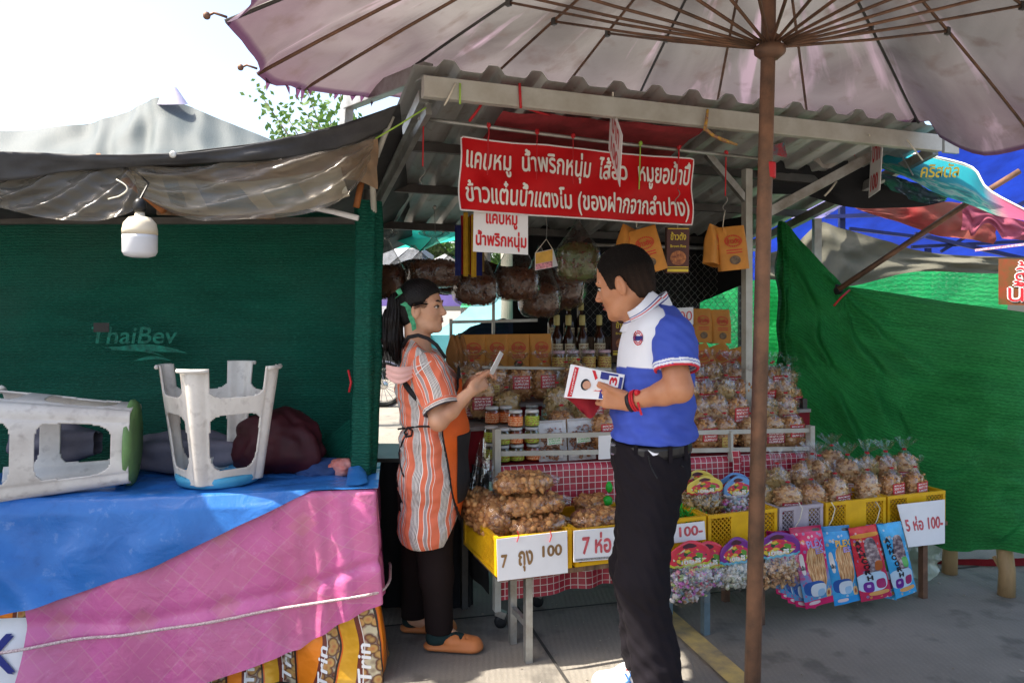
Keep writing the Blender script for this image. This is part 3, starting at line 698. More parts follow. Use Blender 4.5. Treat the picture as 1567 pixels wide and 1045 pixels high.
# printed snack foil sheet below
def foil_mat():
    m, N, L, b = newmat('printed_snack_foil'); uv = coords(N, L, 'UV'); sep = node(N, 'SeparateXYZ'); L.new(uv, sep.inputs[0])
    dn = node(N, 'TexNoise'); dn.inputs['Scale'].default_value = 2.6; L.new(uv, dn.inputs[0]); sx_ = math_(N, L, 'MULTIPLY_ADD', dn.outputs[0], .16, sep.outputs[0]); f = math_(N, L, 'FRACT', math_(N, L, 'MULTIPLY', sx_, 7.4))
    c = ramp(N, L, f, [(0, (.80, .22, .01)), (.40, (.62, .12, .01)), (.44, (.025, .015, .012)), (.78, (.20, .03, .02)), (.86, (.75, .7, .65)), (.88, (.15, .03, .02))], True)
    v = node(N, 'TexVoronoi'); v.inputs['Scale'].default_value = 34; L.new(uv, v.inputs[0])
    pk = math_(N, L, 'MULTIPLY', math_(N, L, 'GREATER_THAN', f, .5), math_(N, L, 'LESS_THAN', f, .86))
    vc = ramp(N, L, v.outputs[0], [(0, (.55, .14, .05)), (.4, (.62, .38, .12)), (.6, (.10, .02, .02)), (.8, (.65, .58, .4))])
    c = mixc(N, L, math_(N, L, 'MULTIPLY', pk, .75), c, vc)
    id_ = math_(N, L, 'FLOOR', math_(N, L, 'MULTIPLY', sx_, 7.4)); alt = math_(N, L, 'MODULO', id_, 2)
    c = mixc(N, L, math_(N, L, 'MULTIPLY', math_(N, L, 'MULTIPLY', math_(N, L, 'LESS_THAN', f, .40), alt), .8), c, (.62, .36, .02))
    L.new(c, b.inputs['Base Color']); b.inputs['Roughness'].default_value = .28; b.inputs['Metallic'].default_value = .25
    w = node(N, 'TexNoise'); w.inputs['Scale'].default_value = 9; w.inputs['Detail'].default_value = 3; L.new(uv, w.inputs[0]); addbump(N, L, b, w.outputs[0], .5, .02); return m
def foilf(a, b):
    L_ = -.25 + 2.6 * a; 
    if L_ < 0: q = TB(0, -L_); nrm = Vector((.99, .145, 0))
    else: q = TB(L_, 0); nrm = Vector((.145, -.99, 0))
    k = math.exp(-(L_ / .08) ** 2); nrm = (nrm * (1 - k) + Vector((.75, -.65, 0)) * k).normalized()
    z = .45 * (1 - b) + .015; out = .002 + .040 * b + .006 * nz(L_ * 6, b * 2, 6) + .045 * k * b + (.02 * math.sin(L_ * 19 + b * 5) + .012 * nz(L_ * 16, b * 6, 3)) * b * b
    z += .03 * nz(L_ * 4, 0, 9) * b - .015 * b
    return q + nrm * out + Vector((0, 0, z))
fo = thing('snack_foil_sheet', 'sheet of printed orange and black snack wrappers hanging under the pink cloth', 'plastic sheet', TB(1, 0))
MB().grid(foilf, 150, 16, (2.6, .45)).build('foil', foil_mat(), fo, True)
def foil_pt(u, v):
    aa = (u + .25) / 2.6; bb = 1 - (v - .015) / .45; p = foilf(aa, bb); e = foilf(aa + .004, bb) - p; g_ = foilf(aa, bb + .02) - p
    n = e.cross(g_); n.normalize()
    if n.y > 0: n = -n
    return (p, n)
for i in range(8):
    L0 = .035 + i * .135
    text_on('foil_lettering', 'Trin', m_white_print, fo, lambda u, v, L0=L0: foil_pt(L0 + v, u), (.03, .0, .17, .036), .02, shear=.2)
text_on('foil_lettering', 'OK', m_blue_print, fo, lambda u, v: foil_pt(1.53 - u, v), (.0, .13, .26, .27), .04, lift=.010)
MB().grid(lambda a, b: foil_pt(1.71 - .47 * a, .08 + .24 * b)[0] + foil_pt(1.71 - .47 * a, .08 + .24 * b)[1] * .003, 40, 12).build('white_print_panel', m_white, fo, True)
# ------------------------------------------------------------------ green net wall on the right
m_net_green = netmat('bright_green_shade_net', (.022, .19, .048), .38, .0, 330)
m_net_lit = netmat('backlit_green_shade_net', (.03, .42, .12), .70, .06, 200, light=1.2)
m_tarp_blue = M('deep_blue_tarp', (.010, .045, .42), .6, 0, .3, 2, .3, 8, transl=.35)
m_frame_blue = M('dark_blue_metal', (.01, .015, .08), .5, .2)
m_canvas = M('grey_beige_canvas', (.13, .125, .095), .9, 0, .10, 4, .3, 30, transl=.08)
gn = thing('green_net_wall', 'bright green shade net sagging as a side wall at right', 'net wall', P(1380, 600, 4.3))
GN = [(1193, 338, 4.95, 1190, 720, 4.75), (1206, 342, 4.93, 1225, 705, 4.72), (1232, 372, 4.86, 1262, 722, 4.62), (1262, 408, 4.76, 1305, 752, 4.5), (1292, 436, 4.66, 1350, 786, 4.42), (1330, 443, 4.58, 1400, 815, 4.36), (1370, 449, 4.52, 1440, 838, 4.22), (1440, 460, 4.4, 1490, 846, 4.02), (1510, 470, 4.25, 1545, 848, 3.86), (1590, 481, 4.15, 1610, 852, 3.78), (1750, 505, 4.05, 1770, 865, 3.7), (2000, 540, 3.9, 2020, 880, 3.6)]
def gnf(a, b):
    c = lerp_cols(GN, a); p = P(c[0], c[1], c[2]).lerp(P(c[3], c[4], c[5]), b)
    d = .07 * nz(a * 5 + b * 2.2, b * 2.5 - a * 2, 3) + .035 * nz(a * 14 + b * 7, b * 5 - a * 5, 8)
    # creases fanning from the tied corner
    f = math.atan2(b + .02, abs(a - .36) + .05); d += .03 * math.sin(f * 16 + a * 4) * math.exp(-b * 2.0) * (1 if a > .30 else .5)
    d += .014 * math.sin((b * 11 - a * 6) * 3 + 3 * nz(a * 4, b * 3, 12))
    # deep gather where the net meets the post
    d += .06 * math.sin(a * 150) * max(0, .11 - a) / .11 * (1 - b * .4)
    d = d * 1.6 + .03 * math.sin((a * 1.0 + b * .55) * 26 + 3 * nz(a * 3, b * 3, 20)) * (.4 + .6 * b)
    d -= .045 * math.sin((a * 30 - b * 9)) * math.exp(-((a - .2 - b * .12) / .12) ** 2)
    p.y += d * min(1, .35 + b * 2); return p
MB().grid(gnf, 150, 90, (2.2, 1.35)).build('net_sheet', m_net_green, gn, True)
MB().tube([P(1300, 444, 4.60), P(1287, 455, 4.55), P(1276, 468, 4.53)], .006, 5).build('red_tie', m_red_string, gn, True)
MB().sphere(P(1283, 443, 4.62), (.03, .02, .03), 9, 6, jit=.25).build('black_knot', m_black, gn)
st = MB(); st.bar(Vector((P(1250, 340, 5.0).x, 5.0, 0)), P(1250, 335, 5.0), .045, .045)
tag(st.build('tent_post', m_galv), 'grey steel post rising behind the peak of the green net', 'post')
# bamboo legs and red cloth under the right table
for i, (px, py, Y, lab) in enumerate(((1540, 915, 3.95, 'thick bamboo leg at the right edge under the green net'), (1453, 882, 4.28, 'shorter bamboo leg behind the snack table under the green net'))):
    b = P(px, py, Y); b.z = 0; o = MB().tube([b, b + Vector((.004, 0, .12)), b + Vector((0, .03, .30))], [.040, .038, .038], 14).build('bamboo_leg', m_bamboo, None, True); tag(o, lab, 'leg')
MB_ = MB().bar(P(1522, 850, 4.02), P(1538, 878, 3.98), .025, .02); tag(MB_.build('wood_brace', m_bamboo), 'small wooden brace nailed to the thick bamboo leg', 'brace')
o = sheet([(1395, 855, 4.45, 1395, 885, 4.47), (1500, 855, 4.4, 1500, 874, 4.4), (1600, 853, 4.4, 1600, 866, 4.4), (1750, 853, 4.4, 1750, 866, 4.4)], 30, 5, .01, 9, 2, 3).build('red_cloth', M('deep_red_cloth', (.28, .01, .02), .8), None, True)
tag(o, 'strip of dark red cloth hanging below the green net at right', 'cloth')
o = sheet([(1392, 835, 4.15, 1395, 882, 4.15), (1415, 830, 4.12, 1420, 888, 4.1), (1440, 838, 4.15, 1437, 872, 4.15)], 14, 10, .03, 3, 3, 5).build('plastic_bag', film('pale_green_bag_film', (.75, .85, .75), .2, .4, .3, 30, haze=.6, hazecol=(.35, .42, .33)), None, True)
tag(o, 'pale green plastic bag hanging behind the rightmost price sign', 'bag')
# diagonal pole from the knot
o = MB().tube([P(1283, 443, 4.56), P(1380, 378, 4.45), P(1480, 311, 4.35), P(1560, 262, 4.28)], .0165, 10).build('wooden_pole', m_rust, None, True)
tag(o, 'brown pole slanting up from the green net to the right', 'pole')
# black valance with torn edge
m_blackcloth = M('black_net_cloth', (.012, .012, .014), .85, 0, .2, 4, .2, 60)
o = sheet([(1160, 250, 4.35, 1160, 296, 4.45), (1188, 243, 4.4, 1190, 297, 4.5), (1212, 243, 4.45, 1225, 298, 4.55), (1240, 254, 4.5, 1256, 306, 4.6), (1262, 262, 4.5, 1290, 316, 4.6), (1282, 248, 4.5, 1325, 319, 4.65), (1325, 250, 4.5, 1370, 318, 4.7), (1350, 266, 4.5, 1412, 316, 4.75), (1385, 296, 4.5, 1448, 308, 4.75)], 50, 20, .03, 4, 2, 6).build('black_valance', m_blackcloth, None, True)
tag(o, 'black net cloth slung behind the umbrella pole under the roof end', 'cloth')
m_whitecloth = M('white_banner_back', (.62, .57, .52), .7, 0, .1, 4, .2, transl=.3)
o = sheet([(1205, 221, 4.45, 1206, 240, 4.42), (1225, 220, 4.45, 1225, 244, 4.42), (1245, 219, 4.45, 1245, 246, 4.42), (1262, 219, 4.45, 1262, 258, 4.42), (1278, 220, 4.45, 1276, 254, 4.42), (1300, 222, 4.46, 1300, 236, 4.44)], 40, 10, .01, 9, 3, 6).build('torn_banner', m_whitecloth, None, True)
tag(o, 'torn scrap of white banner beneath the roof end', 'banner')
o = sheet([(1276, 226, 4.40, 1278, 238, 4.40), (1285, 221, 4.40, 1286, 231, 4.40), (1300, 221, 4.40, 1300, 228, 4.40), (1308, 226, 4.40, 1308, 240, 4.40)], 16, 4, .002, 4, 2, 7).build('red_banner_scrap', m_red_print, None, True)
tag(o, 'red curl printed on scrap of torn white banner', 'banner')
o = sheet([(1160, 226, 4.1, 1162, 238, 4.1), (1180, 223, 4.12, 1178, 236, 4.12), (1200, 218, 4.15, 1205, 242, 4.15)], 16, 4, .01, 4, 2, 7).build('twisted_ribbon', M('teal_red_ribbon', (.35, .03, .04), .6, col2=(.02, .2, .24), var=.6, vs=30), None, True)
tag(o, 'twisted red and teal plastic ribbon tied right of the umbrella pole', 'ribbon')
# lavender awning, blue tents
m_lav = M('lavender_awning', (.32, .28, .42), .7, 0, .25, 2, .2, 10, transl=.4, col2=(.08, .08, .22))
o = sheet([(1150, 300, 6.0, 1150, 336, 5.6), (1180, 296, 6.0, 1180, 335, 5.6), (1215, 295, 6.0, 1215, 334, 5.6), (1250, 300, 6.0, 1250, 335, 5.6), (1290, 315, 6.0, 1262, 332, 5.6)], 30, 10, .03, 6, 2, 9).build('lavender_awning', m_lav, None, True); tag(o, 'pale lavender awning glimpsed right of the umbrella pole', 'awning')
bt = thing('blue_tent', 'deep blue tarpaulin tent roof on dark poles behind the green net', 'tent', P(1450, 330, 8))
o = sheet([(1150, 330, 8.5, 1150, 430, 9.5), (1260, 322, 8.3, 1260, 420, 9.5), (1380, 235, 7.2, 1380, 410, 9.4), (1480, 205, 7.0, 1480, 405, 9.2), (1600, 190, 7.0, 1600, 405, 9.2), (1800, 190, 6.8, 1800, 410, 9.0)], 60, 24, .06, 7, 3, 12).build('tent_roof', m_tarp_blue, bt, True)
for (x0, y0, x1, y1, Y0, Y1, w) in ((1288, 300, 1288, 352, 7.9, 7.9, .05), (1262, 332, 1420, 326, 7.9, 7.6, .035), (1300, 350, 1400, 362, 7.9, 7.9, .03), (1290, 352, 1370, 382, 7.9, 7.9, .03), (1370, 382, 1480, 330, 7.9, 7.5, .03), (1400, 358, 1567, 396, 7.9, 7.8, .035), (1395, 378, 1600, 368, 7.9, 7.9, .03), (1480, 350, 1600, 296, 7.6, 7.4, .04), (1440, 385, 1500, 350, 7.9, 7.9, .025)):
    MB().bar(P(x0, y0, Y0 - .6), P(x1, y1, Y1 - .6), w, w).build('tent_bar', m_frame_blue, bt)
for px in (1160, 1420, 1700): b = P(px, 380, 8.2); MB().bar(Vector((b.x, b.y, 0)), b, .05, .05).build('tent_leg', m_frame_blue, bt)
o = sheet([(1165, 390, 6.2, 1165, 425, 6.2), (1215, 375, 6.2, 1210, 432, 6.2), (1255, 340, 6.1, 1262, 437, 6.0), (1300, 352, 6.0, 1310, 437, 6.0), (1400, 382, 5.9, 1400, 416, 5.9), (1500, 392, 5.8, 1500, 418, 5.8), (1590, 394, 5.8, 1590, 420, 5.8), (1750, 394, 5.8, 1750, 420, 5.8)], 60, 16, .05, 7, 3, 13, fold=.05, fdir=(4, .6)).build('grey_canvas', m_canvas, None, True); tag(o, 'grey beige canvas sagging from a peak behind the green net', 'canvas')
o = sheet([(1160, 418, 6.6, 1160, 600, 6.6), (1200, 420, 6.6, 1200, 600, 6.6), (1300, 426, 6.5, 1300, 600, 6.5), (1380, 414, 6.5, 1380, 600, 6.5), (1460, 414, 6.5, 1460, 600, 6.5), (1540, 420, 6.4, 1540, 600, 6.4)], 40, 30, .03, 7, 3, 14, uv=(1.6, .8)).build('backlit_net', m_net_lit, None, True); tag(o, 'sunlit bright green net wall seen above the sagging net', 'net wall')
# teal parasol panel with gold lettering, patterned edge, brown and pink pieces
tp_ = thing('teal_parasol', 'teal umbrella panel with gold lettering under the blue tent', 'umbrella', P(1450, 270, 4.3))
TPc = [(1352, 232, 4.5, 1350, 258, 4.3), (1400, 236, 4.45, 1395, 275, 4.2), (1440, 243, 4.4, 1435, 297, 4.12), (1488, 258, 4.35, 1480, 312, 4.08), (1510, 290, 4.3, 1525, 330, 4.05), (1567, 322, 4.2, 1567, 338, 4.0), (1620, 350, 4.2, 1620, 362, 4.0)]
tm_ = newmat('teal_parasol_cloth'); m_, N, L, b = tm_; uvn = coords(N, L, 'UV'); sp_ = node(N, 'SeparateXYZ'); L.new(uvn, sp_.inputs[0]); n_ = node(N, 'TexNoise'); n_.inputs['Scale'].default_value = 9; n_.inputs['Detail'].default_value = 5; L.new(uvn, n_.inputs[0])
cc = mixc(N, L, ramp(N, L, math_(N, L, 'ADD', sp_.outputs[1], math_(N, L, 'MULTIPLY_ADD', n_.outputs[0], .3, -.15)), [(.55, 0.0), (.7, 1.0)]), (.01, .26, .30), ramp(N, L, n_.outputs[0], [(.35, (.02, .10, .09)), (.5, (.03, .32, .24)), (.58, (.30, .42, .30)), (.7, (.02, .12, .2))]))
cc = mixc(N, L, ramp(N, L, sp_.outputs[0], [(.62, 0.0), (.75, 1.0)]), cc, (.45, .08, .16)); cc = mixc(N, L, math_(N, L, 'LESS_THAN', sp_.outputs[1], .04), cc, (.55, .53, .4))
L.new(cc, b.inputs['Base Color']); b.inputs['Roughness'].default_value = .6; t_ = node(N, 'BsdfTranslucent'); L.new(cc, t_.inputs[0]); mx_ = node(N, 'MixShader'); mx_.inputs[0].default_value = .35; L.new(b.outputs[0], mx_.inputs[1]); L.new(t_.outputs[0], mx_.inputs[2]); L.new(mx_.outputs[0], N['Material Output'].inputs[0])
sheet(TPc, 40, 16, .012, 6, 3, 15).build('parasol_panel', m_, tp_, True)
def tpf(u, v):
    c = lerp_cols(TPc, u); p0 = P(c[0], c[1], c[2]); p1 = P(c[3], c[4], c[5]); return (p0.lerp(p1, v), Vector((0, -1, 0)))
text_on('parasol_lettering', 'คริสตัล', m_yellow_print, tp_, lambda u, v: (P(u, -v, 4.2), Vector((0, -1, 0))), (1408, -272, 1468, -250), .02, shear=.2)
MB().tube([P(1378, 236, 4.25), P(1397, 268, 4.15)], .004, 5).build('parasol_rib', m_galv, tp_)
MB().tube([tpf(a / 20 * .98, 0)[0] + Vector((0, -.01, 0)) for a in range(3, 21)], .006, 6).build('parasol_piping', m_white, tp_, True)
o = sheet([(1350, 262, 4.35, 1356, 284, 4.45), (1385, 275, 4.3, 1385, 302, 4.4), (1420, 290, 4.25, 1420, 313, 4.35), (1450, 302, 4.2, 1446, 308, 4.3)], 26, 12, .05, 5, 3, 21).build('foil_canopy', M('iridescent_dark_foil', (.03, .10, .09), .25, .5, .6, 12, .6, 20, col2=(.12, .14, .25)), None, True); tag(o, 'crumpled dark green foil sheet under the teal parasol', 'foil')
o = sheet([(1305, 318, 5.0, 1340, 330, 5.0), (1360, 318, 5.0, 1390, 345, 5.0), (1420, 310, 4.9, 1430, 360, 4.95), (1480, 312, 4.9, 1480, 366, 4.9), (1530, 330, 4.9, 1520, 374, 4.9)], 40, 12, .03, 6, 3, 16).build('brown_awning', M('brown_awning_cloth', (.20, .075, .055), .7, 0, .3, 4, .2, transl=.2, col2=(.30, .03, .03)), None, True); tag(o, 'reddish brown awning cloth below the teal parasol', 'awning')
def pinkcut(a, b):
    px = 1470 + 150 * a; top = 310 + 45 * a; lo = 360 + 12 * a
    if .13 < a < .42: lo -= 22 * math.sin((a - .13) / .29 * math.pi)
    if a < .1: lo = 352
    return P(px + 3 * math.sin(b * 3), top + (lo - top) * b, 4.55 + .03 * nz(a * 7, b * 4, 2))
o = MB().grid(pinkcut, 50, 14, (1, .3)).build('pink_cloth', M('dusty_pink_cloth', (.34, .08, .13), .85, transl=.2), None, True); tag(o, 'pink cloth with a notched hem hanging below the teal parasol', 'cloth')
# red shop sign
sg = thing('red_shop_sign', 'dark red sign with white and red lettering cut by the right edge', 'sign', P(1570, 432, 5.2))
fn_ = plane_fn(P(1528, 466, 5.2), P(1640, 470, 5.0) - P(1528, 466, 5.2), P(1528, 396, 5.2) - P(1528, 466, 5.2))
plate('sign_board', fn_, M('dark_red_sign', (.22, .025, .012), .5, 0, .5, 5, .05, col2=(.06, .07, .02)), sg, th=.02)
text_on('sign_lettering', 'ส้ม', m_white_print, sg, fn_, (.22, .52, .60, .97), .05, lift=.004)
text_on('sign_lettering', 'น้ำ', m_white_print, sg, fn_, (.12, .06, .56, .55), .05, lift=.004)
text_on('sign_lettering', 'ส้ม', m_red_print, sg, fn_, (.235, .54, .59, .955), .0, lift=.007)
text_on('sign_lettering', 'น้ำ', m_red_print, sg, fn_, (.135, .08, .55, .53), .0, lift=.007)
o = MB(); o.bar(P(1493, 383, 6.9), P(1585, 372, 6.8), .03, .02); tag(o.build('light_tube', M('pink_white_strip', (.8, .6, .65), .4, col2=(.6, .1, .15), vs=60)), 'pink and white strip light hung under the blue tent', 'light')

# ------------------------------------------------------------------ back of the stall
o = MB().grid(lambda a, b: S(1.0 + 1.42 * a + .0, 1.68 + .02 * nz(a * 8, b * 3, 3), 2.0 - .95 * b), 30, 20, (1.4, 1)).build('black_back_net', m_blackcloth, None, True); tag(o, 'black net curtain closing the back of the stall behind the goods', 'net')
o = MB().grid(lambda a, b: S(2.40 + .01 * nz(a * 8, b * 3, 3), 1.05 + .65 * a, 2.06 - (.42 + .15 * a) * b - .02), 16, 12, (1.4, 1)).build('black_side_net', m_blackcloth, None, True); tag(o, 'black net hung high along the right side of the stall', 'net')
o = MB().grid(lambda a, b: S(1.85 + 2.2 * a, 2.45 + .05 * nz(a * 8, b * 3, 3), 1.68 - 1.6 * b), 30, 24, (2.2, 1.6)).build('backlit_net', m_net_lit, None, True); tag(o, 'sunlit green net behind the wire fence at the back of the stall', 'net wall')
# chain link fence
cl = thing('chain_link_fence', 'chain link fence panel behind the hanging brown packet', 'fence', S(1.7, 1.45, 1))
wm = MB(); px_ = .052; pz_ = .052; nu, nv = 27, 16
for i in range(nu):
    pts = [S(1.38 + i * px_ + (.5 * px_ * (.5 + .5 * (-1) ** k)) , 1.42 + .004 * (-1) ** k, 1.0 + k * pz_ * .5) for k in range(nv * 2)]
    wm.tube(pts, .0016, 4, False)
for i in range(nu):
    pts = [S(1.38 + i * px_ - (.5 * px_ * (.5 + .5 * (-1) ** k)) + px_, 1.425 + .004 * (-1) ** k, 1.0 + k * pz_ * .5) for k in range(nv * 2)]
    wm.tube(pts, .0016, 4, False)
o = wm.build('wire_mesh', m_galv, cl); o['kind'] = 'stuff'
MB().tube([S(1.36, 1.43, .9), S(1.36, 1.43, 1.9)], .015, 8).build('fence_post', m_galv, cl, True); MB().tube([S(1.36, 1.43, 1.85), S(2.80, 1.43, 1.85)], .012, 8).build('fence_rail', m_galv, cl, True)

# teal tarp roof behind the left opening, shading the passage
m_teal = M('teal_tarp', (.03, .40, .30), .6, 0, .2, 3, .2, 10, transl=.6)
tt = thing('teal_tarp_roof', 'translucent teal tarpaulin roof over the passage behind the stall', 'tarpaulin', (-1, 6, 0))
MB().grid(lambda a, b: Vector((-3.6 + 5.0 * a, 5.4 + 2.6 * b, 2.02 + .12 * math.sin(a * 9) + .35 * b - .10 * math.sin(b * 3.1) + .05 * nz(a * 6, b * 5, 1))), 50, 20, (4, 2.6)).build('tarp_sheet', m_teal, tt, True)
MB().grid(lambda a, b: Vector((-1.0 + .75 * a, 5.35 + .1 * nz(a * 3, b, 2), 2.06 - (.06 + .17 * (1 - abs(a * 2 - 1))) * b)), 16, 6, (1, .3)).build('tarp_flap', m_teal, tt, True)
for (x, y) in ((-1.55, 7.9), (.35, 7.4), (1.3, 8.1)): MB().tube([(x, y, 0), (x, y, 2.45)], .03, 8).build('tarp_pole', m_galv, tt, True)
# dark red plastic chair
m_redp = M('dark_red_plastic', (.17, .012, .015), .4, 0, .1, 8, .05)
ch = thing('red_plastic_chair', 'dark red plastic chair between the green post and the woman', 'chair', (-.78, 4.0, 0))
MB().grid(lambda a, b: Vector((-.98 + .36 * a, 4.0 + .36 * b, .42 - .01 * math.sin(a * 3.1))), 8, 8).build('seat', m_redp, ch, True, solid=.02)
MB().grid(lambda a, b: Vector((-.99 - .05 * b + .04 * abs(a - .5), 4.0 + .36 * a, .42 + .42 * b)), 8, 8).build('backrest', m_redp, ch, True, solid=.02)
for x, y in ((-.96, 4.02), (-.64, 4.02), (-.96, 4.34), (-.64, 4.34)): MB().bar((x, y, 0), (x, y, .42), .035, .035, up=(1, 0, 0)).build('leg', m_redp, ch)

# ------------------------------------------------------------------ motorcycle in the sunny lane behind
m_chrome = M('chrome', (.6, .6, .6), .25, .9, .1); m_tyre = M('tyre_rubber', (.02, .02, .02), .8); m_bike = M('dark_blue_bodywork', (.02, .025, .05), .3, .1, coat=.5)
mc = thing('motorcycle', 'dark motorcycle parked in the sun seen past the green post', 'motorcycle', (-1.95, 11.4, 0))
def wheel(cx):
    o_ = MB(); n = 28
    for i in range(n):
        pass
    ax = Matrix.Rotation(math.pi / 2, 3, 'X')
    w = MB().lathe([(.26, -.04), (.30, -.035), (.315, 0), (.30, .035), (.26, .04), (.255, 0)], (cx, 11.4, .315), 32, ax, caps=False).build('wheel', m_tyre, mc, True)
    r = MB().lathe([(.235, -.02), (.262, -.025), (.262, .025), (.235, .02)], (cx, 11.4, .315), 32, ax, caps=False).build('rim', m_chrome, w, True, rel=w)
    hb = MB().lathe([(.055, -.05), (.06, 0), (.055, .05)], (cx, 11.4, .315), 16, ax).build('hub', m_chrome, w, True, rel=w)
    for k in range(16):
        t = 2 * math.pi * k / 16; MB().tube([(cx + .05 * math.cos(t), 11.4, .315 + .05 * math.sin(t)), (cx + .245 * math.cos(t + .2), 11.4, .315 + .245 * math.sin(t + .2))], .004, 4).build('spoke', m_chrome, w, rel=w)
wheel(-1.86); wheel(-3.05)
MB().tube([(-1.86, 11.33, .315), (-2.08, 11.33, .85), (-2.15, 11.35, 1.0)], .022, 8).build('fork', m_chrome, mc, True)
MB().lathe([(.33, -.05), (.345, 0), (.33, .05)], (-1.86, 11.4, .33), 24, Matrix.Rotation(math.pi / 2, 3, 'X'), caps=False).build('fender', m_bike, mc, True)
MB().sphere((-2.08, 11.4, .92), (.12, .12, .11), 12, 8).build('headlight', m_chrome, mc, True)
MB().sphere((-2.35, 11.4, .62), (.34, .14, .17), 14, 9, Matrix.Rotation(.35, 3, 'Y')).build('body', m_bike, mc, True)
MB().sphere((-2.75, 11.4, .78), (.38, .13, .07), 14, 9).build('saddle', m_black, mc, True)
MB().box((-2.4, 11.4, .35), (.32, .22, .25)).build('engine', m_chrome, mc, bevel=.02)
MB().tube([(-2.12, 11.05, 1.08), (-2.16, 11.2, 1.02), (-2.16, 11.6, 1.02), (-2.12, 11.75, 1.08)], .012, 6).build('handlebar', m_chrome, mc, True)
for y in (11.15, 11.65): MB().sphere((-2.1, y, 1.2), (.02, .05, .04), 8, 6).build('mirror', m_chrome, mc, True)

# ------------------------------------------------------------------ far lane: vehicle, tents, trees, people-less umbrellas
m_trunk = M('tree_bark', (.12, .09, .065), .9, 0, .4, 4, .5, 25)
m_leaf = M('leaf_green', (.07, .15, .025), .6, 0, .5, 3, 0, transl=.35, col2=(.10, .17, .03))
m_leaf2 = M('leaf_dark_green', (.03, .075, .016), .6, 0, .5, 2, 0, transl=.3, col2=(.06, .11, .02))
tr = thing('box_truck', 'white box truck parked far behind beside the green post', 'truck', (-4.2, 15.5, 0))
MB().box((-3.9, 17, 1.55), (4.2, 2.2, 2.2)).build('cargo_box', M('white_truck_box', (.7, .7, .7), .5), tr, bevel=.03)
MB().box((-5.2, 16, .9), (1.4, 1.8, 1.2)).build('cab', m_bike, tr, bevel=.1)
for x in (-5.2, -3.0, -2.2):
    MB().lathe([(.3, -.12), (.42, -.1), (.42, .1), (.3, .12)], (x, 15.8, .42), 20, Matrix.Rotation(math.pi / 2, 3, 'X')).build('wheel', m_tyre, tr, True)
def tent(name, lab, x, y, w, d, h0, h1, mat, stripe=None, cat='tent'):
    t = thing(name, lab, cat, (x, y, 0)); m_ = MB(); ap = Vector((x, y, h1)); c = [Vector((x + sx * w / 2, y + sy * d / 2, h0)) for sx, sy in ((-1, -1), (1, -1), (1, 1), (-1, 1))]
    for i in range(4):
        a_, b_ = c[i], c[(i + 1) % 4]
        m_.grid(lambda a, b, a_=a_, b_=b_: a_.lerp(b_, a).lerp(ap, b) + Vector((0, 0, -.25 * math.sin(math.pi * b) * (h1 - h0) * .5)), 6, 8)
    m_.build('canopy', mat, t, True)
    for i in range(4): MB().grid(lambda a, b, i=i: c[i].lerp(c[(i + 1) % 4], a) + Vector((0, 0, -.28 * b)), 8, 1).build('valance', stripe or mat, t)
    for q in c: MB().bar(Vector((q.x, q.y, 0)), q, .05, .05).build('post', m_galv, t)
    return t
T_ = lambda n, c, t=.3: M(n, c, .6, 0, .15, 2, 0, transl=t)
tent('market_tent', 'light blue canopy tent with steep peak seen behind the paper bags', P(715, 470, 8.6).x + .35, 9.0, 1.5, 1.2, 1.15, 1.85, T_('light_blue_canvas', (.25, .55, .65)))
tent('market_tent', 'white and purple striped market tent far behind the stall', -1.2, 14, 3.2, 2.4, 1.75, 2.4, T_('white_tent', (.72, .72, .75)), T_('purple_stripe', (.22, .16, .45)))
tent('market_tent', 'blue market tent far behind the bottles', 0.6, 15.5, 3.0, 2.4, 1.8, 2.5, T_('blue_tent_cloth', (.05, .2, .55)))
tent('market_tent', 'green market tent farthest behind the passage', -2.9, 20, 3.4, 2.6, 1.9, 2.7, T_('green_tent_cloth', (.05, .35, .18)))
tent('market_tent', 'pale tent behind the right part of the stall', 4.5, 17, 4, 3, 2.1, 3.0, T_('pale_tent', (.6, .62, .65)))
o = MB().lathe([(.0, .32), (.12, .3), (.36, .16), (.42, .0)], P(752, 510, 10.6) + Vector((0, 0, .35)), 20, caps=False).build('green_umbrella', T_('green_plastic', (.05, .45, .18)), None, True); tag(o, 'round green umbrella in the far lane', 'umbrella')
for i, (px, Y, r, lab) in enumerate(((740, 9.6, .075, 'brown tree trunk left of the grey column'), (778, 8.6, .10, 'grey concrete column behind the left bottles'))):
    b = P(px, 470, Y); o = MB().tube([(b.x, b.y, 0), (b.x + .02, b.y, 1.5), (b.x, b.y, 3.0)], [r * 1.1, r, r * .9], 12).build('slim_tree' if i == 0 else 'concrete_column', m_trunk if i == 0 else m_conc, None, True); tag(o, lab, 'tree' if i == 0 else 'column')
tb_ = thing('market_table', 'far table with orange goods and a green cloth in the sunny lane', 'table', (-.2, 10.4, 0))
MB().box((-.2, 10.4, .72), (1.6, .7, .04)).build('tabletop', m_white, tb_)
MB().box((-.2, 10.07, .45), (1.58, .02, .5)).build('cloth', T_('green_cloth', (.03, .3, .15)), tb_)
for x in (-.95, .55): MB().box((x, 10.4, .35), (.04, .6, .7)).build('leg', m_galv, tb_)
mm = MB()
for k in range(26): mm.sphere((-.2 + U(-.7, .7), 10.4 + U(-.28, .28), .80 + U(0, .08)), U(.04, .08), 7, 5)
o = mm.build('goods_pile', M('orange_goods', (.6, .25, .08), .7, var=.8, vs=8, col2=(.65, .6, .5))); tag(o, 'heap of orange and white goods on the far table', 'goods', kind='stuff')
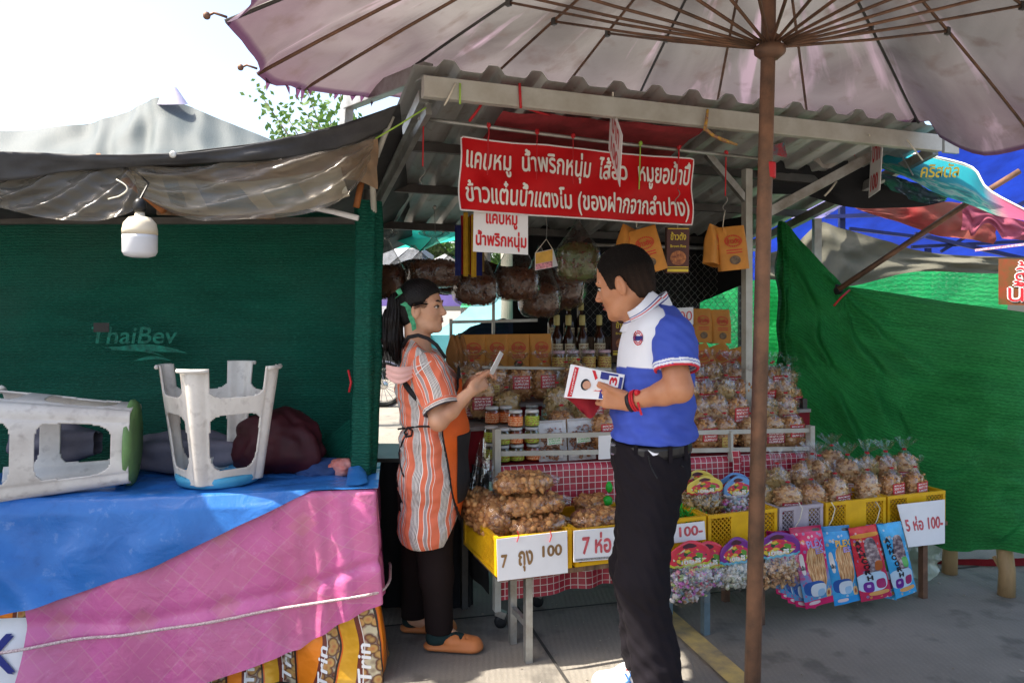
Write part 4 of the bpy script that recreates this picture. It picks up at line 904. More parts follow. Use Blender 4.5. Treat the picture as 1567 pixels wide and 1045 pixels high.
o = MB().grid(lambda a, b: Vector((P(700 + 130 * a, 0, 6.8).x, 6.8 + .4 * b, 1.22 + .13 * math.sin(math.pi * a) * (1 - b) - .35 * (1 - b) * 0 - .4 * b * b + .05 * nz(a * 6, b * 4, 1))), 20, 12).build('navy_cloth', M('navy_cloth', (.015, .02, .06), .8)); tag(o, 'navy blue cloth bundled behind the bottles', 'cloth')

def leaves(n, centre, rad, size, mat, parent, name='crown', dens=None):
    m_ = MB(); c = Vector(centre); clumps = [(c + Vector((U(-1, 1) * rad[0] * .75, U(-1, 1) * rad[1] * .75, U(-1, 1) * rad[2] * .75)), U(.25, .5)) for _ in range(max(4, n // 90))]
    vs = []; fs = []
    for i in range(n):
        cc, rr = random.choice(clumps); d = Vector((random.gauss(0, 1), random.gauss(0, 1), random.gauss(0, 1))); d *= rr * min(rad) * .5
        p = cc + d; a = Vector((U(-1, 1), U(-1, 1), U(-1, 1))).normalized(); b = a.cross(Vector((U(-1, 1), U(-1, 1), U(-1, 1)))).normalized(); s = size * U(.6, 1.3)
        k = len(vs); vs += [p - a * s, p + b * s * .45, p + a * s, p - b * s * .45]; fs.append((k, k + 1, k + 2, k + 3))
    m_.add(vs, fs); return m_.build(name, mat, parent)
def tree(x, y, h, r, lab, n=2600, size=.14, mat=None, tr_=.14):
    t = thing('tree', lab, 'tree', (x, y, 0)); m_ = MB(); m_.tube([(x, y, 0), (x + .1, y, h * .35), (x - .1, y + .1, h * .7)], [tr_, tr_ * .75, tr_ * .4], 9)
    for k in range(5):
        a = U(0, 6.28); m_.tube([(x, y, h * (.3 + .07 * k)), (x + math.cos(a) * r * .4, y + math.sin(a) * r * .4, h * (.5 + .07 * k)), (x + math.cos(a) * r * .8, y + math.sin(a) * r * .8, h * (.62 + .07 * k))], [tr_ * .5, tr_ * .3, tr_ * .1], 6)
    m_.build('trunk', m_trunk, t, True); leaves(n, (x, y, h * .68), (r, r, h * .36), size, mat or m_leaf2, t); return t
tree(-7.5, 34, 5.6, 3.4, 'bushy green tree far behind the white truck', 3500, .2)
tree(-1.5, 32, 5.2, 3.6, 'bushy green tree beyond the striped tent', 3500, .2)
tree(5, 33, 5.4, 3.8, 'bushy green tree beyond the blue tent', 3500, .2)
tree(12, 30, 5.2, 3.8, 'bushy green tree behind the right tents', 3500, .2)
tree(-14, 34, 4.4, 3.6, 'low bushy tree behind the left netted tent', 3000, .2)
# leafy branch behind the roof corner
br = thing('leafy_tree', 'tree with sparse bright leaves showing between umbrella and black awning', 'tree', P(520, 470, 9.5) * 1)
br.location.z = 0
bx = P(545, 250, 9.5)
bm_ = MB(); bm_.tube([(bx.x - .35, 9.5, 0), (bx.x - .3, 9.5, 1.6), (bx.x + .1, 9.5, 2.6)], [.11, .09, .06], 10)
tips = []
for (px, py) in ((430, 205), (402, 150), (470, 140), (500, 165), (520, 140), (440, 180), (505, 190), (535, 150), (470, 175)):
    e = P(px, py, 9.3 + U(-.4, .4)); s_ = Vector((bx.x + .1, 9.5, 2.4)); mid = s_.lerp(e, .55) + Vector((0, 0, -.1)); bm_.tube([s_, mid, e], [.028, .014, .005], 5); tips.append((s_, mid, e))
bm_.build('trunk', m_trunk, br, True)
lv = MB(); vs = []; fs = []
for (s_, mid, e) in tips:
    for k in range(120):
        t = U(.35, 1.05); p = (s_.lerp(mid, t / .55) if t < .55 else mid.lerp(e, (t - .55) / .45)) + Vector((random.gauss(0, .075), random.gauss(0, .1), random.gauss(0, .07)))
        a = Vector((U(-1, 1), U(-.5, .5), U(-1, .4))).normalized(); b = a.cross(Vector((U(-.6, .6), -1, U(-.6, .6)))).normalized(); s = U(.030, .055); q = len(vs)
        vs += [p - a * s, p + b * s * .5, p + a * s, p - b * s * .5]; fs.append((q, q + 1, q + 2, q + 3))
lv.add(vs, fs).build('crown', m_leaf, br)

# ------------------------------------------------------------------ netted tent peak behind the awning, left
def tentnet_mat():
    m, N, L, b = newmat('silver_green_net'); uv = coords(N, L, 'UV'); n = node(N, 'TexNoise'); n.inputs['Scale'].default_value = 5; n.inputs['Detail'].default_value = 6; L.new(uv, n.inputs[0])
    s = node(N, 'TexNoise'); s.inputs['Scale'].default_value = 140; s.inputs['Detail'].default_value = 2; L.new(coords(N, L, 'UV', (1, 2, 1)), s.inputs[0])
    c = mixc(N, L, n.outputs[0], (.022, .036, .037), (.055, .075, .078)); c = mixc(N, L, ramp(N, L, s.outputs[0], [(.5, 0.0), (.62, .8)]), c, (.13, .145, .14))
    L.new(c, b.inputs['Base Color']); b.inputs['Roughness'].default_value = .6; addbump(N, L, b, s.outputs[0], .5, .01); return m
PK = P(262, 150, 6.2)
tn = thing('netted_tent', 'grey green netted tent roof with a white peak beyond the black awning', 'tent', (PK.x, PK.y, 0))
def tnf(a, b):
    # a around, b from peak to eave
    th = math.pi * (1.05 + .9 * a) ; cs = [(-150, 212), (-40, 206), (0, 201), (60, 198), (110, 194), (150, 187), (175, 178), (200, 166), (225, 156), (255, 152), (285, 160), (320, 176), (360, 192), (400, 208), (460, 232)]
    i = min(len(cs) - 2, int(a * (len(cs) - 1))); t = a * (len(cs) - 1) - i; px = cs[i][0] * (1 - t) + cs[i + 1][0] * t; py = cs[i][1] * (1 - t) + cs[i + 1][1] * t
    p = P(px, py, 6.2); q = P(262 + (px - 262) * 1.25, 300, 4.9); r = p.lerp(q, b); r.z -= .10 * math.sin(math.pi * b) ; r.y += .10 * nz(a * 9 + b * 2, b * 4, 5) + .02 * math.sin(a * 46 + b * 3) * math.exp(-((a - .5) / .2) ** 2) + .008 * math.sin(a * 80 + b); return r
MB().grid(tnf, 110, 20, (3, 1)).build('tent_net', tentnet_mat(), tn, True)
def tnb(a, b):
    p = tnf(a, 0); return Vector((p.x, p.y + 1.6 * b, p.z - .9 * b))
MB().grid(tnb, 60, 6, (3, 1)).build('tent_net_back', tentnet_mat(), tn, True)
m_peak = M('lavender_white_vinyl', (.55, .50, .66), .5, 0, .1, 4, .1, transl=.3)
MB().grid(lambda a, b: P(262 + (8 + 18 * b) * math.cos(math.pi * (1 + a)) + 0, 134 + 26 * b - (4 if b > .9 else 0) * 0, 6.18 + (.05 + .1 * b) * math.sin(math.pi * (1 + a))), 14, 6).build('tent_peak', m_peak, tn, True)
MB().tube([(PK.x, 6.3, 0), (PK.x, 6.3, 3.05)], .03, 8).build('tent_pole', m_galv, tn, True)

# dark counter behind the woman
ct_ = thing('cloth_covered_counter', 'low counter under black cloth behind the legs of the woman', 'table', (-.45, 3.9, 0))
sheet([(540, 703, 3.84, 536, 935, 3.78), (600, 703, 3.84, 600, 936, 3.78), (650, 703, 3.84, 652, 937, 3.78), (700, 704, 3.84, 705, 936, 3.78), (722, 704, 3.86, 724, 930, 3.82)], 60, 20, .02, 9, 2, 41, fold=.015, fdir=(9, 0)).build('cloth', m_blackcloth, ct_, True)
MB().box((-.50, 4.05, .700), (.62, .42, .02)).build('tabletop', m_dark_steel, ct_)
for x, y in ((-.78, 3.9), (-.22, 3.9), (-.78, 4.22), (-.22, 4.22)): MB().bar((x, y, 0), (x, y, .69), .03, .03, up=(1, 0, 0)).build('leg', m_dark_steel, ct_)
# ------------------------------------------------------------------ banner and hanging signs
m_bred = M('red_vinyl_banner', (.58, .010, .014), .5, 0, .15, 2, .15, 5, transl=.08, spec=.15)
bn = thing('red_banner', 'long red banner with two lines of white Thai lettering hung under the roof', 'banner', SV(880, 280, .12))
BC = [SV(703, 322, .12), SV(1058, 345, .12), SV(1061, 243, .12), SV(705, 209, .12)]
bnn = -Vector((-SU, CU, 0))
def bannerf(u, v):
    lo = BC[0].lerp(BC[1], u); hi = BC[3].lerp(BC[2], u); p = lo.lerp(hi, v)
    d = .015 * math.sin((u * 3 - v * 1.2) * 5) * (.3 + .7 * math.sin(math.pi * v)) + .011 * nz(u * 9, v * 2, 2) + .02 * (1 - v) * math.exp(-((u - v * .25 - .02) / .05) ** 2) - .014 * math.exp(-((u - .18 + v * .15) / .03) ** 2) * (1 - abs(2 * v - 1))
    sag = -.008 * math.sin(math.pi * min(1, u * 3) if u < .33 else math.pi * ((u - .33) / .67)) * v
    return p + bnn * d + Vector((0, 0, sag))
def bannerfn(u, v):
    p = bannerf(u, v); e = bannerf(u + .004, v) - p; g_ = bannerf(u, v + .01) - p; n = e.cross(g_).normalized(); 
    if n.y > 0: n = -n
    return (p, n)
MB().grid(bannerf, 110, 26, (1.17, .32)).build('banner_sheet', m_bred, bn, True)
m_bword = M('silver_white_print', (.80, .78, .74), .5, 0, .06, 20, 0)
text_on('banner_lettering', 'แคบหมู  น้ำพริกหนุ่ม  ไส้อั่ว  หมูยอป้าปี๋', m_bword, bn, bannerfn, (.018, .50, .985, .93), .02, lift=.005)
text_on('banner_lettering', 'ข้าวแต๋นน้ำแตงโม (ของฝากจากลำปาง)', m_bword, bn, bannerfn, (.025, .035, .98, .44), .02, lift=.005)
edge = []
for i in range(120):
    t = i / 119 * 4; k = int(min(t, 3)); f = t - k
    u, v = ((f, 0), (1, f), (1 - f, 1), (0, 1 - f))[k]; edge.append(bannerf(u, v) + bnn * .002)
MB().tube(edge, .0035, 4).build('white_hem', m_white, bn)
m_hook = M('steel_hook', (.25, .24, .22), .4, .9, .1)
def strand(name, lab, px0, py0, px1, py1, v, mat, r=.0035, hook=False, loc_=None, wob=.0, cat='string'):
    a = SV(px0, py0, v); b = SV(px1, py1, v); t = thing(name, lab, cat, a)
    pts = [a.lerp(b, i / 6) + Vector((wob * math.sin(i * 2.1), 0, 0)) for i in range(7)]
    MB().tube(pts, r, 5).build('strand', mat, t, True)
    MB().sphere(a + Vector((0, -.004, 0)), (.011, .01, .012), 7, 5, jit=.2).build('knot', mat, t)
    if hook:
        hp = []
        for i in range(26):
            s = i / 25; th = math.pi * (1.5 + 1.6 * s) if s < .5 else math.pi * (1.5 + .8 - 1.5 * (s - .5) * 2)
            c = b + Vector((0, 0, -.018)) if s < .5 else b + Vector((0, 0, -.052)); hp.append(c + Vector((math.cos(th + 1.5) * .016, 0, math.sin(th + 1.5) * .016 * (1 if s < .5 else 1))))
        hp = [b + Vector((.010 * math.sin(i / 12 * 2 * math.pi) * (1 if i < 7 else 1.3), 0, -.075 * i / 12)) for i in range(13)]
        MB().tube(hp, .0022, 5).build('hook', m_hook, t, True)
    return t
strand('red_string', 'leftmost red string hanging from the rod left of the banner', 648, 184, 647, 255, .1, m_red_string, hook=True)
strand('red_string', 'red string dangling before the left part of the banner', 748, 192, 746, 268, .09, m_red_string, wob=.002)
strand('red_string', 'short red string before the banner, second from its left end', 822, 202, 821, 275, .09, m_red_string, .002)
strand('red_string', 'short red string before the middle of the banner', 877, 208, 877, 282, .09, m_red_string, .002)
strand('lime_string', 'lime green string hanging before the right part of the banner', 980, 220, 978, 290, .09, m_green_string, .003)
strand('red_string', 'red string and hook at the right end of the banner', 1039, 226, 1037, 290, .09, m_red_string, hook=True)
strand('red_string', 'red string and hook carrying the rightmost orange bags', 1111, 234, 1110, 300, .1, m_red_string, hook=True)
strand('wire_hanger', 'thin wire hanging over the left hanging bag', 665, 318, 666, 358, .8, m_hook, .0015, cat='wire')
for (a, b, m, r, nm, lab) in ((SV(572, 214, .03), SV(652, 165, -.02), m_green_string, .0035, 'lime_tie', 'lime green cord tied from the awning to the roof corner'),
     (SV(795, 128, -.09), SV(797, 166, -.09), m_red_string, .006, 'red_ribbon', 'red ribbon tied round the fascia beam'),
     (SV(738, 158, -.02), SV(718, 186, .02), m_red_string, .006, 'red_ribbon', 'loose red ribbon left below the fascia beam'),
     (SV(806, 166, .0), SV(850, 178, .05), m_red_string, .006, 'red_ribbon', 'slanting red ribbon below the fascia beam'),
     (SV(704, 128, -.09), SV(704, 160, -.09), m_green_string, .004, 'lime_tie', 'lime green cord round the left end of the fascia beam'),
     (SV(697, 128, -.09), SV(680, 162, -.09), m_white_string, .004, 'cord', 'pale cord round the left end of the fascia beam'),
     (SV(1388, 214, -.1), SV(1412, 246, -.1), m_white_string, .004, 'cord', 'pale cord hanging at the right end of the fascia beam'),
     (SV(1262, 300, .2), SV(1280, 278, .2), m_white_string, .005, 'cord', 'pale cord knotted round the sloping brace')):
    o = MB().tube([a, a.lerp(b, .5) + Vector((0, -.004, -.004)), b], r, 6).build(nm, m, None, True); tag(o, lab, 'string')
yr = MB(); pts = [SV(x, y, -.1) for x, y in ((1083, 168), (1081, 185), (1079, 198), (1092, 208), (1110, 216), (1128, 222))]; yr.tube(pts, [.006, .008, .010, .008, .009, .005], 7)
tag(yr.build('gold_ribbon', M('gold_patterned_ribbon', (.50, .30, .03), .5, 0, .8, 60, .4, 90, col2=(.12, .04, .12)), None, True), 'patterned gold ribbon tied to the fascia beam', 'ribbon')

def sign(name, lab, corners, lines, mat_t, bold=.03, th=.003, bmat=None, parent=None):
    lb, rb, rt, lt = corners; t = thing(name, lab, 'sign', (lb + rt) / 2) if parent is None else parent
    def fn(u, v):
        p = lb.lerp(rb, u).lerp(lt.lerp(rt, u), v); n = (rb - lb).cross(lt - lb).normalized()
        if n.dot(p - Vector((0, 0, CH))) > 0: n = -n
        return (p, n)
    plate('board', fn, bmat or m_white, t, th=th)
    for (s, box) in lines: text_on('lettering', s, mat_t, t, fn, box, bold)
    return t, fn
m_faded_red = M('faded_red_print', (.66, .12, .14), .5, 0, .25, 40, 0)
t, f = sign('hanging_sign', 'white sign with two lines of red Thai lettering under the banner', (SV(724, 385, .14), SV(808, 390, .14), SV(808, 329, .14), SV(725, 323, .14)), [('แคบหมู', (.22, .60, .80, .97)), ('น้ำพริกหนุ่ม', (.04, .05, .97, .55))], m_red_print, .035)
# price signs on the crates
t, f = sign('price_sign', 'white price sign with brown lettering tied to the first yellow crate', (SV(762, 889, -.215), SV(869, 876, -.215), SV(868, 812, -.215), SV(760, 825, -.215)), [('7', (.05, .30, .14, .62)), ('ถุง', (.29, .16, .50, .66)), ('100', (.63, .44, .92, .72))], m_brown_print, .035)
for px in (792, 842):
    MB().tube([SV(px, 812, -.222), SV(px + 2, 820, -.224), SV(px - 1, 829, -.222)], .002, 5).build('red_tie', m_red_string, t)
t, f = sign('price_sign', 'white price sign with red lettering and perforated hem behind the man', (SV(878, 860, -.205), SV(1000, 850, -.205), SV(1000, 801, -.205), SV(878, 812, -.205)), [('7 ห่อ', (.10, .22, .46, .90)), ('100-', (.52, .24, .92, .80))], m_faded_red, .03)
pl = plate('perforated_hem', f, M('perforated_hem', (.35, .34, .33), .7, 0, .9, 300, 0, col2=(.03, .03, .03)), t, (.02, .98), (.03, .10), .001, .0015)
t, f = sign('price_sign', 'white price sign with red lettering right behind the man', (SV(1003, 834, -.2), SV(1080, 825, -.2), SV(1078, 797, -.2), SV(1002, 806, -.2)), [('ถุง 100-', (.02, .10, .95, .84))], m_faded_red, .03)
t, f = sign('price_sign', 'white price sign with pale red lettering on the rightmost crate', (SV(1390, 837, -.225), SV(1446, 831, -.225), SV(1446, 764, -.225), SV(1373, 772, -.225)), [('5 ห่อ 100-', (.06, .36, .95, .70))], m_faded_red, .03)
t, f = sign('price_sign', 'small white sign hanging on the cart rail beside the man', (SV(916, 703, .19), SV(962, 700, .19), SV(962, 663, .19), SV(916, 667, .19)), [('แถม', (.4, .2, .9, .8))], m_faded_red, .03)
t, f = sign('price_sign', 'small white sign with red zeros behind the shoulder of the man', (SV(1022, 500, .95), SV(1061, 497, .95), SV(1061, 470, .95), SV(1022, 472, .95)), [('100', (.25, .25, .95, .8))], m_faded_red, .0)
t, f = sign('narrow_sign', 'white sign hung edge on from the fascia beam above the man', (P(931, 228, 3.52), P(948, 286, 3.34), P(952, 207, 3.34), P(935, 156, 3.52)), [('บาท', (.2, .55, .8, .9)), ('100', (.2, .12, .8, .45))], m_faded_red, .03)
MB().tube([SV(938, 142, -.1), SV(937, 158, -.03)], .004, 5).build('sign_tie', m_white_string, t)
t, f = sign('narrow_sign', 'white sign hung edge on from the right end of the fascia beam', (P(1329, 303, 4.16), P(1346, 291, 3.98), P(1351, 212, 3.98), P(1333, 222, 4.16)), [('บาท', (.2, .62, .85, .95)), ('100', (.15, .08, .8, .4))], m_red_print, .03)
MB().tube([SV(1330, 206, -.1), P(1336, 226, 4.14), P(1328, 250, 4.18)], .004, 5).build('sign_tie', m_white_string, t)
# little folded payment card on a hanger (the code on it is left out)
qs = thing('folded_card', 'small folded card with orange and pink print hung below the rod', 'sign', SV(835, 395, .35))
t, f = sign('x', '', (SV(819, 414, .35), SV(846, 409, .35), SV(846, 381, .35), SV(819, 387, .35)), [], m_red_print, parent=qs)
plate('orange_print', f, M('orange_print', (.72, .42, .08), .6), qs, (.02, .98), (.36, .98), .001, .0015); plate('pink_print', f, M('pink_print', (.72, .30, .36), .6, 0, .5, 60, 0), qs, (.02, .98), (.02, .35), .001, .0015)
MB().grid(lambda a, b: SV(846, 409, .35).lerp(SV(854, 407, .42), a).lerp(SV(846, 381, .35).lerp(SV(847, 383, .38), a), b), 2, 2).build('card_back', m_white, qs)
MB().tube([SV(820, 386, .35), SV(836, 366, .36), SV(846, 382, .35)], .0018, 5).build('hanger_string', m_white_string, qs); MB().tube([SV(836, 366, .36), SV(837, 345, .36), SV(835, 332, .36)], .0018, 5).build('hanger_wire', m_hook, qs)

# ------------------------------------------------------------------ light bulb
lb = thing('light_bulb', 'large cream and white bulb hanging below the black awning', 'lamp', P(214, 330, 2.86))
bo = P(214, 394, 2.86)
MB().lathe([(.03, .0), (.052, .006), (.0595, .02), (.060, .07), (.0600, .082)], bo, 28).build('diffuser', M('white_diffuser', (.62, .63, .66), .35, 0, .06, 6, .02), lb, True)
MB().lathe([(.0605, .082), (.0605, .10), (.055, .125), (.038, .145), (.018, .150), (.016, .165), (.0, .166)], bo, 28).build('housing', M('cream_plastic', (.70, .62, .48), .45, 0, .1, 8, .03), lb, True)
MB().lathe([(.0, .165), (.020, .165), (.024, .18), (.022, .20), (.012, .215), (0, .216)], bo, 14).build('socket', m_black, lb, True)
MB().tube([bo + Vector((0, 0, .21)), bo + Vector((.004, .06, .28)), P(205, 300, 3.0) + Vector((0, 0, .1))], .004, 6).build('cable', m_black, lb)
tag(MB().tube([P(178 + 17 * math.sin(t_ * .33), 275 + 2.9 * t_ - (9 if t_ > 9 else 0) * (t_ - 9) * .18, 2.88) for t_ in range(13)], .0028, 6).build('white_cord', m_white_string, None, True), 'curled white cord hanging left of the bulb', 'string')

# ------------------------------------------------------------------ plastic stools
def stool_mat():
    m = M('dirty_white_plastic', (.66, .63, .58), .42, 0, .25, 5, .08, 90, col2=(.50, .46, .42)); nt = m.node_tree; N, L = nt.nodes, nt.links; b = N['Principled BSDF']
    src = b.inputs['Base Color'].links[0].from_socket; co = coords(N, L, 'Object'); n = node(N, 'TexNoise'); n.inputs['Scale'].default_value = 38; n.inputs['Detail'].default_value = 8; L.new(co, n.inputs[0])
    c = mixc(N, L, ramp(N, L, n.outputs[0], [(.56, 0.0), (.78, .6)]), src, (.25, .21, .19)); L.new(c, b.inputs['Base Color']); return m
m_stool = stool_mat()
def make_stool(lab, seatmat, h=.30, sk=1.0):
    """stool standing on its legs: seat at z=h, legs to z=0, square-ish tapered body with big windows"""
    t = thing('plastic_stool', lab, 'stool')
    def ring(z): # half width at height z
        return .104 + (.146 - .104) * (1 - z / h)
    def pt(th, z, off=0):
        w = ring(z) + off; c, s = math.cos(th), math.sin(th); n = 3.6
        r = w / ((abs(c) ** n + abs(s) ** n) ** (1 / n)) if True else w
        return Vector((r * c, r * s, z))
    # body: grid with holes
    NU, NZ = 224, 100
    def leg_d(th): # angular distance to nearest leg centre (corners)
        d = (math.degrees(th) - 45) % 90; return min(d, 90 - d)
    keep = []
    for j in range(NZ):
        for i in range(NU):
            th = 2 * math.pi * (i + .5) / NU; z = h * (j + .5) / NZ; d = leg_d(th); zz = z / h
            hw_ = 15 - 2.5 * zz; q_ = max(0.0, (d - hw_) / (45 - hw_))
            lo_ = .25 - .045 * (1 - q_) ** 6; hi_ = .40 + .05 * (1 - q_) ** 6; top_ = .88 - .16 * (1 - math.sqrt(max(0, 1 - (1 - min(1, q_ * 2.2)) ** 2)))
            solid = d < hw_ or (lo_ < zz < hi_) or zz > top_
            if solid: keep.append((i, j))
    m_ = MB(); vs = []
    for j in range(NZ + 1):
        for i in range(NU):
            th = 2 * math.pi * i / NU; z = h * j / NZ; d = leg_d(th)
            off = .006 * math.exp(-(d / 6.5) ** 4) - .002 * math.exp(-((d - 10.5) / 1.5) ** 2)
            vs.append(pt(th, z, off))
    m_.add(vs, [(j * NU + i, j * NU + (i + 1) % NU, (j + 1) * NU + (i + 1) % NU, (j + 1) * NU + i) for i, j in keep])
    o = m_.build('body', m_stool, t, True, solid=.005, rel='local')
    # feet lips
    for k in range(4):
        th0 = math.radians(45 + 90 * k); pts = [pt(th0 + math.radians(d), .004, .010) for d in (-15, -9, 0, 9, 15)]
        MB().tube(pts, .006, 6).build('foot', m_stool, t, True, rel='local')
    MB().lathe([(.0, .020 * sk), (.090, .020 * sk), (.112, .013 * sk), (.118, .0), (.118, -.008 * sk), (.110, -.010 * sk)], (0, 0, h - .006), 40, caps=False).build('seat', seatmat, t, True, rel='local', solid=.004)
    return t
m_seatb = M('light_blue_plastic', (.07, .34, .55), .4, 0, .2, 8, .05); m_seatg = M('green_plastic', (.14, .26, .09), .5, 0, .35, 12, .2, 60, col2=(.10, .17, .07))
s1 = make_stool('white stool with light blue seat standing upside down on the tarpaulin', m_seatb)
q = P(332, 728, 3.06); s1.location = (q.x - .03, q.y + .10, TZ + .305 + .008); s1.rotation_euler = (math.pi, 0, math.radians(45 - 3)); s1.scale = (1.36, 1.36, 1.5)
s1.location.z = TZ + .008 + 1.5 * .316
s2 = make_stool('dirty white stool with green seat lying on its side on the tarpaulin', m_seatg, sk=.5)
s2.scale = (1.42, 1.42, 1.72)
ax_ = Vector((1, .30, -.02)).normalized(); q = P(180, 665, 3.0)
rot = ax_.to_track_quat('Z', 'Y').to_matrix() @ Matrix.Rotation(math.radians(0), 3, 'Z')
s2.rotation_euler = rot.to_euler(); s2.location = Vector((q.x, 3.14, TZ + .175)) - rot @ Vector((0, 0, .30 * 1.72))

# cloth bundles on the table
def bundle(name, lab, c, r, mat, seed, cat='bag', fold=.10, nf=9):
    def fn(a, b):
        th = 2 * math.pi * a; ph = math.pi * (b - .5); d = Vector((math.cos(ph) * math.cos(th), math.cos(ph) * math.sin(th), math.sin(ph)))
        k = 1 + .22 * nz(d.x * 1.3 + seed, d.y * 1.3, d.z * 1.3) + .07 * nz(d.x * 4, d.y * 4 + seed, d.z * 4) + fold * .5 * math.sin(th * nf + 3 * nz(d.x * 2, d.z * 2, seed)) * math.cos(ph) ** 2
        p = Vector((d.x * r[0] * k, d.y * r[1] * k, max(-.9, d.z) * r[2] * k)); return Vector(c) + p
    o = MB().grid(fn, 64, 34).build(name, mat, None, True); return tag(o, lab, cat)
m_mar = M('maroon_nylon', (.055, .008, .014), .6, 0, .25, 6, .3, 40); m_grey = M('grey_purple_nylon', (.16, .15, .19), .6, 0, .2, 6, .3, 40)
q = P(425, 672, 3.38); bundle('maroon_bag', 'maroon cloth bag slumped behind the upturned stool', (q.x, q.y, TZ + .125), (.20, .13, .15), m_mar, 3)
def lbun(a, b):
    th = 2 * math.pi * b; x0, x1 = P(195, 0, 3.36).x, P(400, 0, 3.36).x; x = x0 + (x1 - x0) * a; r = (.115 * math.sin(math.pi * min(1, .08 + a * .95)) ** .55) * (1 + .12 * math.sin(th * 5 + a * 3) + .18 * nz(a * 5, math.cos(th), math.sin(th) + 4))
    return Vector((x, 3.36 + r * math.cos(th) * .8, TZ + .09 + r * .78 * math.sin(th)))
tag(MB().grid(lbun, 50, 36).build('grey_bundle', m_grey, None, True), 'grey purple nylon bundle lying behind the upturned stool', 'bag')
def lbun2(a, b):
    th = 2 * math.pi * b; x0, x1 = P(20, 0, 3.38).x, P(150, 0, 3.38).x; x = x0 + (x1 - x0) * a; r = .085 * (1 + .15 * math.sin(th * 4 + a * 5) + .2 * nz(a * 5, math.cos(th), math.sin(th) + 9)) * (.6 + .4 * math.sin(math.pi * a))
    return Vector((x, 3.38 + r * math.cos(th) * .8, TZ + .13 + r * math.sin(th)))
tag(MB().grid(lbun2, 40, 30).build('grey_bundle', m_grey, None, True), 'grey nylon bundle glimpsed through the lying stool', 'bag')
q = P(497, 690, 3.36); bundle('navy_bundle', 'dark blue folded cloth beside the maroon bag', (q.x, q.y, TZ + .02), (.12, .09, .045), M('dull_navy_cloth', (.03, .07, .20), .8), 8, 'cloth')
q = P(522, 690, 3.32); bundle('red_pouch', 'small orange red and white pouch at the table end', (q.x, q.y, TZ + .035), (.058, .05, .04), M('orange_red_cloth', (.45, .07, .04), .6, 0, .3, 4, .2, 40, col2=(.55, .4, .4)), 5)

# ------------------------------------------------------------------ materials of the goods
def crumb_mat(name, c1, c2, c3, scale=45):
    m, N, L, b = newmat(name); co = coords(N, L); v = node(N, 'TexVoronoi'); v.inputs['Scale'].default_value = scale; L.new(co, v.inputs[0])
    n = node(N, 'TexNoise'); n.inputs['Scale'].default_value = scale * 1.3; n.inputs['Detail'].default_value = 5; L.new(co, n.inputs[0])
    g = node(N, 'NewGeometry'); f = math_(N, L, 'MULTIPLY_ADD', n.outputs[0], .6, math_(N, L, 'MULTIPLY', g.outputs['Random Per Island'], .6))
    c = ramp(N, L, f, [(.2, c1), (.5, c2), (.75, c3)]); L.new(c, b.inputs['Base Color']); b.inputs['Roughness'].default_value = .6; b.inputs['Specular IOR Level'].default_value = .4
    addbump(N, L, b, n.outputs[0], .6, .006); return m
m_crack = crumb_mat('brown_rice_cracker', (.17, .062, .018), (.40, .17, .055), (.58, .30, .11))
m_dry = crumb_mat('dried_pork_red_brown', (.13, .03, .012), (.28, .085, .03), (.42, .16, .06))
m_pale = crumb_mat('pale_crispy_snack', (.24, .10, .035), (.46, .23, .09), (.62, .38, .17))
m_greenmix = crumb_mat('greenish_mixed_snack', (.14, .09, .025), (.36, .24, .07), (.52, .34, .13))
m_candy = None
def candy_mat():
    m, N, L, b = newmat('coloured_wrapped_candy'); g = node(N, 'NewGeometry'); r = g.outputs['Random Per Island']
    c = ramp(N, L, r, [(0, (.55, .12, .45)), (.12, (.62, .60, .58)), (.3, (.30, .16, .08)), (.42, (.58, .40, .62)), (.52, (.18, .32, .36)), (.62, (.60, .35, .12)), (.72, (.65, .08, .18)), (.8, (.30, .42, .14)), (.88, (.55, .52, .5))], True)
    n = node(N, 'TexNoise'); n.inputs['Scale'].default_value = 90; L.new(coords(N, L), n.inputs[0]); c = mixc(N, L, ramp(N, L, n.outputs[0], [(.5, 0.0), (.65, .6)]), c, (.7, .68, .65))
    L.new(c, b.inputs['Base Color']); b.inputs['Roughness'].default_value = .3; addbump(N, L, b, n.outputs[0], .6, .006); return m
m_candy = candy_mat()
m_film = film('bag_film', (.96, .96, .97), .03, .42, .07, 26, bstr=1.0)
m_film_hazy = film('hazy_bag_film', (.82, .82, .81), .03, .45, .12, 10, haze=.08, hazecol=(.20, .20, .19), bstr=1.0)
m_filmflare = film('bag_film_pleats', (.92, .92, .94), .16, .5, .12, 60, haze=.12, hazecol=(.7, .7, .72), bstr=.9)
def label_mat(name, bg, ink, band=.5):
    m, N, L, b = newmat(name); uv = coords(N, L, 'UV'); s = node(N, 'SeparateXYZ'); L.new(uv, s.inputs[0])
    n = node(N, 'TexNoise'); n.inputs['Scale'].default_value = 1; n.inputs['Detail'].default_value = 2; L.new(coords(N, L, 'UV', (26, 9, 1)), n.inputs[0])
    rows = math_(N, L, 'GREATER_THAN', math_(N, L, 'PINGPONG', math_(N, L, 'MULTIPLY', s.outputs[1], 4.0), .5), .16)
    e = math_(N, L, 'MULTIPLY', math_(N, L, 'GREATER_THAN', math_(N, L, 'PINGPONG', s.outputs[0], .5), .09), rows); e = math_(N, L, 'MULTIPLY', e, math_(N, L, 'GREATER_THAN', n.outputs[0], .49))
    e = math_(N, L, 'MULTIPLY', e, math_(N, L, 'LESS_THAN', s.outputs[1], .9)); c = mixc(N, L, e, bg, ink); L.new(c, b.inputs['Base Color']); b.inputs['Roughness'].default_value = .35; return m
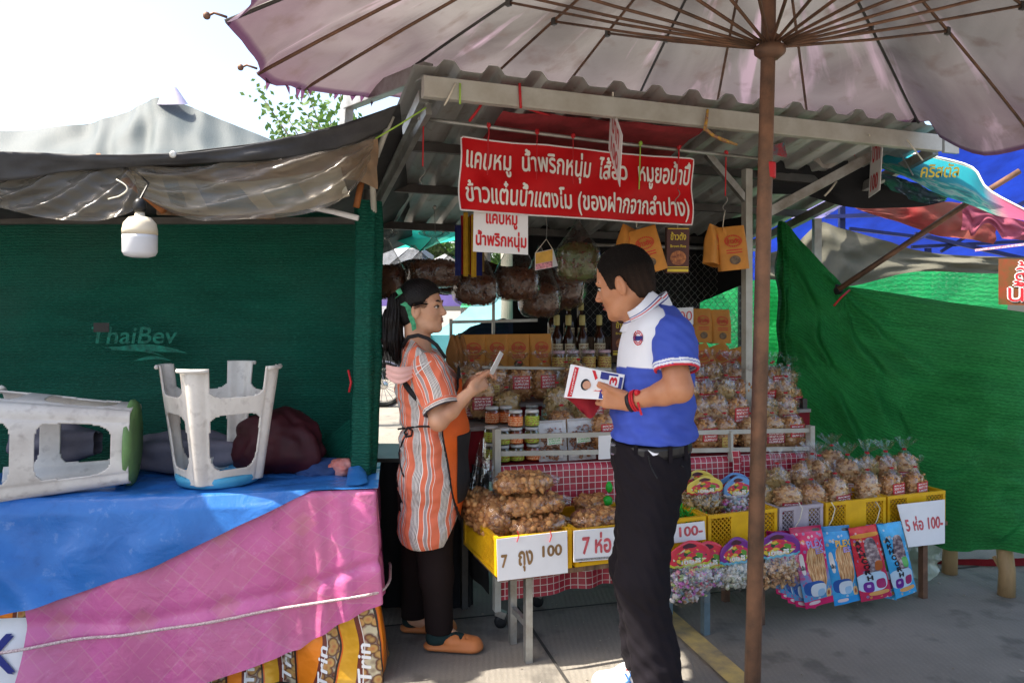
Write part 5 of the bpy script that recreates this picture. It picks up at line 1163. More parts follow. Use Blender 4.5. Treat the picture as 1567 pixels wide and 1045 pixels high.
m_lab_red = label_mat('red_label', (.50, .015, .03), (.75, .72, .70)); m_lab_crim = label_mat('crimson_label', (.32, .01, .03), (.72, .66, .64)); m_lab_wh = label_mat('white_label', (.72, .70, .68), (.45, .03, .04)); m_lab_yel = label_mat('yellow_label', (.62, .48, .12), (.30, .02, .02))
m_lab_green = label_mat('green_print_label', (.74, .76, .72), (.05, .42, .10)); m_lab_orange = label_mat('orange_label', (.72, .12, .01), (.85, .55, .3)); m_lab_lime = label_mat('lime_label', (.42, .62, .05), (.30, .06, .05))
m_kraft = M('orange_kraft_paper', (.60, .25, .045), .6, 0, .2, 5, .25, 30); m_kraft_d = M('brown_kraft_paper', (.36, .15, .04), .65, 0, .2, 5, .25, 30)
m_dkpack = M('dark_brown_foil_pack', (.10, .028, .018), .38, 0, .2, 6, .2, 20)

def chunks(m_, n, r, s, flat=.6, cube=2.6, surf=.82):
    """n irregular pieces through the outer layer of a rounded block of half-sizes r"""
    for _ in range(n):
        d = Vector((random.gauss(0, 1), random.gauss(0, 1), random.gauss(0, 1))); d.normalize()
        k = (abs(d.x) ** cube + abs(d.y) ** cube + abs(d.z) ** cube) ** (-1 / cube) * U(surf, 1.0)
        c = Vector((d.x * r[0] * k, d.y * r[1] * k, d.z * r[2] * k)); q = s * U(.6, 1.35)
        rot = Matrix.Rotation(U(0, 6.28), 3, Vector((U(-1, 1), U(-1, 1), U(-1, 1))).normalized())
        m_.sphere(c, (q, q * U(.6, 1), q * flat), 6, 4, rot, jit=.22)
def superpt(th, ph, r, n=3.0):
    d = Vector((math.cos(ph) * math.cos(th), math.cos(ph) * math.sin(th), math.sin(ph))); k = (abs(d.x) ** n + abs(d.y) ** n + abs(d.z) ** n) ** (-1 / n)
    return Vector((d.x * r[0] * k, d.y * r[1] * k, d.z * r[2] * k))
def curved_label(r, u0, u1, z0, z1, mat, name, root, push=1.04):
    def fn(a, b):
        x = u0 + (u1 - u0) * a; z = z0 + (z1 - z0) * b; y = -r[1] * push * max(.15, (1 - min(.98, abs(x / r[0])) ** 3)) ** (1 / 3) - .001; return Vector((x, y, z))
    return MB().grid(fn, 8, 5).build(name, mat, root, True, rel='local')
def snack_bag_proto(lab, content, labmat, w=.050, d=.034, h=.074, n=190, piece=.0085, lz=(-.4, .25), lx=(-.66, .66), flare=1.0, tiec=None):
    """upright clear bag tied at the top; origin at its bottom centre"""
    t = thing('snack_bag', lab, 'bag'); m_ = MB(); c0 = Vector((0, 0, h))
    core = MB()
    def cf(a, b): return superpt(2 * math.pi * a, math.pi * (b - .5), (w * .86, d * .86, h * .90), 3.6) + c0
    m_.grid(cf, 14, 8); m_.uv = None; chunks_ = MB(); chunks(chunks_, n, (w * .94, d * .94, h * .95), piece, .55, 3.6, .9); m_.add([Vector(p) + c0 for p in chunks_.v], chunks_.f)
    o = m_.build('snack_pieces', content, t, True, rel='local'); o['kind'] = 'stuff'
    sd = U(0, 50)
    def ff(a, b):
        th = 2 * math.pi * a
        if b < .62:
            ph = -math.pi / 2 + (b / .62) * (math.pi / 2 + .95); p = superpt(th, ph, (w * 1.03, d * 1.05, h * 1.04)); p += c0
            k = 1 + .07 * nz(math.cos(th) * 3 + sd, math.sin(th) * 3, p.z * 40); p.x *= k; p.y *= k; return p
        s = (b - .62) / .38; p0 = superpt(th, .95, (w * 1.03, d * 1.05, h * 1.04)) + c0; zn = h * 2.25
        if s < .45:
            q = s / .45; rr = 1 - q * .90; pl = 1 + .18 * math.sin(th * 9 + sd) * q; return Vector((p0.x * rr * pl, p0.y * rr * pl, p0.z + (zn - p0.z) * q ** .8))
        q = (s - .45) / .55; rad = (.006 + .034 * q ** .8 * flare) * (1 + .22 * math.sin(th * 8 + sd) * q); return Vector((math.cos(th) * rad + .008 * math.sin(sd) * q, math.sin(th) * rad * .8, zn + .040 * q * (1 + .18 * math.sin(th * 5 + sd * 2)) * flare))
    MB().grid(ff, 44, 34).build('plastic_film', m_film, t, True, rel='local')
    MB().lathe([(.007, -.003), (.009, 0), (.007, .003)], (0, 0, h * 2.25), 10, caps=False).build('bag_tie', tiec or m_red_string, t, rel='local')
    if labmat: curved_label((w * 1.04, d * 1.06), w * lx[0], w * lx[1], h * (1 + lz[0]), h * (1 + lz[1]), labmat, 'label', t, 1.03)
    return t
SB = [snack_bag_proto('x', m_crack, m_lab_red, n=150, lz=(-.25, .5)), snack_bag_proto('x', m_pale, m_lab_wh, lz=(-.7, -.1), lx=(-.2, .7)), snack_bag_proto('x', m_greenmix, m_lab_crim, lz=(-.9, -.35)), snack_bag_proto('x', m_pale, m_lab_crim, lz=(-.5, .15), lx=(-.75, .75)), snack_bag_proto('x', m_crack, m_lab_yel, lz=(-.8, -.1), lx=(-.6, .1)), snack_bag_proto('x', m_greenmix, None, n=150)]

# ------------------------------------------------------------------ front tables, cart, steps
VF = -.18
m_blueleg = M('blue_grey_steel', (.17, .24, .28), .5, .4, .2, 8, .1)
tA = thing('trestle_table', 'low trestle table on grey steel legs carrying the left crates', 'table', S(.8, 0, 0))
zt = .372
def slab(u0, u1, v0, v1, z, th, name, mat, root): 
    m_ = MB(); c = [S(u0, v0, z - th), S(u1, v0, z - th), S(u1, v1, z - th), S(u0, v1, z - th)]; m_.add(c + [p + Vector((0, 0, th)) for p in c], [(3, 2, 1, 0), (4, 5, 6, 7), (0, 1, 5, 4), (1, 2, 6, 5), (2, 3, 7, 6), (3, 0, 4, 7)]); return m_.build(name, mat, root)
slab(.27, 1.36, -.165, .19, zt, .02, 'tabletop', m_wood, tA)
for u, v in ((.403, -.136), (.405, .054), (1.242, -.15), (1.20, .09)):
    MB().bar(S(u, v, 0), S(u, v, zt - .02), .03, .03, up=(CU, SU, 0)).build('leg', m_galv if u < 1 else m_blueleg, tA)
MB().bar(S(.403, -.12, .15), S(.405, .04, .15), .02, .025).build('cross_bar', m_galv, tA)
tB = thing('brown_table', 'low table on thin brown legs carrying the right crates', 'table', S(2, 0, 0))
slab(1.38, 2.66, -.165, .2, zt, .02, 'tabletop', m_wood, tB)
for u, v in ((1.539, -.145), (2.513, -.2 + .05), (1.56, .15), (2.5, .17)): MB().bar(S(u, v, 0), S(u, v, zt - .02), .03, .03, up=(CU, SU, 0)).build('leg', m_rust, tB)

def gingham():
    m, N, L, b = newmat('red_gingham_oilcloth'); uv = coords(N, L, 'UV', (31, 31, 1)); s = node(N, 'SeparateXYZ'); L.new(uv, s.inputs[0])
    lx_ = math_(N, L, 'LESS_THAN', math_(N, L, 'FRACT', s.outputs[0]), .10); ly_ = math_(N, L, 'LESS_THAN', math_(N, L, 'FRACT', s.outputs[1]), .10)
    v = node(N, 'TexWhiteNoise'); v.noise_dimensions = '2D'; fl = node(N, 'VectorMath', operation='FLOOR'); L.new(uv, fl.inputs[0]); L.new(fl.outputs[0], v.inputs['Vector'])
    base = mixc(N, L, v.outputs[0], (.30, .008, .025), (.46, .03, .06)); c = mixc(N, L, math_(N, L, 'MAXIMUM', lx_, ly_), base, (.66, .58, .56))
    L.new(c, b.inputs['Base Color']); b.inputs['Roughness'].default_value = .38; n = node(N, 'TexNoise'); n.inputs['Scale'].default_value = 4; L.new(coords(N, L), n.inputs[0]); addbump(N, L, b, n.outputs[0], .2, .03); return m
m_ging = gingham()
def gingf(a, b):
    u = .385 + 1.78 * a; z0 = .735 - .045 * a; bot = .135 + .06 * a
    d = .012 + .03 * b + .018 * math.sin(u * 26 + 2 * math.sin(u * 7)) * b * (.35 + .65 * b) + .01 * nz(u * 6, b * 3, 3)
    if b == 0: d = 0
    return S(u, .215 - d, z0 + (bot - z0) * b)
o = MB().grid(gingf, 170, 34, (1.78, .6)).build('gingham_cloth', m_ging, None, True); tag(o, 'red and white checked oilcloth hanging from the cart front', 'tablecloth')
o = MB().grid(lambda a, b: S(1.61 + .05 * a + .01 * math.sin(b * 6), .172 - .01 * math.sin(a * 3.1), .735 - .055 * b * 6), 4, 12, (.05, .33)).build('gingham_strip', m_ging, None, True); tag(o, 'narrow strip of checked cloth knotted round the middle rail post', 'cloth')
cart = thing('display_cart', 'steel display cart with rails and small wheels holding the upper goods', 'cart', S(1.2, .3, 0))
def czb(u): return .735 - (u - .39) * .026
m_ = MB(); c = [S(.37, .22, czb(.37) - .02), S(2.17, .22, czb(2.17) - .02), S(2.17, .5, czb(2.17) - .02), S(.37, .5, czb(.37) - .02)]; m_.add(c + [p + Vector((0, 0, .018)) for p in c], [(3, 2, 1, 0), (4, 5, 6, 7), (0, 1, 5, 4), (1, 2, 6, 5), (2, 3, 7, 6), (3, 0, 4, 7)]); m_.build('bed', M('red_cloth_shelf', (.25, .01, .02), .7), cart)
for px, v, b_, tpy in ((760, .20, 0, 656), (1240, .20, 0, 651)):
    t_ = SV(px, tpy, v); MB().bar(Vector((t_.x, t_.y, .0 if px > 1000 else .09)), t_, .038, .028, up=(CU, SU, 0)).build('corner_post', m_galv_paint, cart)
for (x0, y0, x1, y1) in ((762, 668, 1240, 658), (762, 694, 1238, 686)):
    MB().bar(SV(x0, y0, .195), SV(x1, y1, .195), .010, .022).build('rail', m_galv_paint, cart)
MB().bar(SV(1118, 659, .19), SV(1118, 705, .19), .028, .012, up=(CU, SU, 0)).build('rail_post', m_galv_paint, cart)
for u, v in ((.41, .225), (.66, .40), (2.1, .4)):
    w = S(u, v, .03); MB().lathe([(.012, -.012), (.029, -.011), (.030, 0), (.029, .011), (.012, .012)], w, 16, Matrix.Rotation(math.pi / 2, 3, 'X')).build('castor', m_black, cart, True)
    MB().box(w + Vector((0, 0, .035)), (.05, .035, .03), Matrix.Rotation(.4, 3, 'Y')).build('castor_fork', m_galv, cart, bevel=.003)
    if u != .41: MB().bar(S(u, v, .05), S(u, v, .7), .03, .03, up=(CU, SU, 0)).build('frame_leg', m_galv, cart)
m_redcl = M('red_shelf_cloth', (.26, .008, .018), .75, 0, .25, 5, .2, 30)
steps = thing('display_steps', 'stepped display shelves covered with red cloth behind the cart rail', 'shelf', S(1.3, 1, 0))
for k, (v0, v1, z) in enumerate(((.46, .72, .875), (.72, 1.0, .945), (1.0, 1.42, 1.085))):
    slab(.30, 2.35, v0, v1, z, .018, 'shelf_board', M('shelf_board_grey', (.35, .32, .3), .6), steps)
    MB().grid(lambda a, b, v0=v0, z=z: S(.30 + 2.05 * a, v0 + .012 + .006 * math.sin(a * 60), z - .018 - (.16 if z > .88 else .2) * b), 60, 4).build('step_cloth', m_redcl, steps)
slab(.30, 2.35, .5, 1.40, .62, .02, 'lower_board', m_wood, steps)
for u in (.32, 2.33):
    for v in (.5, 1.38): MB().bar(S(u, v, 0), S(u, v, .93 if v < 1 else 1.07), .03, .03, up=(CU, SU, 0)).build('leg', m_dark_steel, steps)
# left rail of the steps
rl = MB(); rl.bar(SV(688, 493, 1.35), SV(822, 490, 1.35), .014, .018); tag(rl.build('shelf_rail', m_galv), 'grey rail above the paper bags at the back', 'rail')
for px in (690, 755):
    rl = MB(); a_ = SV(px, 455, 1.36); rl.bar(SV(px, 520, 1.36), a_ if px > 700 else SV(px, 488, 1.36), .016, .016, up=(CU, SU, 0)); tag(rl.build('rail_upright', m_galv), 'thin upright of the back rail ' + ('near the striped tents' if px > 700 else 'beside the face of the woman'), 'rail')
rl = MB(); rl.bar(SV(738, 562, .72), SV(935, 565, .72), .010, .014); tag(rl.build('shelf_rail', m_galv_paint), 'thin rail crossing behind the small hanging snack bags', 'rail')
o = MB().grid(lambda a, b: S(.36 + .0 * a + .02 * nz(a * 4, b * 4), .24 + .6 * a, .70 - .55 * b), 14, 10).build('black_side_cloth', m_blackcloth, None, True); tag(o, 'black cloth closing the left side of the cart beside the apron', 'cloth')
o = sheet([(728, 700, 3.55, 712, 770, 3.45), (738, 668, 3.6, 728, 780, 3.4), (748, 690, 3.5, 746, 770, 3.36), (758, 720, 3.45, 756, 770, 3.35)], 20, 14, .03, 5, 3, 5, fold=.02, fdir=(4, 0)).build('clear_wrap', m_film_hazy, None, True); tag(o, 'strip of clear plastic hanging at the left corner of the cart', 'plastic sheet')

# ------------------------------------------------------------------ crates
m_crate_y = M('yellow_crate_plastic', (.78, .46, .01), .38, 0, .12, 6, .05, col2=(.60, .32, .01)); m_crate_l = M('lilac_crate_plastic', (.46, .40, .45), .4, 0, .12, 6, .05)
def panel(w, h, full=False):
    """crate wall in x-z plane, thickness in y, lattice windows near both ends, plain middle"""
    m_ = MB(); t = .010; e = .016
    m_.box((0, 0, h - e / 2), (w, t * 1.5, e)); m_.box((0, 0, e / 2), (w, t * 1.2, e))
    wins = [(-w / 2 + e, -w * .17), (w * .17, w / 2 - e)] if not full else [(-w / 2 + e, w / 2 - e)]
    for s in (-1, 1): m_.box((s * (w / 2 - e / 2), 0, h / 2), (e, t * 1.3, h - 2 * e))
    if not full: m_.box((0, 0, h / 2), (w * .34, t * .8, h - 2 * e))
    H = h - 2 * e
    for a, b in wins:
        n = max(3, int(round((b - a) / .021))); st = (b - a) / n
        for k in range(-int(H / st), n + 1):
            for sgn in (1, -1):
                x0, z0, x1, z1 = a + k * st, 0, a + k * st + H, H
                if x0 < a: z0 += a - x0; x0 = a
                if x1 > b: z1 -= x1 - b; x1 = b
                if x1 - x0 < .004: continue
                if sgn < 0: x0, x1 = a + b - x0, a + b - x1
                m_.bar((x0, .0015 * sgn, e + z0), (x1, .0015 * sgn, e + z1), .003, .0045, up=(0, 1, 0))
    return m_
def make_crate(lab, px0, px1, v0, depth, mat, h=.155, group=None):
    u0, u1 = SU_(px0, v0), SU_(px1, v0); w = u1 - u0; t = thing('crate', lab, 'crate', S((u0 + u1) / 2, v0, zt + .006), group, STALL_ANG)
    for nm, ww, loc, rz in (('front_panel', w - .004, (0, .006, 0), 0), ('back_panel', w - .004, (0, depth - .006, 0), 0), ('side_panel', depth - .026, (-w / 2 + .008, depth / 2, 0), math.pi / 2), ('side_panel', depth - .026, (w / 2 - .008, depth / 2, 0), math.pi / 2)):
        o = panel(ww, h, full=(w < .22 and rz == 0) or rz != 0).build(nm, mat, t, rel='local'); o.location = loc; o.rotation_euler = (0, 0, rz)
    MB().box((0, depth / 2, .004), (w - .03, depth - .03, .006)).build('base', mat, t, rel='local')
    return t, (u0 + u1) / 2, w
cg = 'yellow crates along the front of the stall'
make_crate('leftmost yellow crate full of large brown cracker bags', 759, 876, VF, .46, m_crate_y, group=cg)
make_crate('yellow crate behind the second price sign', 880, 976, VF, .36, m_crate_y, group=cg)
make_crate('yellow crate with green shreds beside the man', 980, 1081, VF, .36, m_crate_y, group=cg)
make_crate('yellow crate just left of the umbrella pole', 1083, 1190, VF, .36, m_crate_y, group=cg)
make_crate('small lilac crate right of the umbrella pole', 1192, 1260, VF, .36, m_crate_l)
make_crate('yellow crate right of the lilac crate', 1263, 1356, VF, .36, m_crate_y, group=cg)
make_crate('rightmost yellow crate behind a price sign', 1358, 1447, VF, .36, m_crate_y, group=cg)
for i, px in enumerate((1222, 1272, 1341)):
    p = SV(px, 768, VF - .012); q = SV(px - 8, 812, VF - .015); o = MB().tube([p, p + Vector((.018, 0, -.03)), p.lerp(q, .6) + Vector((.02, 0, 0)), q], .0025, 5).build('crate_string', m_white_string, None, True); tag(o, 'pale string loop on the ' + ('lilac crate', 'left end of the crate right of the lilac one', 'right end of the crate right of the lilac one')[i], 'string')

# ------------------------------------------------------------------ large cracker bags in the left crates
def cracker_pillow(lab, c, r, rz, tilt=0, n=240, piece=.018, mat=None):
    t = thing('cracker_bag', lab, 'bag', c); t.rotation_euler = (tilt, 0, rz); m_ = MB(); cf = lambda a, b: superpt(2 * math.pi * a, math.pi * (b - .5), (r[0] * .88, r[1] * .88, r[2] * .8), 2.6)
    m_.grid(cf, 20, 10); m_.uv = None; chunks(m_, n, (r[0] * .93, r[1] * .93, r[2] * .86), piece, .55, 2.6, .88); o = m_.build('cracker_pieces', mat or m_crack, t, True, rel='local'); o['kind'] = 'stuff'; sd = U(0, 40)
    def ff(a, b):
        th = 2 * math.pi * a; ph = math.pi * (b - .5); p = superpt(th, ph, (r[0] * 1.02, r[1] * 1.03, r[2] * 1.0), 2.6)
        k = 1 + .05 * nz(p.x * 18 + sd, p.y * 18, p.z * 18) + .03 * nz(p.x * 50, p.y * 50 + sd, p.z * 50); return p * k
    MB().grid(ff, 60, 30).build('plastic_film', m_film, t, True, rel='local')
    # sealed tail at one end
    def tail(a, b): x = r[0] * (1.0 + .28 * a); z = r[2] * .45 * (2 * b - 1) * (1 - .3 * a) + .004 * math.sin(b * 20); return Vector((x, (.006 * math.sin(b * 14 + a * 3)), z))
    MB().grid(tail, 8, 12).build('bag_end', m_filmflare, t, True, rel='local'); return t
def cb(lab, px, py, v, r, rz=0, tilt=0, **k): return cracker_pillow(lab, SV(px, py, v), r, STALL_ANG + rz, tilt, **k)
cb('topmost flat bag of brown crackers in the leftmost crate', 800, 738, .02, (.132, .075, .045), -.03)
cb('second bag of brown crackers from the top in the leftmost crate', 812, 771, -.01, (.150, .085, .048), .02)
cb('half hidden bag of crackers behind the stacked ones', 787, 762, .12, (.10, .06, .045), -.05)
cb('lowest bag of brown crackers resting in the leftmost crate', 822, 803, -.06, (.125, .08, .044), .04)
cb('bag of brown crackers standing at the left end of the crate', 743, 785, .08, (.065, .16, .095), .25, .2)
cb('small bag of crackers at the back corner of the leftmost crate', 728, 775, .24, (.05, .08, .08), .2)
cb('upper bag of brown crackers in the second crate', 905, 770, .10, (.085, .06, .036), .0)
cb('lower bag of brown crackers in the second crate', 912, 795, -.05, (.115, .07, .050), .03)
cb('bag of brown crackers in the second crate behind the man', 962, 792, .02, (.08, .07, .05), .0)

def place_bags(rows, group, wh):
    for (px, py, v, kind, s, rz, tl, lab) in rows:
        p = SV(px, py, v); dup(SB[kind], p, (tl, 0, STALL_ANG + rz), lab, group, s)
fr = [(1165, 783, -.02), (1205, 783, -.09), (1243, 779, -.09), (1283, 777, -.10), (1330, 770, -.10), (1364, 766, -.10), (1399, 763, -.10)]
lab_f = ['clear snack bag close right of the umbrella pole, half in the crate', 'clear snack bag with white label low in the lilac crate', 'clear snack bag with small white label right in the lilac crate', 'clear snack bag with crimson label left in the crate after the lilac one', 'clear bag of mixed crisps with white and red label, fourth from the right', 'snack bag with red label second from the right in the front row', 'rightmost snack bag with red label above the price sign']
kk = [5, 3, 4, 3, 1, 0, 0]
place_bags([(px, py + 12, v, kk[i], (1.36, 1.2, 1.22 if i > 2 else 1.08), U(-.25, .25), U(-.1, .05), lab_f[i]) for i, (px, py, v) in enumerate(fr)], 'tied snack bags in the right crates', 0)
bk = [(1183, 765, .08), (1222, 760, .08), (1256, 755, .08), (1296, 752, .08), (1318, 745, .10), (1352, 745, .08), (1384, 742, .08), (1235, 748, .16), (1275, 738, .16)]
lab_b = ['tied bag in the second row next to the umbrella pole', 'tied snack bag behind the bags of the lilac crate', 'tied bag of pale crisps in the second row behind the lilac crate rim', 'tied snack bag in the second row above the crimson label', 'tied snack bag in the second row behind the mixed crisps', 'tied snack bag in the second row left of the rightmost pair', 'tied snack bag at the right end of the second row', 'tied snack bag at the left of the rearmost row in the crates', 'tied snack bag at the right of the rearmost row in the crates']
place_bags([(px, py + 10, v, (2, 1, 3, 1, 2, 4, 3, 0, 1)[i], 1.36, U(-.5, .5), U(-.2, .2), lab_b[i]) for i, (px, py, v) in enumerate(bk)], 'tied snack bags in the right crates', 0)
# bags on the cart bed, right of the man
rw = [(1078, 692, .30, 0), (1108, 690, .30, 4), (1150, 690, .30, 1), (1181, 688, .30, 3), (1213, 686, .29, 0)]
lw = ['snack bag with red label at the rail just right of the man', 'snack bag with yellow label second right of the man at the rail', 'snack bag at the rail half hidden by the umbrella pole', 'snack bag with crimson label at the rail right of the umbrella pole', 'snack bag with red label nearest the right rail post']
place_bags([(px, py, v, k, (1.38, 1.25, 1.18), U(-.15, .15), U(-.1, .1), lw[i]) for i, (px, py, v, k) in enumerate(rw)], 'snack bags behind the cart rail', 0)
rw = [(1072, 640, .50, 0), (1103, 636, .50, 2), (1135, 634, .50, 4), (1165, 634, .50, 0), (1194, 636, .48, 3), (1050, 640, .5, 3)]
lw = ['snack bag with red label in the second tier right of the man', 'greenish snack bag leaning in the second tier', 'snack bag with yellow label in the second tier left of the pole', 'snack bag with red label in the second tier beside the pole', 'snack bag at the right end of the second tier', 'snack bag in the second tier touching the elbow of the man']
place_bags([(px, py, v, k, (1.40, 1.25, 1.38), U(-.2, .2), .2, lw[i]) for i, (px, py, v, k) in enumerate(rw)], 'snack bags on the second tier', 0)
rw = [(1118, 604, .80, 4), (1150, 604, .80, 1), (1178, 606, .78, 0), (1200, 612, .74, 2), (1207, 640, .60, 0)]
lw = ['snack bag with yellow label in the third tier left of the pole', 'pale snack bag in the third tier behind the pole', 'snack bag with red label in the third tier right of the pole', 'greenish snack bag at the far right of the third tier', 'snack bag at the right edge between second and third tier']
place_bags([(px, py, v, k, (1.38, 1.2, 1.28), U(-.2, .2), .15, lw[i]) for i, (px, py, v, k) in enumerate(rw)], 'snack bags on the third tier', 0)
# left of the man, third tier
rw = [(757, 612, .76, 4), (795, 614, .76, 0), (833, 612, .76, 0), (722, 612, .80, 3), (866, 612, .78, 2), (905, 655, .50, 0), (852, 648, .50, 5), (884, 650, .52, 5), (930, 640, .5, 1), (925, 690, .28, 0), (775, 655, .60, 5)]
lw = ['snack bag with yellow label beside the hands of the woman', 'snack bag with crimson label in the middle of the third tier', 'snack bag with red label left of the leaflet', 'snack bag in the third tier behind the arm of the woman', 'snack bag in the third tier behind the leaflet', 'snack bag with red label below the hand of the man', 'knotted clear bag top above the left meat tray', 'knotted clear bag top above the right meat tray', 'snack bag below the wrist of the man', 'snack bag with red label right of the meat trays', 'clear snack bag behind the upper jars']
place_bags([(px, py, v, k, (1.42, 1.2, 1.24), U(-.2, .2), .0, lw[i]) for i, (px, py, v, k) in enumerate(rw)], 'snack bags left of the man', 0)
rw = [(1060, 615, .66, 0), (1090, 612, .66, 3), (1120, 614, .66, 0), (1152, 612, .66, 4), (1184, 614, .66, 0), (1068, 668, .38, 3), (1096, 664, .38, 1), (1126, 664, .38, 0), (1170, 664, .38, 2), (1202, 664, .38, 3), (735, 640, .62, 3), (712, 640, .66, 2), (880, 612, .70, 3), (858, 690, .38, 4), (900, 690, .38, 3)]
nm_ = ['behind the elbow of the man', 'two places right of the man', 'left of the pole', 'behind the pole', 'right of the pole']
lw = ['snack bag squeezed between second and third tier ' + q for q in nm_] + ['snack bag squeezed behind the rail row ' + q for q in nm_] + ['snack bag behind the forearm of the woman', 'snack bag behind the sleeve of the woman', 'snack bag behind the leaflets of the man', 'snack bag behind the left meat tray', 'snack bag behind the right meat tray']
place_bags([(px, py, v, k, (1.38, 1.25, 1.35), U(-.3, .3), U(-.1, .2), lw[i]) for i, (px, py, v, k) in enumerate(rw)], 'snack bags squeezed between the tiers', 0)
for t in SB: remove_tree(t)

# ------------------------------------------------------------------ jars
m_glass = film('jar_glass', (.9, .93, .9), .06, .4, .04, 4, bstr=0); m_lidw = M('white_lid', (.72, .73, .72), .35, 0, .04, 6, 0); m_lidp = M('pink_lid', (.68, .45, .50), .4, 0, .05, 6, 0)
m_sauce_o = M('orange_chili_paste', (.36, .07, .012), .5, 0, .4, 40, .2); m_sauce_g = M('olive_chili_paste', (.12, .11, .025), .5, 0, .4, 40, .2)
def jar_proto(sauce, lab, lid, r=.031, h=.078):
    t = thing('jar', 'x', 'jar')
    MB().lathe([(.0, .003), (r * .9, .003), (r * .93, h * .75), (.0, h * .75)], (0, 0, 0), 20, caps=False).build('paste', sauce, t, True, rel='local')
    MB().lathe([(.0, 0), (r * .95, 0), (r, .006), (r, h * .74), (r * .82, h * .84), (r * .82, h * .88)], (0, 0, 0), 22, caps=False).build('glass', m_glass, t, True, rel='local')
    MB().lathe([(0, h), (r * .86, h), (r * .92, h * .975), (r * .92, h * .85), (r * .84, h * .845)], (0, 0, 0), 24, caps=False).build('lid', lid, t, True, rel='local')
    MB().grid(lambda a, b: Vector((math.sin((a - .5) * 3.6) * r * 1.02, -math.cos((a - .5) * 3.6) * r * 1.02, h * (.10 + .56 * b))), 16, 2).build('label', lab, t, True, rel='local'); return t
JA = [jar_proto(m_sauce_o, m_lab_orange, m_lidw), jar_proto(m_sauce_g, m_lab_lime, m_lidw), jar_proto(M('amber_snack', (.45, .25, .08), .6, var=.6, vs=60), m_lab_yel, m_lidp, .036, .10), jar_proto(m_sauce_g, m_lab_green, M('grey_lid', (.38, .40, .38), .4))]
jl = [(789, 655, .30, 0, 2, 'orange labelled jar topmost of its column at the rail'), (814, 655, .30, 1, 2, 'lime labelled jar topmost of the right column'), (789, 684, .30, 0, 1, 'orange labelled jar in the middle of its column'), (814, 684, .30, 1, 1, 'lime labelled jar in the middle of the right column'), (791, 712, .30, 1, 0, 'lime labelled jar at the bottom between two others'), (816, 712, .30, 0, 0, 'orange labelled jar at the bottom next to the meat tray'), (769, 687, .29, 1, 1, 'upper lime labelled jar beside the corner post'), (769, 713, .29, 1, 0, 'lower lime labelled jar beside the corner post'), (752, 685, .36, 1, 1, 'upper shaded jar left of the corner post'), (752, 712, .36, 1, 0, 'lower shaded jar left of the corner post')]
for px, py, v, k, lev, lab in jl:
    u = SU_(px, v); dup(JA[k], S(u, v, czb(u) + .002 + lev * .0795), (0, 0, U(-.3, .3)), lab, 'chili paste jars', (1.1, 1.1, 1.0))
for px, k, lab in ((753, 0, 'dark orange jar left on the second tier'), (774, 0, 'dark orange jar right on the second tier'), (814, 3, 'grey lidded jar behind the jar columns'), (839, 3, 'grey lidded jar above the left meat tray')):
    v = .52; dup(JA[k], S(SU_(px, v), v, .877), (0, 0, 0), lab, 'chili paste jars', 1.1)
for px, lab in ((855, 'leftmost jar with a pink lid below the bottles'), (877, 'second pink lidded jar from the left'), (901, 'third pink lidded jar from the left'), (925, 'rightmost pink lidded jar next to the man')):
    v = 1.03; dup(JA[2], S(SU_(px, v), v, 1.087), (0, 0, 0), lab, 'pink lidded jars', 1.12)
for t in JA: remove_tree(t)

# ------------------------------------------------------------------ bottles
m_amber = M('dark_brown_bottle', (.035, .010, .004), .12, 0, .1, 5, 0, coat=.6); m_cap = M('pale_gold_cap', (.50, .42, .16), .35, 0, .1, 20, .1)
bp = thing('bottle', 'x', 'bottle')
MB().lathe([(0, 0), (.030, 0), (.033, .008), (.033, .155), (.028, .18), (.014, .205), (.0125, .25), (0, .25)], (0, 0, 0), 24, caps=False).build('glass_body', m_amber, bp, True, rel='local')
MB().lathe([(.0135, .232), (.0165, .236), (.0165, .285), (.012, .288), (0, .288)], (0, 0, 0), 18, caps=False).build('cap', m_cap, bp, True, rel='local')
MB().grid(lambda a, b: Vector((math.sin((a - .5) * 2.4) * .034, -math.cos((a - .5) * 2.4) * .034, .05 + .085 * b)), 12, 2).build('label', label_mat('cream_label', (.55, .46, .30), (.18, .08, .03)), bp, True, rel='local')
stands = thing('bottle_crate', 'dark wooden box raising the rear row of bottles', 'box', S(1.05, 1.38, 1.09))
uu = SU_(866, 1.42); MB().box(S(uu + .06, 1.45, 1.085 + .09), (.62, .14, .16), Matrix.Rotation(STALL_ANG, 3, 'Z')).build('box_body', m_wood, stands, bevel=.004)
MB().box(S(uu + .06, 1.45, 1.087 + .165), (.64, .16, .01), Matrix.Rotation(STALL_ANG, 3, 'Z')).build('box_lid', m_wood, stands)
for px, py, v, lab in ((852, 482, 1.2, 'leftmost brown bottle of the front row'), (870, 482, 1.2, 'second brown bottle of the front row'), (891, 482, 1.2, 'third brown bottle of the front row'), (917, 482, 1.2, 'brown bottle standing apart at the right'), (846, 459, 1.42, 'leftmost brown bottle of the rear row'), (870, 460, 1.42, 'middle brown bottle of the rear row'), (889, 460, 1.42, 'rightmost brown bottle of the rear row')):
    u = SU_(px, v); top = SV(px, py, v).z; dup(bp, S(u, v, top - .288 * 1.12), (0, 0, STALL_ANG + U(-.3, .3)), lab, 'bottles on the back shelf', 1.12)
remove_tree(bp)

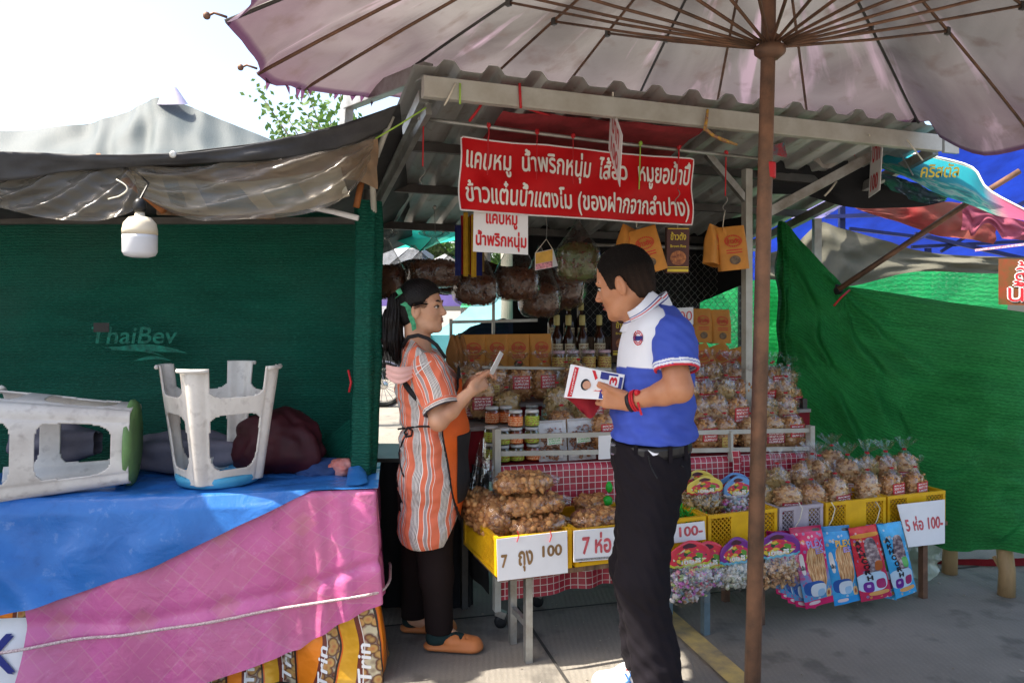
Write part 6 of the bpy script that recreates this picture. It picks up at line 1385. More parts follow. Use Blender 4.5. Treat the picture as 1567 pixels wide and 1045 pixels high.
# ------------------------------------------------------------------ paper bags
def paper_bag_proto(mat, w=.07, h=.21, d=.035, window=False, red=True):
    t = thing('paper_bag', 'x', 'paper bag')
    def fn(a, b):
        th = 2 * math.pi * a; n = 6; c, s = math.cos(th), math.sin(th); k = (abs(c) ** n + abs(s) ** n) ** (-1 / n); sq = 1 - .85 * max(0, (b - .55) / .45) ** 1.3
        return Vector((c * k * w, s * k * d * sq + .002 * nz(a * 9, b * 6, w), h * b))
    MB().grid(fn, 40, 14).build('paper_body', mat, t, True, rel='local')
    fy = lambda z: -d * (1 - .85 * max(0, (z / h - .55) / .45) ** 1.3) - .0015
    def lf(x0, x1, z0, z1): return MB().grid(lambda a, b: Vector((x0 + (x1 - x0) * a, fy(z0 + (z1 - z0) * b), z0 + (z1 - z0) * b)), 6, 5)
    # ring emblem and lines of print
    m_ = MB()
    for k in range(28):
        t0, t1 = 2 * math.pi * k / 28, 2 * math.pi * (k + .62) / 28; q = []
        for tt_, rr in ((t0, .80), (t1, .80), (t1, 1), (t0, 1)): x = math.cos(tt_) * w * .62 * rr; z = h * .66 + math.sin(tt_) * w * .42 * rr; q.append(Vector((x, fy(z) - .001, z)))
        m_.add(q, [(0, 1, 2, 3)])
    m_.build('emblem', m_red_print if red else m_brown_print, t, rel='local')
    text_on('lettering', 'ข้าวตัง', m_red_print, t, lambda u, v: (Vector((u, fy(v) - .0005, v)), Vector((0, -1, 0))), (-w * .45, h * .60, w * .45, h * .73), .02).location = (0, 0, 0)
    for o in t.children: o.location = (0, 0, 0)
    for zz in (.44, .38): lf(-w * .55, w * .55, h * zz, h * (zz + .022)).build('print_line', m_red_print, t, rel='local')
    if window: 
        MB().grid(lambda a, b: Vector((math.cos(2 * math.pi * a) * w * .38 * b, fy(h * .22) - .002, h * .22 + math.sin(2 * math.pi * a) * w * .30 * b)), 18, 3).build('window', M('dark_window', (.05, .03, .02), .15, 0, .6, 60, 0, col2=(.2, .12, .06)), t, rel='local')
    return t
PB = [paper_bag_proto(m_kraft), paper_bag_proto(m_kraft, window=True), paper_bag_proto(m_kraft_d)]
for i, (px, k) in enumerate(((722, 0), (757, 0), (790, 1), (824, 0))):
    v = 1.08; u = SU_(px, v); dup(PB[k], S(u, v, 1.087), (.08, 0, STALL_ANG + U(-.1, .1)), 'orange paper bag %s on the back shelf' % ('leftmost of four', 'second from the left', 'third from the left', 'rightmost of four')[i], 'paper bags on the back shelf', 1.0)
for i, px in enumerate((693, 700, 708)):
    v = 1.06 + .02 * i; dup(PB[2], S(SU_(px, v), v, 1.087), (0, 0, STALL_ANG + 1.2), 'brown paper bag seen edge on, ' + ('leftmost', 'middle', 'rightmost')[i] + ' of three', 'paper bags seen edge on', 1.0)
for (px, py, v, s, rx, ry, lab) in ((1072, 524, 1.05, 1.0, .0, 0, 'left orange paper bag of the topmost pair'), (1101, 525, 1.05, 1.0, .0, 0, 'right orange paper bag of the topmost pair'), (1052, 524, 1.08, 1.0, 0, 0, 'orange paper bag half hidden behind the man'), (1085, 582, .80, 1.05, -.35, -.2, 'orange paper bag leaning below the topmost pair'), (1118, 580, .84, 1.05, -.35, -.3, 'orange paper bag leaning left of the umbrella pole'), (1145, 582, .86, 1.0, -.3, -.2, 'orange paper bag leaning behind the umbrella pole'), (1196, 612, .80, .9, -.2, 0, 'orange paper bag at the right end of the shelves')):
    dup(PB[1], SV(px, py, v), (rx, ry, STALL_ANG), lab, 'orange paper bags right of the man', s)
# hanging groups
def hang_paper(lab, px, py, v, k, ry, s=1.0, rz=0):
    p = SV(px, py, v); d = dup(PB[k], p - Matrix.Rotation(ry, 3, 'Y') @ Vector((0, 0, .21 * s)), (0, ry, STALL_ANG + rz), lab, 'orange paper bags hanging on hooks', s)
hang_paper('left orange paper bag hanging behind the head of the man', 972, 348, .25, 1, .25, .95, .4)
hang_paper('right orange paper bag hanging behind the head of the man', 980, 350, .22, 1, -.28, 1.05, -.5)
hang_paper('left orange paper bag of the rightmost hanging pair', 1100, 346, .24, 0, .14, .95, .5)
hang_paper('right orange paper bag of the rightmost hanging pair', 1116, 347, .22, 1, -.10, 1.05, -.3)
hang_paper('middle orange paper bag hidden in the rightmost hanging pair', 1108, 350, .26, 0, .02, .9, 1.0)
for t in PB: remove_tree(t)
for i, (px0, px1) in enumerate(((977, 974), (1110, 1106))):
    o = MB().tube([SV(px0, 296 if i == 0 else 322, .2), SV(px0 - 2, 330, .2), SV(px1, 348, .21)], .002, 5).build('bag_handle', m_white_string, None, True); tag(o, 'white string holding the ' + ('orange bags behind the man' if i == 0 else 'rightmost orange bags'), 'string')
# dark brown packets
def packet(lab, c4, big=True):
    t, f = sign('snack_packet', lab, c4, [('ข้าวตัง', (.15, .72, .85, .90)), ('Brown Rice', (.15, .56, .85, .62))], m_yellow_print, .02, .02, m_dkpack); t['category'] = 'packet'
    plate('gold_band', f, m_yellow_print, t, (.03, .97), (.03, .09), .001, .0015); plate('gold_band', f, m_yellow_print, t, (.03, .97), (.12, .14), .001, .0015); plate('gold_band', f, m_yellow_print, t, (.03, .97), (.96, .98), .001, .0015)
    m_ = MB(); r_ = 20; vs = [f(.5 + .36 * math.cos(2 * math.pi * k / r_), .33 + .16 * math.sin(2 * math.pi * k / r_)) for k in range(r_)]; m_.add([p + n * .002 for p, n in vs], [tuple(range(r_))]); m_.build('food_picture', M('cracker_picture', (.42, .16, .05), .5, 0, .7, 60, .1, col2=(.14, .03, .02)), t)
packet('dark brown snack packet with gold lettering hanging behind the man', (SV(1020, 418, .22), SV(1054, 418, .22), SV(1055, 348, .22), SV(1021, 348, .22)))
packet('dark brown snack packet standing beside the bottles', (SV(937, 545, 1.2), SV(972, 545, 1.2), SV(972, 486, 1.2), SV(937, 486, 1.2)))
packet('dark brown snack packet half hidden behind the man', (SV(976, 545, 1.24), SV(1010, 545, 1.24), SV(1010, 488, 1.24), SV(976, 488, 1.24)))
o = MB().tube([SV(1038, 330, .2), SV(1037, 349, .2)], .002, 5).build('packet_string', m_white_string); tag(o, 'string holding the dark brown hanging packet', 'string')

# striped cloth bags
sb_ = thing('striped_cloths', 'blue, gold and red striped cloth strips hanging left of the white sign', 'cloth', SV(718, 380, .5))
for i, (x0, x1, y0, y1, mt) in enumerate(((696, 706, 345, 422, (.01, .015, .10)), (705, 709, 330, 420, (.45, .02, .02)), (709, 716, 325, 423, (.50, .30, .02)), (715, 719, 332, 420, (.45, .28, .02)), (718, 721, 330, 421, (.45, .03, .02)), (721, 729, 328, 424, (.55, .33, .02)), (728, 738, 345, 422, (.01, .015, .12)), (736, 741, 372, 416, (.45, .33, .1)))):
    MB().grid(lambda a, b: SV(x0 + (x1 - x0) * a, y0 + (y1 - y0) * b, .5 + .02 * math.sin(i * 2.1) + .01 * math.sin(a * 4)), 4, 8).build('cloth_strip', M('strip_cloth', mt, .75, 0, .2, 20, .2), sb_, True)

# ------------------------------------------------------------------ meat trays
def tray(lab, px0, px1, py0, py1, v):
    a = SV(px0, py1, v); w = (SV(px1, py1, v) - a).length; h = SV(px0, py0, v).z - a.z; t = thing('meat_tray', lab, 'tray', S(SU_((px0 + px1) / 2, v), v, czb(1) + .004)); t.rotation_euler = (-.10, 0, STALL_ANG)
    MB().add([Vector(p) for p in ((-w / 2, 0, 0), (w / 2, 0, 0), (w / 2, 0, h), (-w / 2, 0, h), (-w / 2 + .012, .022, .012), (w / 2 - .012, .022, .012), (w / 2 - .012, .022, h - .012), (-w / 2 + .012, .022, h - .012))], [(4, 5, 6, 7), (0, 1, 5, 4), (1, 2, 6, 5), (2, 3, 7, 6), (3, 0, 4, 7)]).build('foam_tray', m_white, t, rel='local', solid=.003)
    m_ = MB(); chunks(m_, 150, (w * .40, .015, h * .40), .010, .5, 4, .2); m_.v = [(p[0], p[1] + .008, p[2] + h * .44) for p in m_.v]; m_.build('dried_pork', m_dry, t, True, rel='local')['kind'] = 'stuff'
    MB().grid(lambda a, b: Vector((-w / 2 + w * a, -.010 - .012 * math.sin(math.pi * a) * math.sin(math.pi * b) + .002 * nz(a * 9, b * 9, w * 50), h * b)), 16, 18).build('plastic_film', m_film, t, True, rel='local')
    MB().grid(lambda a, b: Vector((-w * .28 + w * .52 * a, -.028, h * (.42 + .22 * b) + a * .003)), 4, 3).build('label', m_lab_green, t, rel='local')
tray('left foam tray of dried pork behind the cart rail', 826, 868, 645, 708, .27); tray('right foam tray of dried pork behind the cart rail', 871, 912, 642, 705, .27)

# ------------------------------------------------------------------ big hanging sacks in the shade
def sack(lab, px, py0, py1, w, v, content, knot=True, fill=.5, fm=None, dark=False):
    top = SV(px, py0, v); bot = SV(px, py1, v); H = top.z - bot.z; W = w * (top.y / FPX) / 2; t = thing('hanging_sack', lab, 'bag', bot); sd = U(0, 30)
    m_ = MB(); m_.grid(lambda a, b: superpt(2 * math.pi * a, math.pi * (b - .5), (W * .85, W * .6, H * fill * .46), 3.2), 16, 8); m_.uv = None; chunks(m_, 330, (W * .88, W * .63, H * fill * .47), W * .065, .6, 3.2, .9); m_.v = [(p[0], p[1], p[2] + H * fill * .5) for p in m_.v]; m_.build('snack_pieces', content, t, True, rel='local')['kind'] = 'stuff'
    def ff(a, b):
        th = 2 * math.pi * a
        if b < .55: ph = -math.pi / 2 + (b / .55) * (math.pi / 2 + .5); p = superpt(th, ph, (W, W * .72, H * fill * .52), 3.2); p.z += H * fill * .5; k = 1 + .07 * nz(math.cos(th) * 2 + sd, math.sin(th) * 2, b * 5); return Vector((p.x * k, p.y * k, p.z))
        p0 = superpt(th, .5, (W, W * .72, H * fill * .52), 3.2); p0.z += H * fill * .5; s = (b - .55) / .45; zn = H * (.86 if knot else .98)
        if s < .6: q = s / .6; rr = (1 - q) ** 1.1 * .93 + .07; pl = 1 + .10 * math.sin(th * 12 + sd) * q; return Vector((p0.x * rr * pl, p0.y * rr * pl, p0.z + (zn - p0.z) * q))
        q = (s - .6) / .4; r_ = W * .07 + (W * .38 * math.sin(q * math.pi * .8) if knot else 0); return Vector((math.cos(th) * r_ * (1 + .3 * math.sin(th * 5)), math.sin(th) * r_ * .6, zn + (H - zn) * q))
    MB().grid(ff, 48, 34).build('plastic_film', fm or m_film_hazy, t, True, rel='local'); return t
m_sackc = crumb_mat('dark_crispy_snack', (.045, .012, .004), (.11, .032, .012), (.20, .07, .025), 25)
sack('leftmost hanging sack of snacks beside the green post', 592, 350, 458, 62, .95, m_sackc)
sack('hanging sack with a knotted white top above the woman', 664, 352, 440, 88, .85, m_sackc)
sack('dark hanging sack right of the striped cloths', 728, 366, 468, 72, .9, m_sackc, False)
sack('dark hanging sack below the white sign', 790, 355, 460, 74, .95, m_sackc, False)
sack('dark hanging sack above the left bottles', 826, 375, 486, 66, 1.1, m_sackc, False)
sack('long row sack of snacks hanging behind the ponytail', 632, 375, 450, 90, 1.15, m_sackc, False, .66)
sack('dark hanging sack between woman and striped cloths', 700, 378, 450, 80, 1.15, m_sackc, False, .66)
sack('dark hanging sack behind the folded card', 850, 380, 474, 96, 1.3, m_sackc, False, .66)
t = sack('clear bag of coloured packets hanging behind the head of the man', 884, 336, 432, 72, .55, crumb_mat('packets_in_bag', (.30, .02, .02), (.20, .09, .04), (.16, .22, .06), 12), False, .66, m_film_hazy)
o = MB().grid(lambda a, b: S(.0 + .0, 0, 0) * 0 + SV(565 + 300 * a, 402 + 44 * b + 6 * math.sin(a * 20), 1.30), 40, 6).build('brown_backing', M('dark_brown_sacking', (.09, .03, .015), .9, 0, .5, 12, .5, 30), None, True); tag(o, 'dark brown sacking strung behind the hanging sacks', 'cloth')

# ------------------------------------------------------------------ foil packs hanging in front of the crates
def pack_mat(name, bg, bg2, kind):
    m, N, L, b = newmat(name); uv = coords(N, L, 'UV'); s = node(N, 'SeparateXYZ'); L.new(uv, s.inputs[0]); X, Y = s.outputs[0], s.outputs[1]
    n = node(N, 'TexNoise'); n.inputs['Scale'].default_value = 1; n.inputs['Detail'].default_value = 4; L.new(coords(N, L, 'UV', (7, 4, 1)), n.inputs[0])
    c = mixc(N, L, ramp(N, L, math_(N, L, 'ADD', Y, math_(N, L, 'MULTIPLY_ADD', n.outputs[0], .2, -.1)), [(.30, 0.0), (.5, 1.0)]), bg2, bg)
    vv = node(N, 'TexVoronoi'); vv.inputs['Scale'].default_value = 1; L.new(coords(N, L, 'UV', (9, 20, 1)), vv.inputs[0]); vs_ = node(N, 'SeparateColor'); L.new(vv.outputs['Color'], vs_.inputs[0]); cf_ = ramp(N, L, vs_.outputs[0], [(0, bg), (.35, bg2), (.6, (.72, .70, .68)), (.7, bg), (.82, (.75, .45, .08)), (.9, (.10, .30, .55))], True); c = mixc(N, L, math_(N, L, 'MULTIPLY', math_(N, L, 'LESS_THAN', vv.outputs[0], .42), .55), c, cf_)
    def blob(cx, cy, rx, ry): 
        dx = math_(N, L, 'MULTIPLY', math_(N, L, 'SUBTRACT', X, cx), 1 / rx); dy = math_(N, L, 'MULTIPLY', math_(N, L, 'SUBTRACT', Y, cy), 1 / ry); return math_(N, L, 'ADD', math_(N, L, 'POWER', math_(N, L, 'ABSOLUTE', dx), 3), math_(N, L, 'POWER', math_(N, L, 'ABSOLUTE', dy), 3))
    def put(c, f, col): return mixc(N, L, math_(N, L, 'LESS_THAN', f, 1), c, col)
    if kind == 0:
        ns = node(N, 'TexNoise'); ns.inputs['Scale'].default_value = 1; ns.inputs['Detail'].default_value = 3; ns.inputs['Distortion'].default_value = .8; L.new(coords(N, L, 'UV', (34, 7, 1)), ns.inputs[0])
        nood = ramp(N, L, ns.outputs[0], [(.35, (.28, .12, .05)), (.5, (.62, .30, .12)), (.62, (.75, .52, .28))])
        c = put(c, blob(.60, .50, .30, .26), nood); c = put(c, blob(.40, .24, .34, .09), (.03, .10, .35)); c = put(c, blob(.52, .21, .26, .085), (.66, .72, .78)); c = put(c, blob(.60, .17, .13, .05), (.35, .55, .75)); c = put(c, blob(.87, .14, .09, .06), (.70, .45, .20)); c = put(c, blob(.87, .14, .04, .03), (.40, .10, .05))
        c = put(c, blob(.16, .55, .07, .13), (.70, .66, .62)); c = put(c, blob(.5, .965, 2, .03), tuple(x * .6 for x in bg)); c = put(c, blob(.82, .95, .12, .018), (.05, .05, .06)); c = put(c, blob(.5, .03, 2, .055), bg); c = put(c, blob(.35, .05, .2, .022), (.72, .6, .62))
    else:
        ns = node(N, 'TexNoise'); ns.inputs['Scale'].default_value = 1; ns.inputs['Detail'].default_value = 3; L.new(coords(N, L, 'UV', (5, 15, 1)), ns.inputs[0])
        wind = ramp(N, L, ns.outputs[0], [(.35, (.06, .04, .07)), (.5, (.20, .14, .16)), (.62, (.40, .34, .36))]); c = put(c, blob(.60, .58, .24, .26), wind); c = put(c, blob(.72, .46, .14, .07), (.45, .12, .03) if bg[0] > .3 else (.08, .38, .10))
        c = put(c, blob(.45, .25, .5, .13), (.50, .66, .80)); c = put(c, blob(.30, .19, .17, .07), (.16, .03, .28)); c = put(c, blob(.72, .21, .17, .065), (.38, .03, .14)); c = put(c, blob(.30, .20, .06, .02), (.55, .45, .7)); c = put(c, blob(.6, .09, .34, .028), (.75, .38, .12)); c = put(c, blob(.5, .88, .5, .03), (.70, .30, .05) if bg[0] > .3 else bg)
    L.new(c, b.inputs['Base Color']); b.inputs['Roughness'].default_value = .25; b.inputs['Metallic'].default_value = .15; w = node(N, 'TexNoise'); w.inputs['Scale'].default_value = 14; w.inputs['Detail'].default_value = 2; L.new(coords(N, L), w.inputs[0]); addbump(N, L, b, w.outputs[0], .35, .01); return m
PM = [pack_mat('pink_noodle_pack', (.62, .02, .13), (.10, .30, .55), 0), pack_mat('blue_noodle_pack', (.03, .30, .68), (.06, .36, .66), 0), pack_mat('red_candy_pack', (.60, .03, .05), (.55, .03, .10), 1), pack_mat('blue_candy_pack', (.05, .38, .72), (.05, .36, .68), 1)]
def pack(lab, lb, rb, rt, lt, mat, v, lines, tm=None):
    c = [SV(q[0], q[1], v) for q in (lb, rb, rt, lt)]; t = thing('snack_pack', lab, 'packet', (c[0] + c[2]) / 2, 'foil snack packs hanging from the crates'); sd = U(0, 9); nn = (c[1] - c[0]).cross(c[3] - c[0]).normalized(); nn = -nn if nn.y > 0 else nn
    def mk(sg): return lambda a, b: c[0].lerp(c[1], a).lerp(c[3].lerp(c[2], a), b) + nn * sg * (.001 + .013 * (math.sin(math.pi * a) ** .6) * (math.sin(math.pi * min(1, max(0, (b - .04) / .92))) ** .5)) + nn * (.004 * nz(a * 4, b * 9, sd) + .004 * math.sin(b * 14 + sd) * math.sin(a * 3))
    f0 = mk(1); MB().grid(f0, 20, 36).build('pack_front', mat, t, True); MB().grid(mk(-1), 12, 20).build('pack_back', mat, t, True)
    for s, bx, mt, bd, vert in lines:
        if vert:
            n = len(s)
            for i, chh in enumerate(s):
                uu_ = bx[0] + (bx[2] - bx[0]) * i / n; vv = bx[3] - (bx[3] - bx[1]) * (i + 1) / n
                text_on('lettering', chh, mt, t, lambda u, v_: (f0(u, v_), nn), (uu_, vv + .006, uu_ + .20, vv + (bx[3] - bx[1]) / n - .006), bd, lift=.0025)
        else: text_on('lettering', s, mt, t, lambda u, v_: (f0(u, v_), nn), bx, bd, lift=.0025)
    return t
m_lilp = M('lilac_print', (.45, .35, .75), .5); m_orp = M('orange_yellow_print', (.8, .45, .08), .5)
hid = [((1188, 908), (1212, 914), (1196, 815), (1172, 812)), ((1196, 915), (1222, 920), (1200, 815), (1176, 812)), ((1206, 922), (1236, 927), (1210, 815), (1184, 812)), ((1218, 928), (1248, 930), (1216, 812), (1190, 812))]
for i, q in enumerate(hid): pack('pink noodle pack fanned behind the others, ' + ('leftmost', 'second from left', 'third from left', 'closest to the front one')[i], *q, PM[0], -.20 - .006 * i, [])
pack('front pink noodle pack hanging below the lilac crate', (1233, 932), (1276, 920), (1256, 803), (1207, 808), PM[0], -.245, [('PLEX', (.38, .74, .92, .83), m_lilp, .03, False), ('ES', (.60, .66, .90, .73), m_lilp, .03, False), ('เส้น', (.08, .48, .22, .54), m_black_print, .02, False)])
pack('light blue noodle pack hanging between pink and red packs', (1277, 927), (1316, 917), (1299, 803), (1255, 806), PM[1], -.235, [('PLEX', (.35, .74, .9, .83), m_orp, .03, False), ('ES', (.60, .66, .90, .73), m_lilp, .03, False), ('เส้น', (.08, .48, .22, .54), m_black_print, .02, False)])
pack('red candy pack with black lettering down its side', (1318, 921), (1365, 911), (1340, 801), (1298, 808), PM[2], -.245, [('АКНСОRН', (.08, .27, .30, .83), m_black_print, .05, True)])
pack('blue candy pack with black lettering tilted at the right', (1371, 916), (1403, 904), (1378, 797), (1342, 803), PM[3], -.25, [('АКНСОRН', (.08, .27, .34, .83), m_black_print, .05, True)])
pack('blue candy pack mostly hidden behind the red and blue ones', (1340, 912), (1372, 918), (1350, 800), (1325, 803), PM[3], -.225, [])
# header candy bags
def header_mat(name, bg, rimc):
    m, N, L, b = newmat(name); uv = coords(N, L, 'UV'); s = node(N, 'SeparateXYZ'); L.new(uv, s.inputs[0]); X, Y = s.outputs[0], s.outputs[1]
    v = node(N, 'TexVoronoi'); v.inputs['Scale'].default_value = 9; L.new(uv, v.inputs[0]); sp = node(N, 'SeparateColor'); L.new(v.outputs['Color'], sp.inputs[0])
    fr_ = ramp(N, L, sp.outputs[0], [(0, (.62, .04, .05)), (.25, (.70, .48, .05)), (.45, (.10, .28, .04)), (.6, (.70, .62, .40)), (.75, (.55, .03, .10)), (.9, (.02, .08, .03))], True)
    r = math_(N, L, 'ADD', math_(N, L, 'POWER', math_(N, L, 'MULTIPLY', math_(N, L, 'SUBTRACT', X, .5), 2.5), 2), math_(N, L, 'POWER', math_(N, L, 'MULTIPLY', math_(N, L, 'SUBTRACT', Y, .38), 3.0), 2))
    c = mixc(N, L, math_(N, L, 'LESS_THAN', r, 1), bg, fr_); c = mixc(N, L, math_(N, L, 'LESS_THAN', Y, .10), c, rimc)
    r2 = math_(N, L, 'ADD', math_(N, L, 'POWER', math_(N, L, 'MULTIPLY', math_(N, L, 'SUBTRACT', X, .5), 5.5), 2), math_(N, L, 'POWER', math_(N, L, 'MULTIPLY', math_(N, L, 'SUBTRACT', Y, .80), 11), 2)); c = mixc(N, L, math_(N, L, 'LESS_THAN', r2, 1), c, (.07, .015, .03))
    L.new(c, b.inputs['Base Color']); b.inputs['Roughness'].default_value = .35; return m
def header_bag(lab, px0, px1, pyt, pyh, pyb, v, hm, content, skew=0):
    a = SV(px0, pyb, v); b_ = SV(px1, pyb, v); w = (b_ - a).length; H = SV(px0, pyt, v).z - a.z; hh = SV(px0, pyt, v).z - SV(px0, pyh, v).z; cx = (a + b_) / 2; t = thing('candy_bag', lab, 'bag', cx, 'header candy bags hanging from the crates', STALL_ANG)
    def hf(a_, b2): x = (a_ - .5) * w * (.96 - .22 * max(0, b2 - .5)); arch = 1 - .38 * abs(2 * a_ - 1) ** 2.2 * b2; return Vector((x + skew * b2, -.012 - .006 * math.sin(a_ * 9), H - hh + hh * b2 * arch - .012 * math.sin(math.pi * a_) * (1 - b2) + .003 * math.sin(a_ * 40) * (1 - b2)))
    MB().grid(hf, 24, 8).build('header_card', hm, t, True, rel='local', solid=.001)
    text_on('lettering', 'เยลลี่', m_white_print, t, lambda u, v_: (hf(u, v_), Vector((0, -1, 0))), (.30, .14, .75, .34), .02).location = (0, 0, 0)
    ch_ = H - hh; m_ = MB(); chunks(m_, 230, (w * .44, .036, ch_ * .44), .0125, .5, 3.5, .5); m_.v = [(p[0], p[1], p[2] + ch_ * .42) for p in m_.v]; m_.build('sweets', content, t, True, rel='local')['kind'] = 'stuff'
    sd = U(0, 9); MB().grid(lambda a_, b2: Vector(((a_ - .5) * w * (1.02 - .05 * b2) + .004 * nz(a_ * 6, b2 * 6, sd), -.048 * math.sin(math.pi * a_) ** .5 * math.sin(math.pi * (.12 + b2 * .8)) ** .7 - .004 + .006 * nz(a_ * 8, b2 * 8, sd), -.006 + .010 * math.sin(a_ * 11 + sd) * (1 - b2) + (ch_ + .01) * b2)), 26, 20).build('plastic_film', m_film, t, True, rel='local')
HM = [header_mat('red_header', (.62, .03, .06), (.55, .60, .06)), header_mat('purple_header', (.16, .02, .22), (.10, .50, .65)), header_mat('yellow_header', (.66, .52, .08), (.6, .03, .04)), header_mat('blue_header', (.12, .30, .60), (.6, .62, .66))]
header_bag('candy bag with red fruit header leftmost beside the man', 1019, 1086, 825, 862, 918, -.25, HM[0], m_candy)
header_bag('candy bag with pink header behind the leftmost one', 1050, 1110, 826, 866, 900, -.225, HM[0], m_candy)
header_bag('candy bag with purple header left of the umbrella pole', 1098, 1150, 820, 858, 898, -.235, HM[1], crumb_mat('pale_green_candy', (.35, .38, .2), (.5, .5, .4), (.65, .62, .55), 30))
header_bag('candy bag with purple header right of the umbrella pole', 1150, 1222, 812, 848, 898, -.24, HM[1], m_pale)
header_bag('snack bag with yellow header standing in the crate beside the man', 1048, 1104, 727, 752, 788, -.02, HM[2], m_greenmix)
header_bag('snack bag with yellow header behind the front yellow one', 1038, 1092, 718, 745, 780, .05, HM[2], m_greenmix)
header_bag('snack bag with blue and white header left of the pole', 1104, 1150, 727, 756, 790, .0, HM[3], m_candy)
header_bag('snack bag with blue striped header behind the other blue one', 1096, 1146, 722, 750, 780, .08, HM[3], m_candy)
# green shreds and small green toys
gm = MB(); vs = []; fs = []; c0 = SV(1045, 785, -.03)
for i in range(900):
    p = c0 + Vector((U(-.14, .09), U(-.09, .09), U(-.03, .045) - .02)); p.z -= .25 * max(0, p.x - c0.x); d = Vector((U(-1, 1), U(-1, 1), U(-.3, .9))).normalized() * .03; n = d.cross(Vector((U(-1, 1), U(-1, 1), 1))).normalized() * .0022; k = len(vs); vs += [p - n, p + n, p + d + n, p + d - n]; fs.append((k, k + 1, k + 2, k + 3))
gm.add(vs, fs); o = gm.build('green_shreds', M('green_paper', (.03, .42, .04), .5, transl=.2)); tag(o, 'bright green shredded strips heaped in the crate beside the man', 'shreds', kind='stuff')
o = MB().sphere(SV(932, 745, .05), (.016, .016, .026), 10, 7, jit=.08).sphere(SV(930, 766, .04), (.022, .02, .024), 10, 7, jit=.08).build('green_toy', M('green_gummy', (.02, .40, .04), .35), None, True); tag(o, 'small bright green toy hanging before the checked cloth', 'toy')
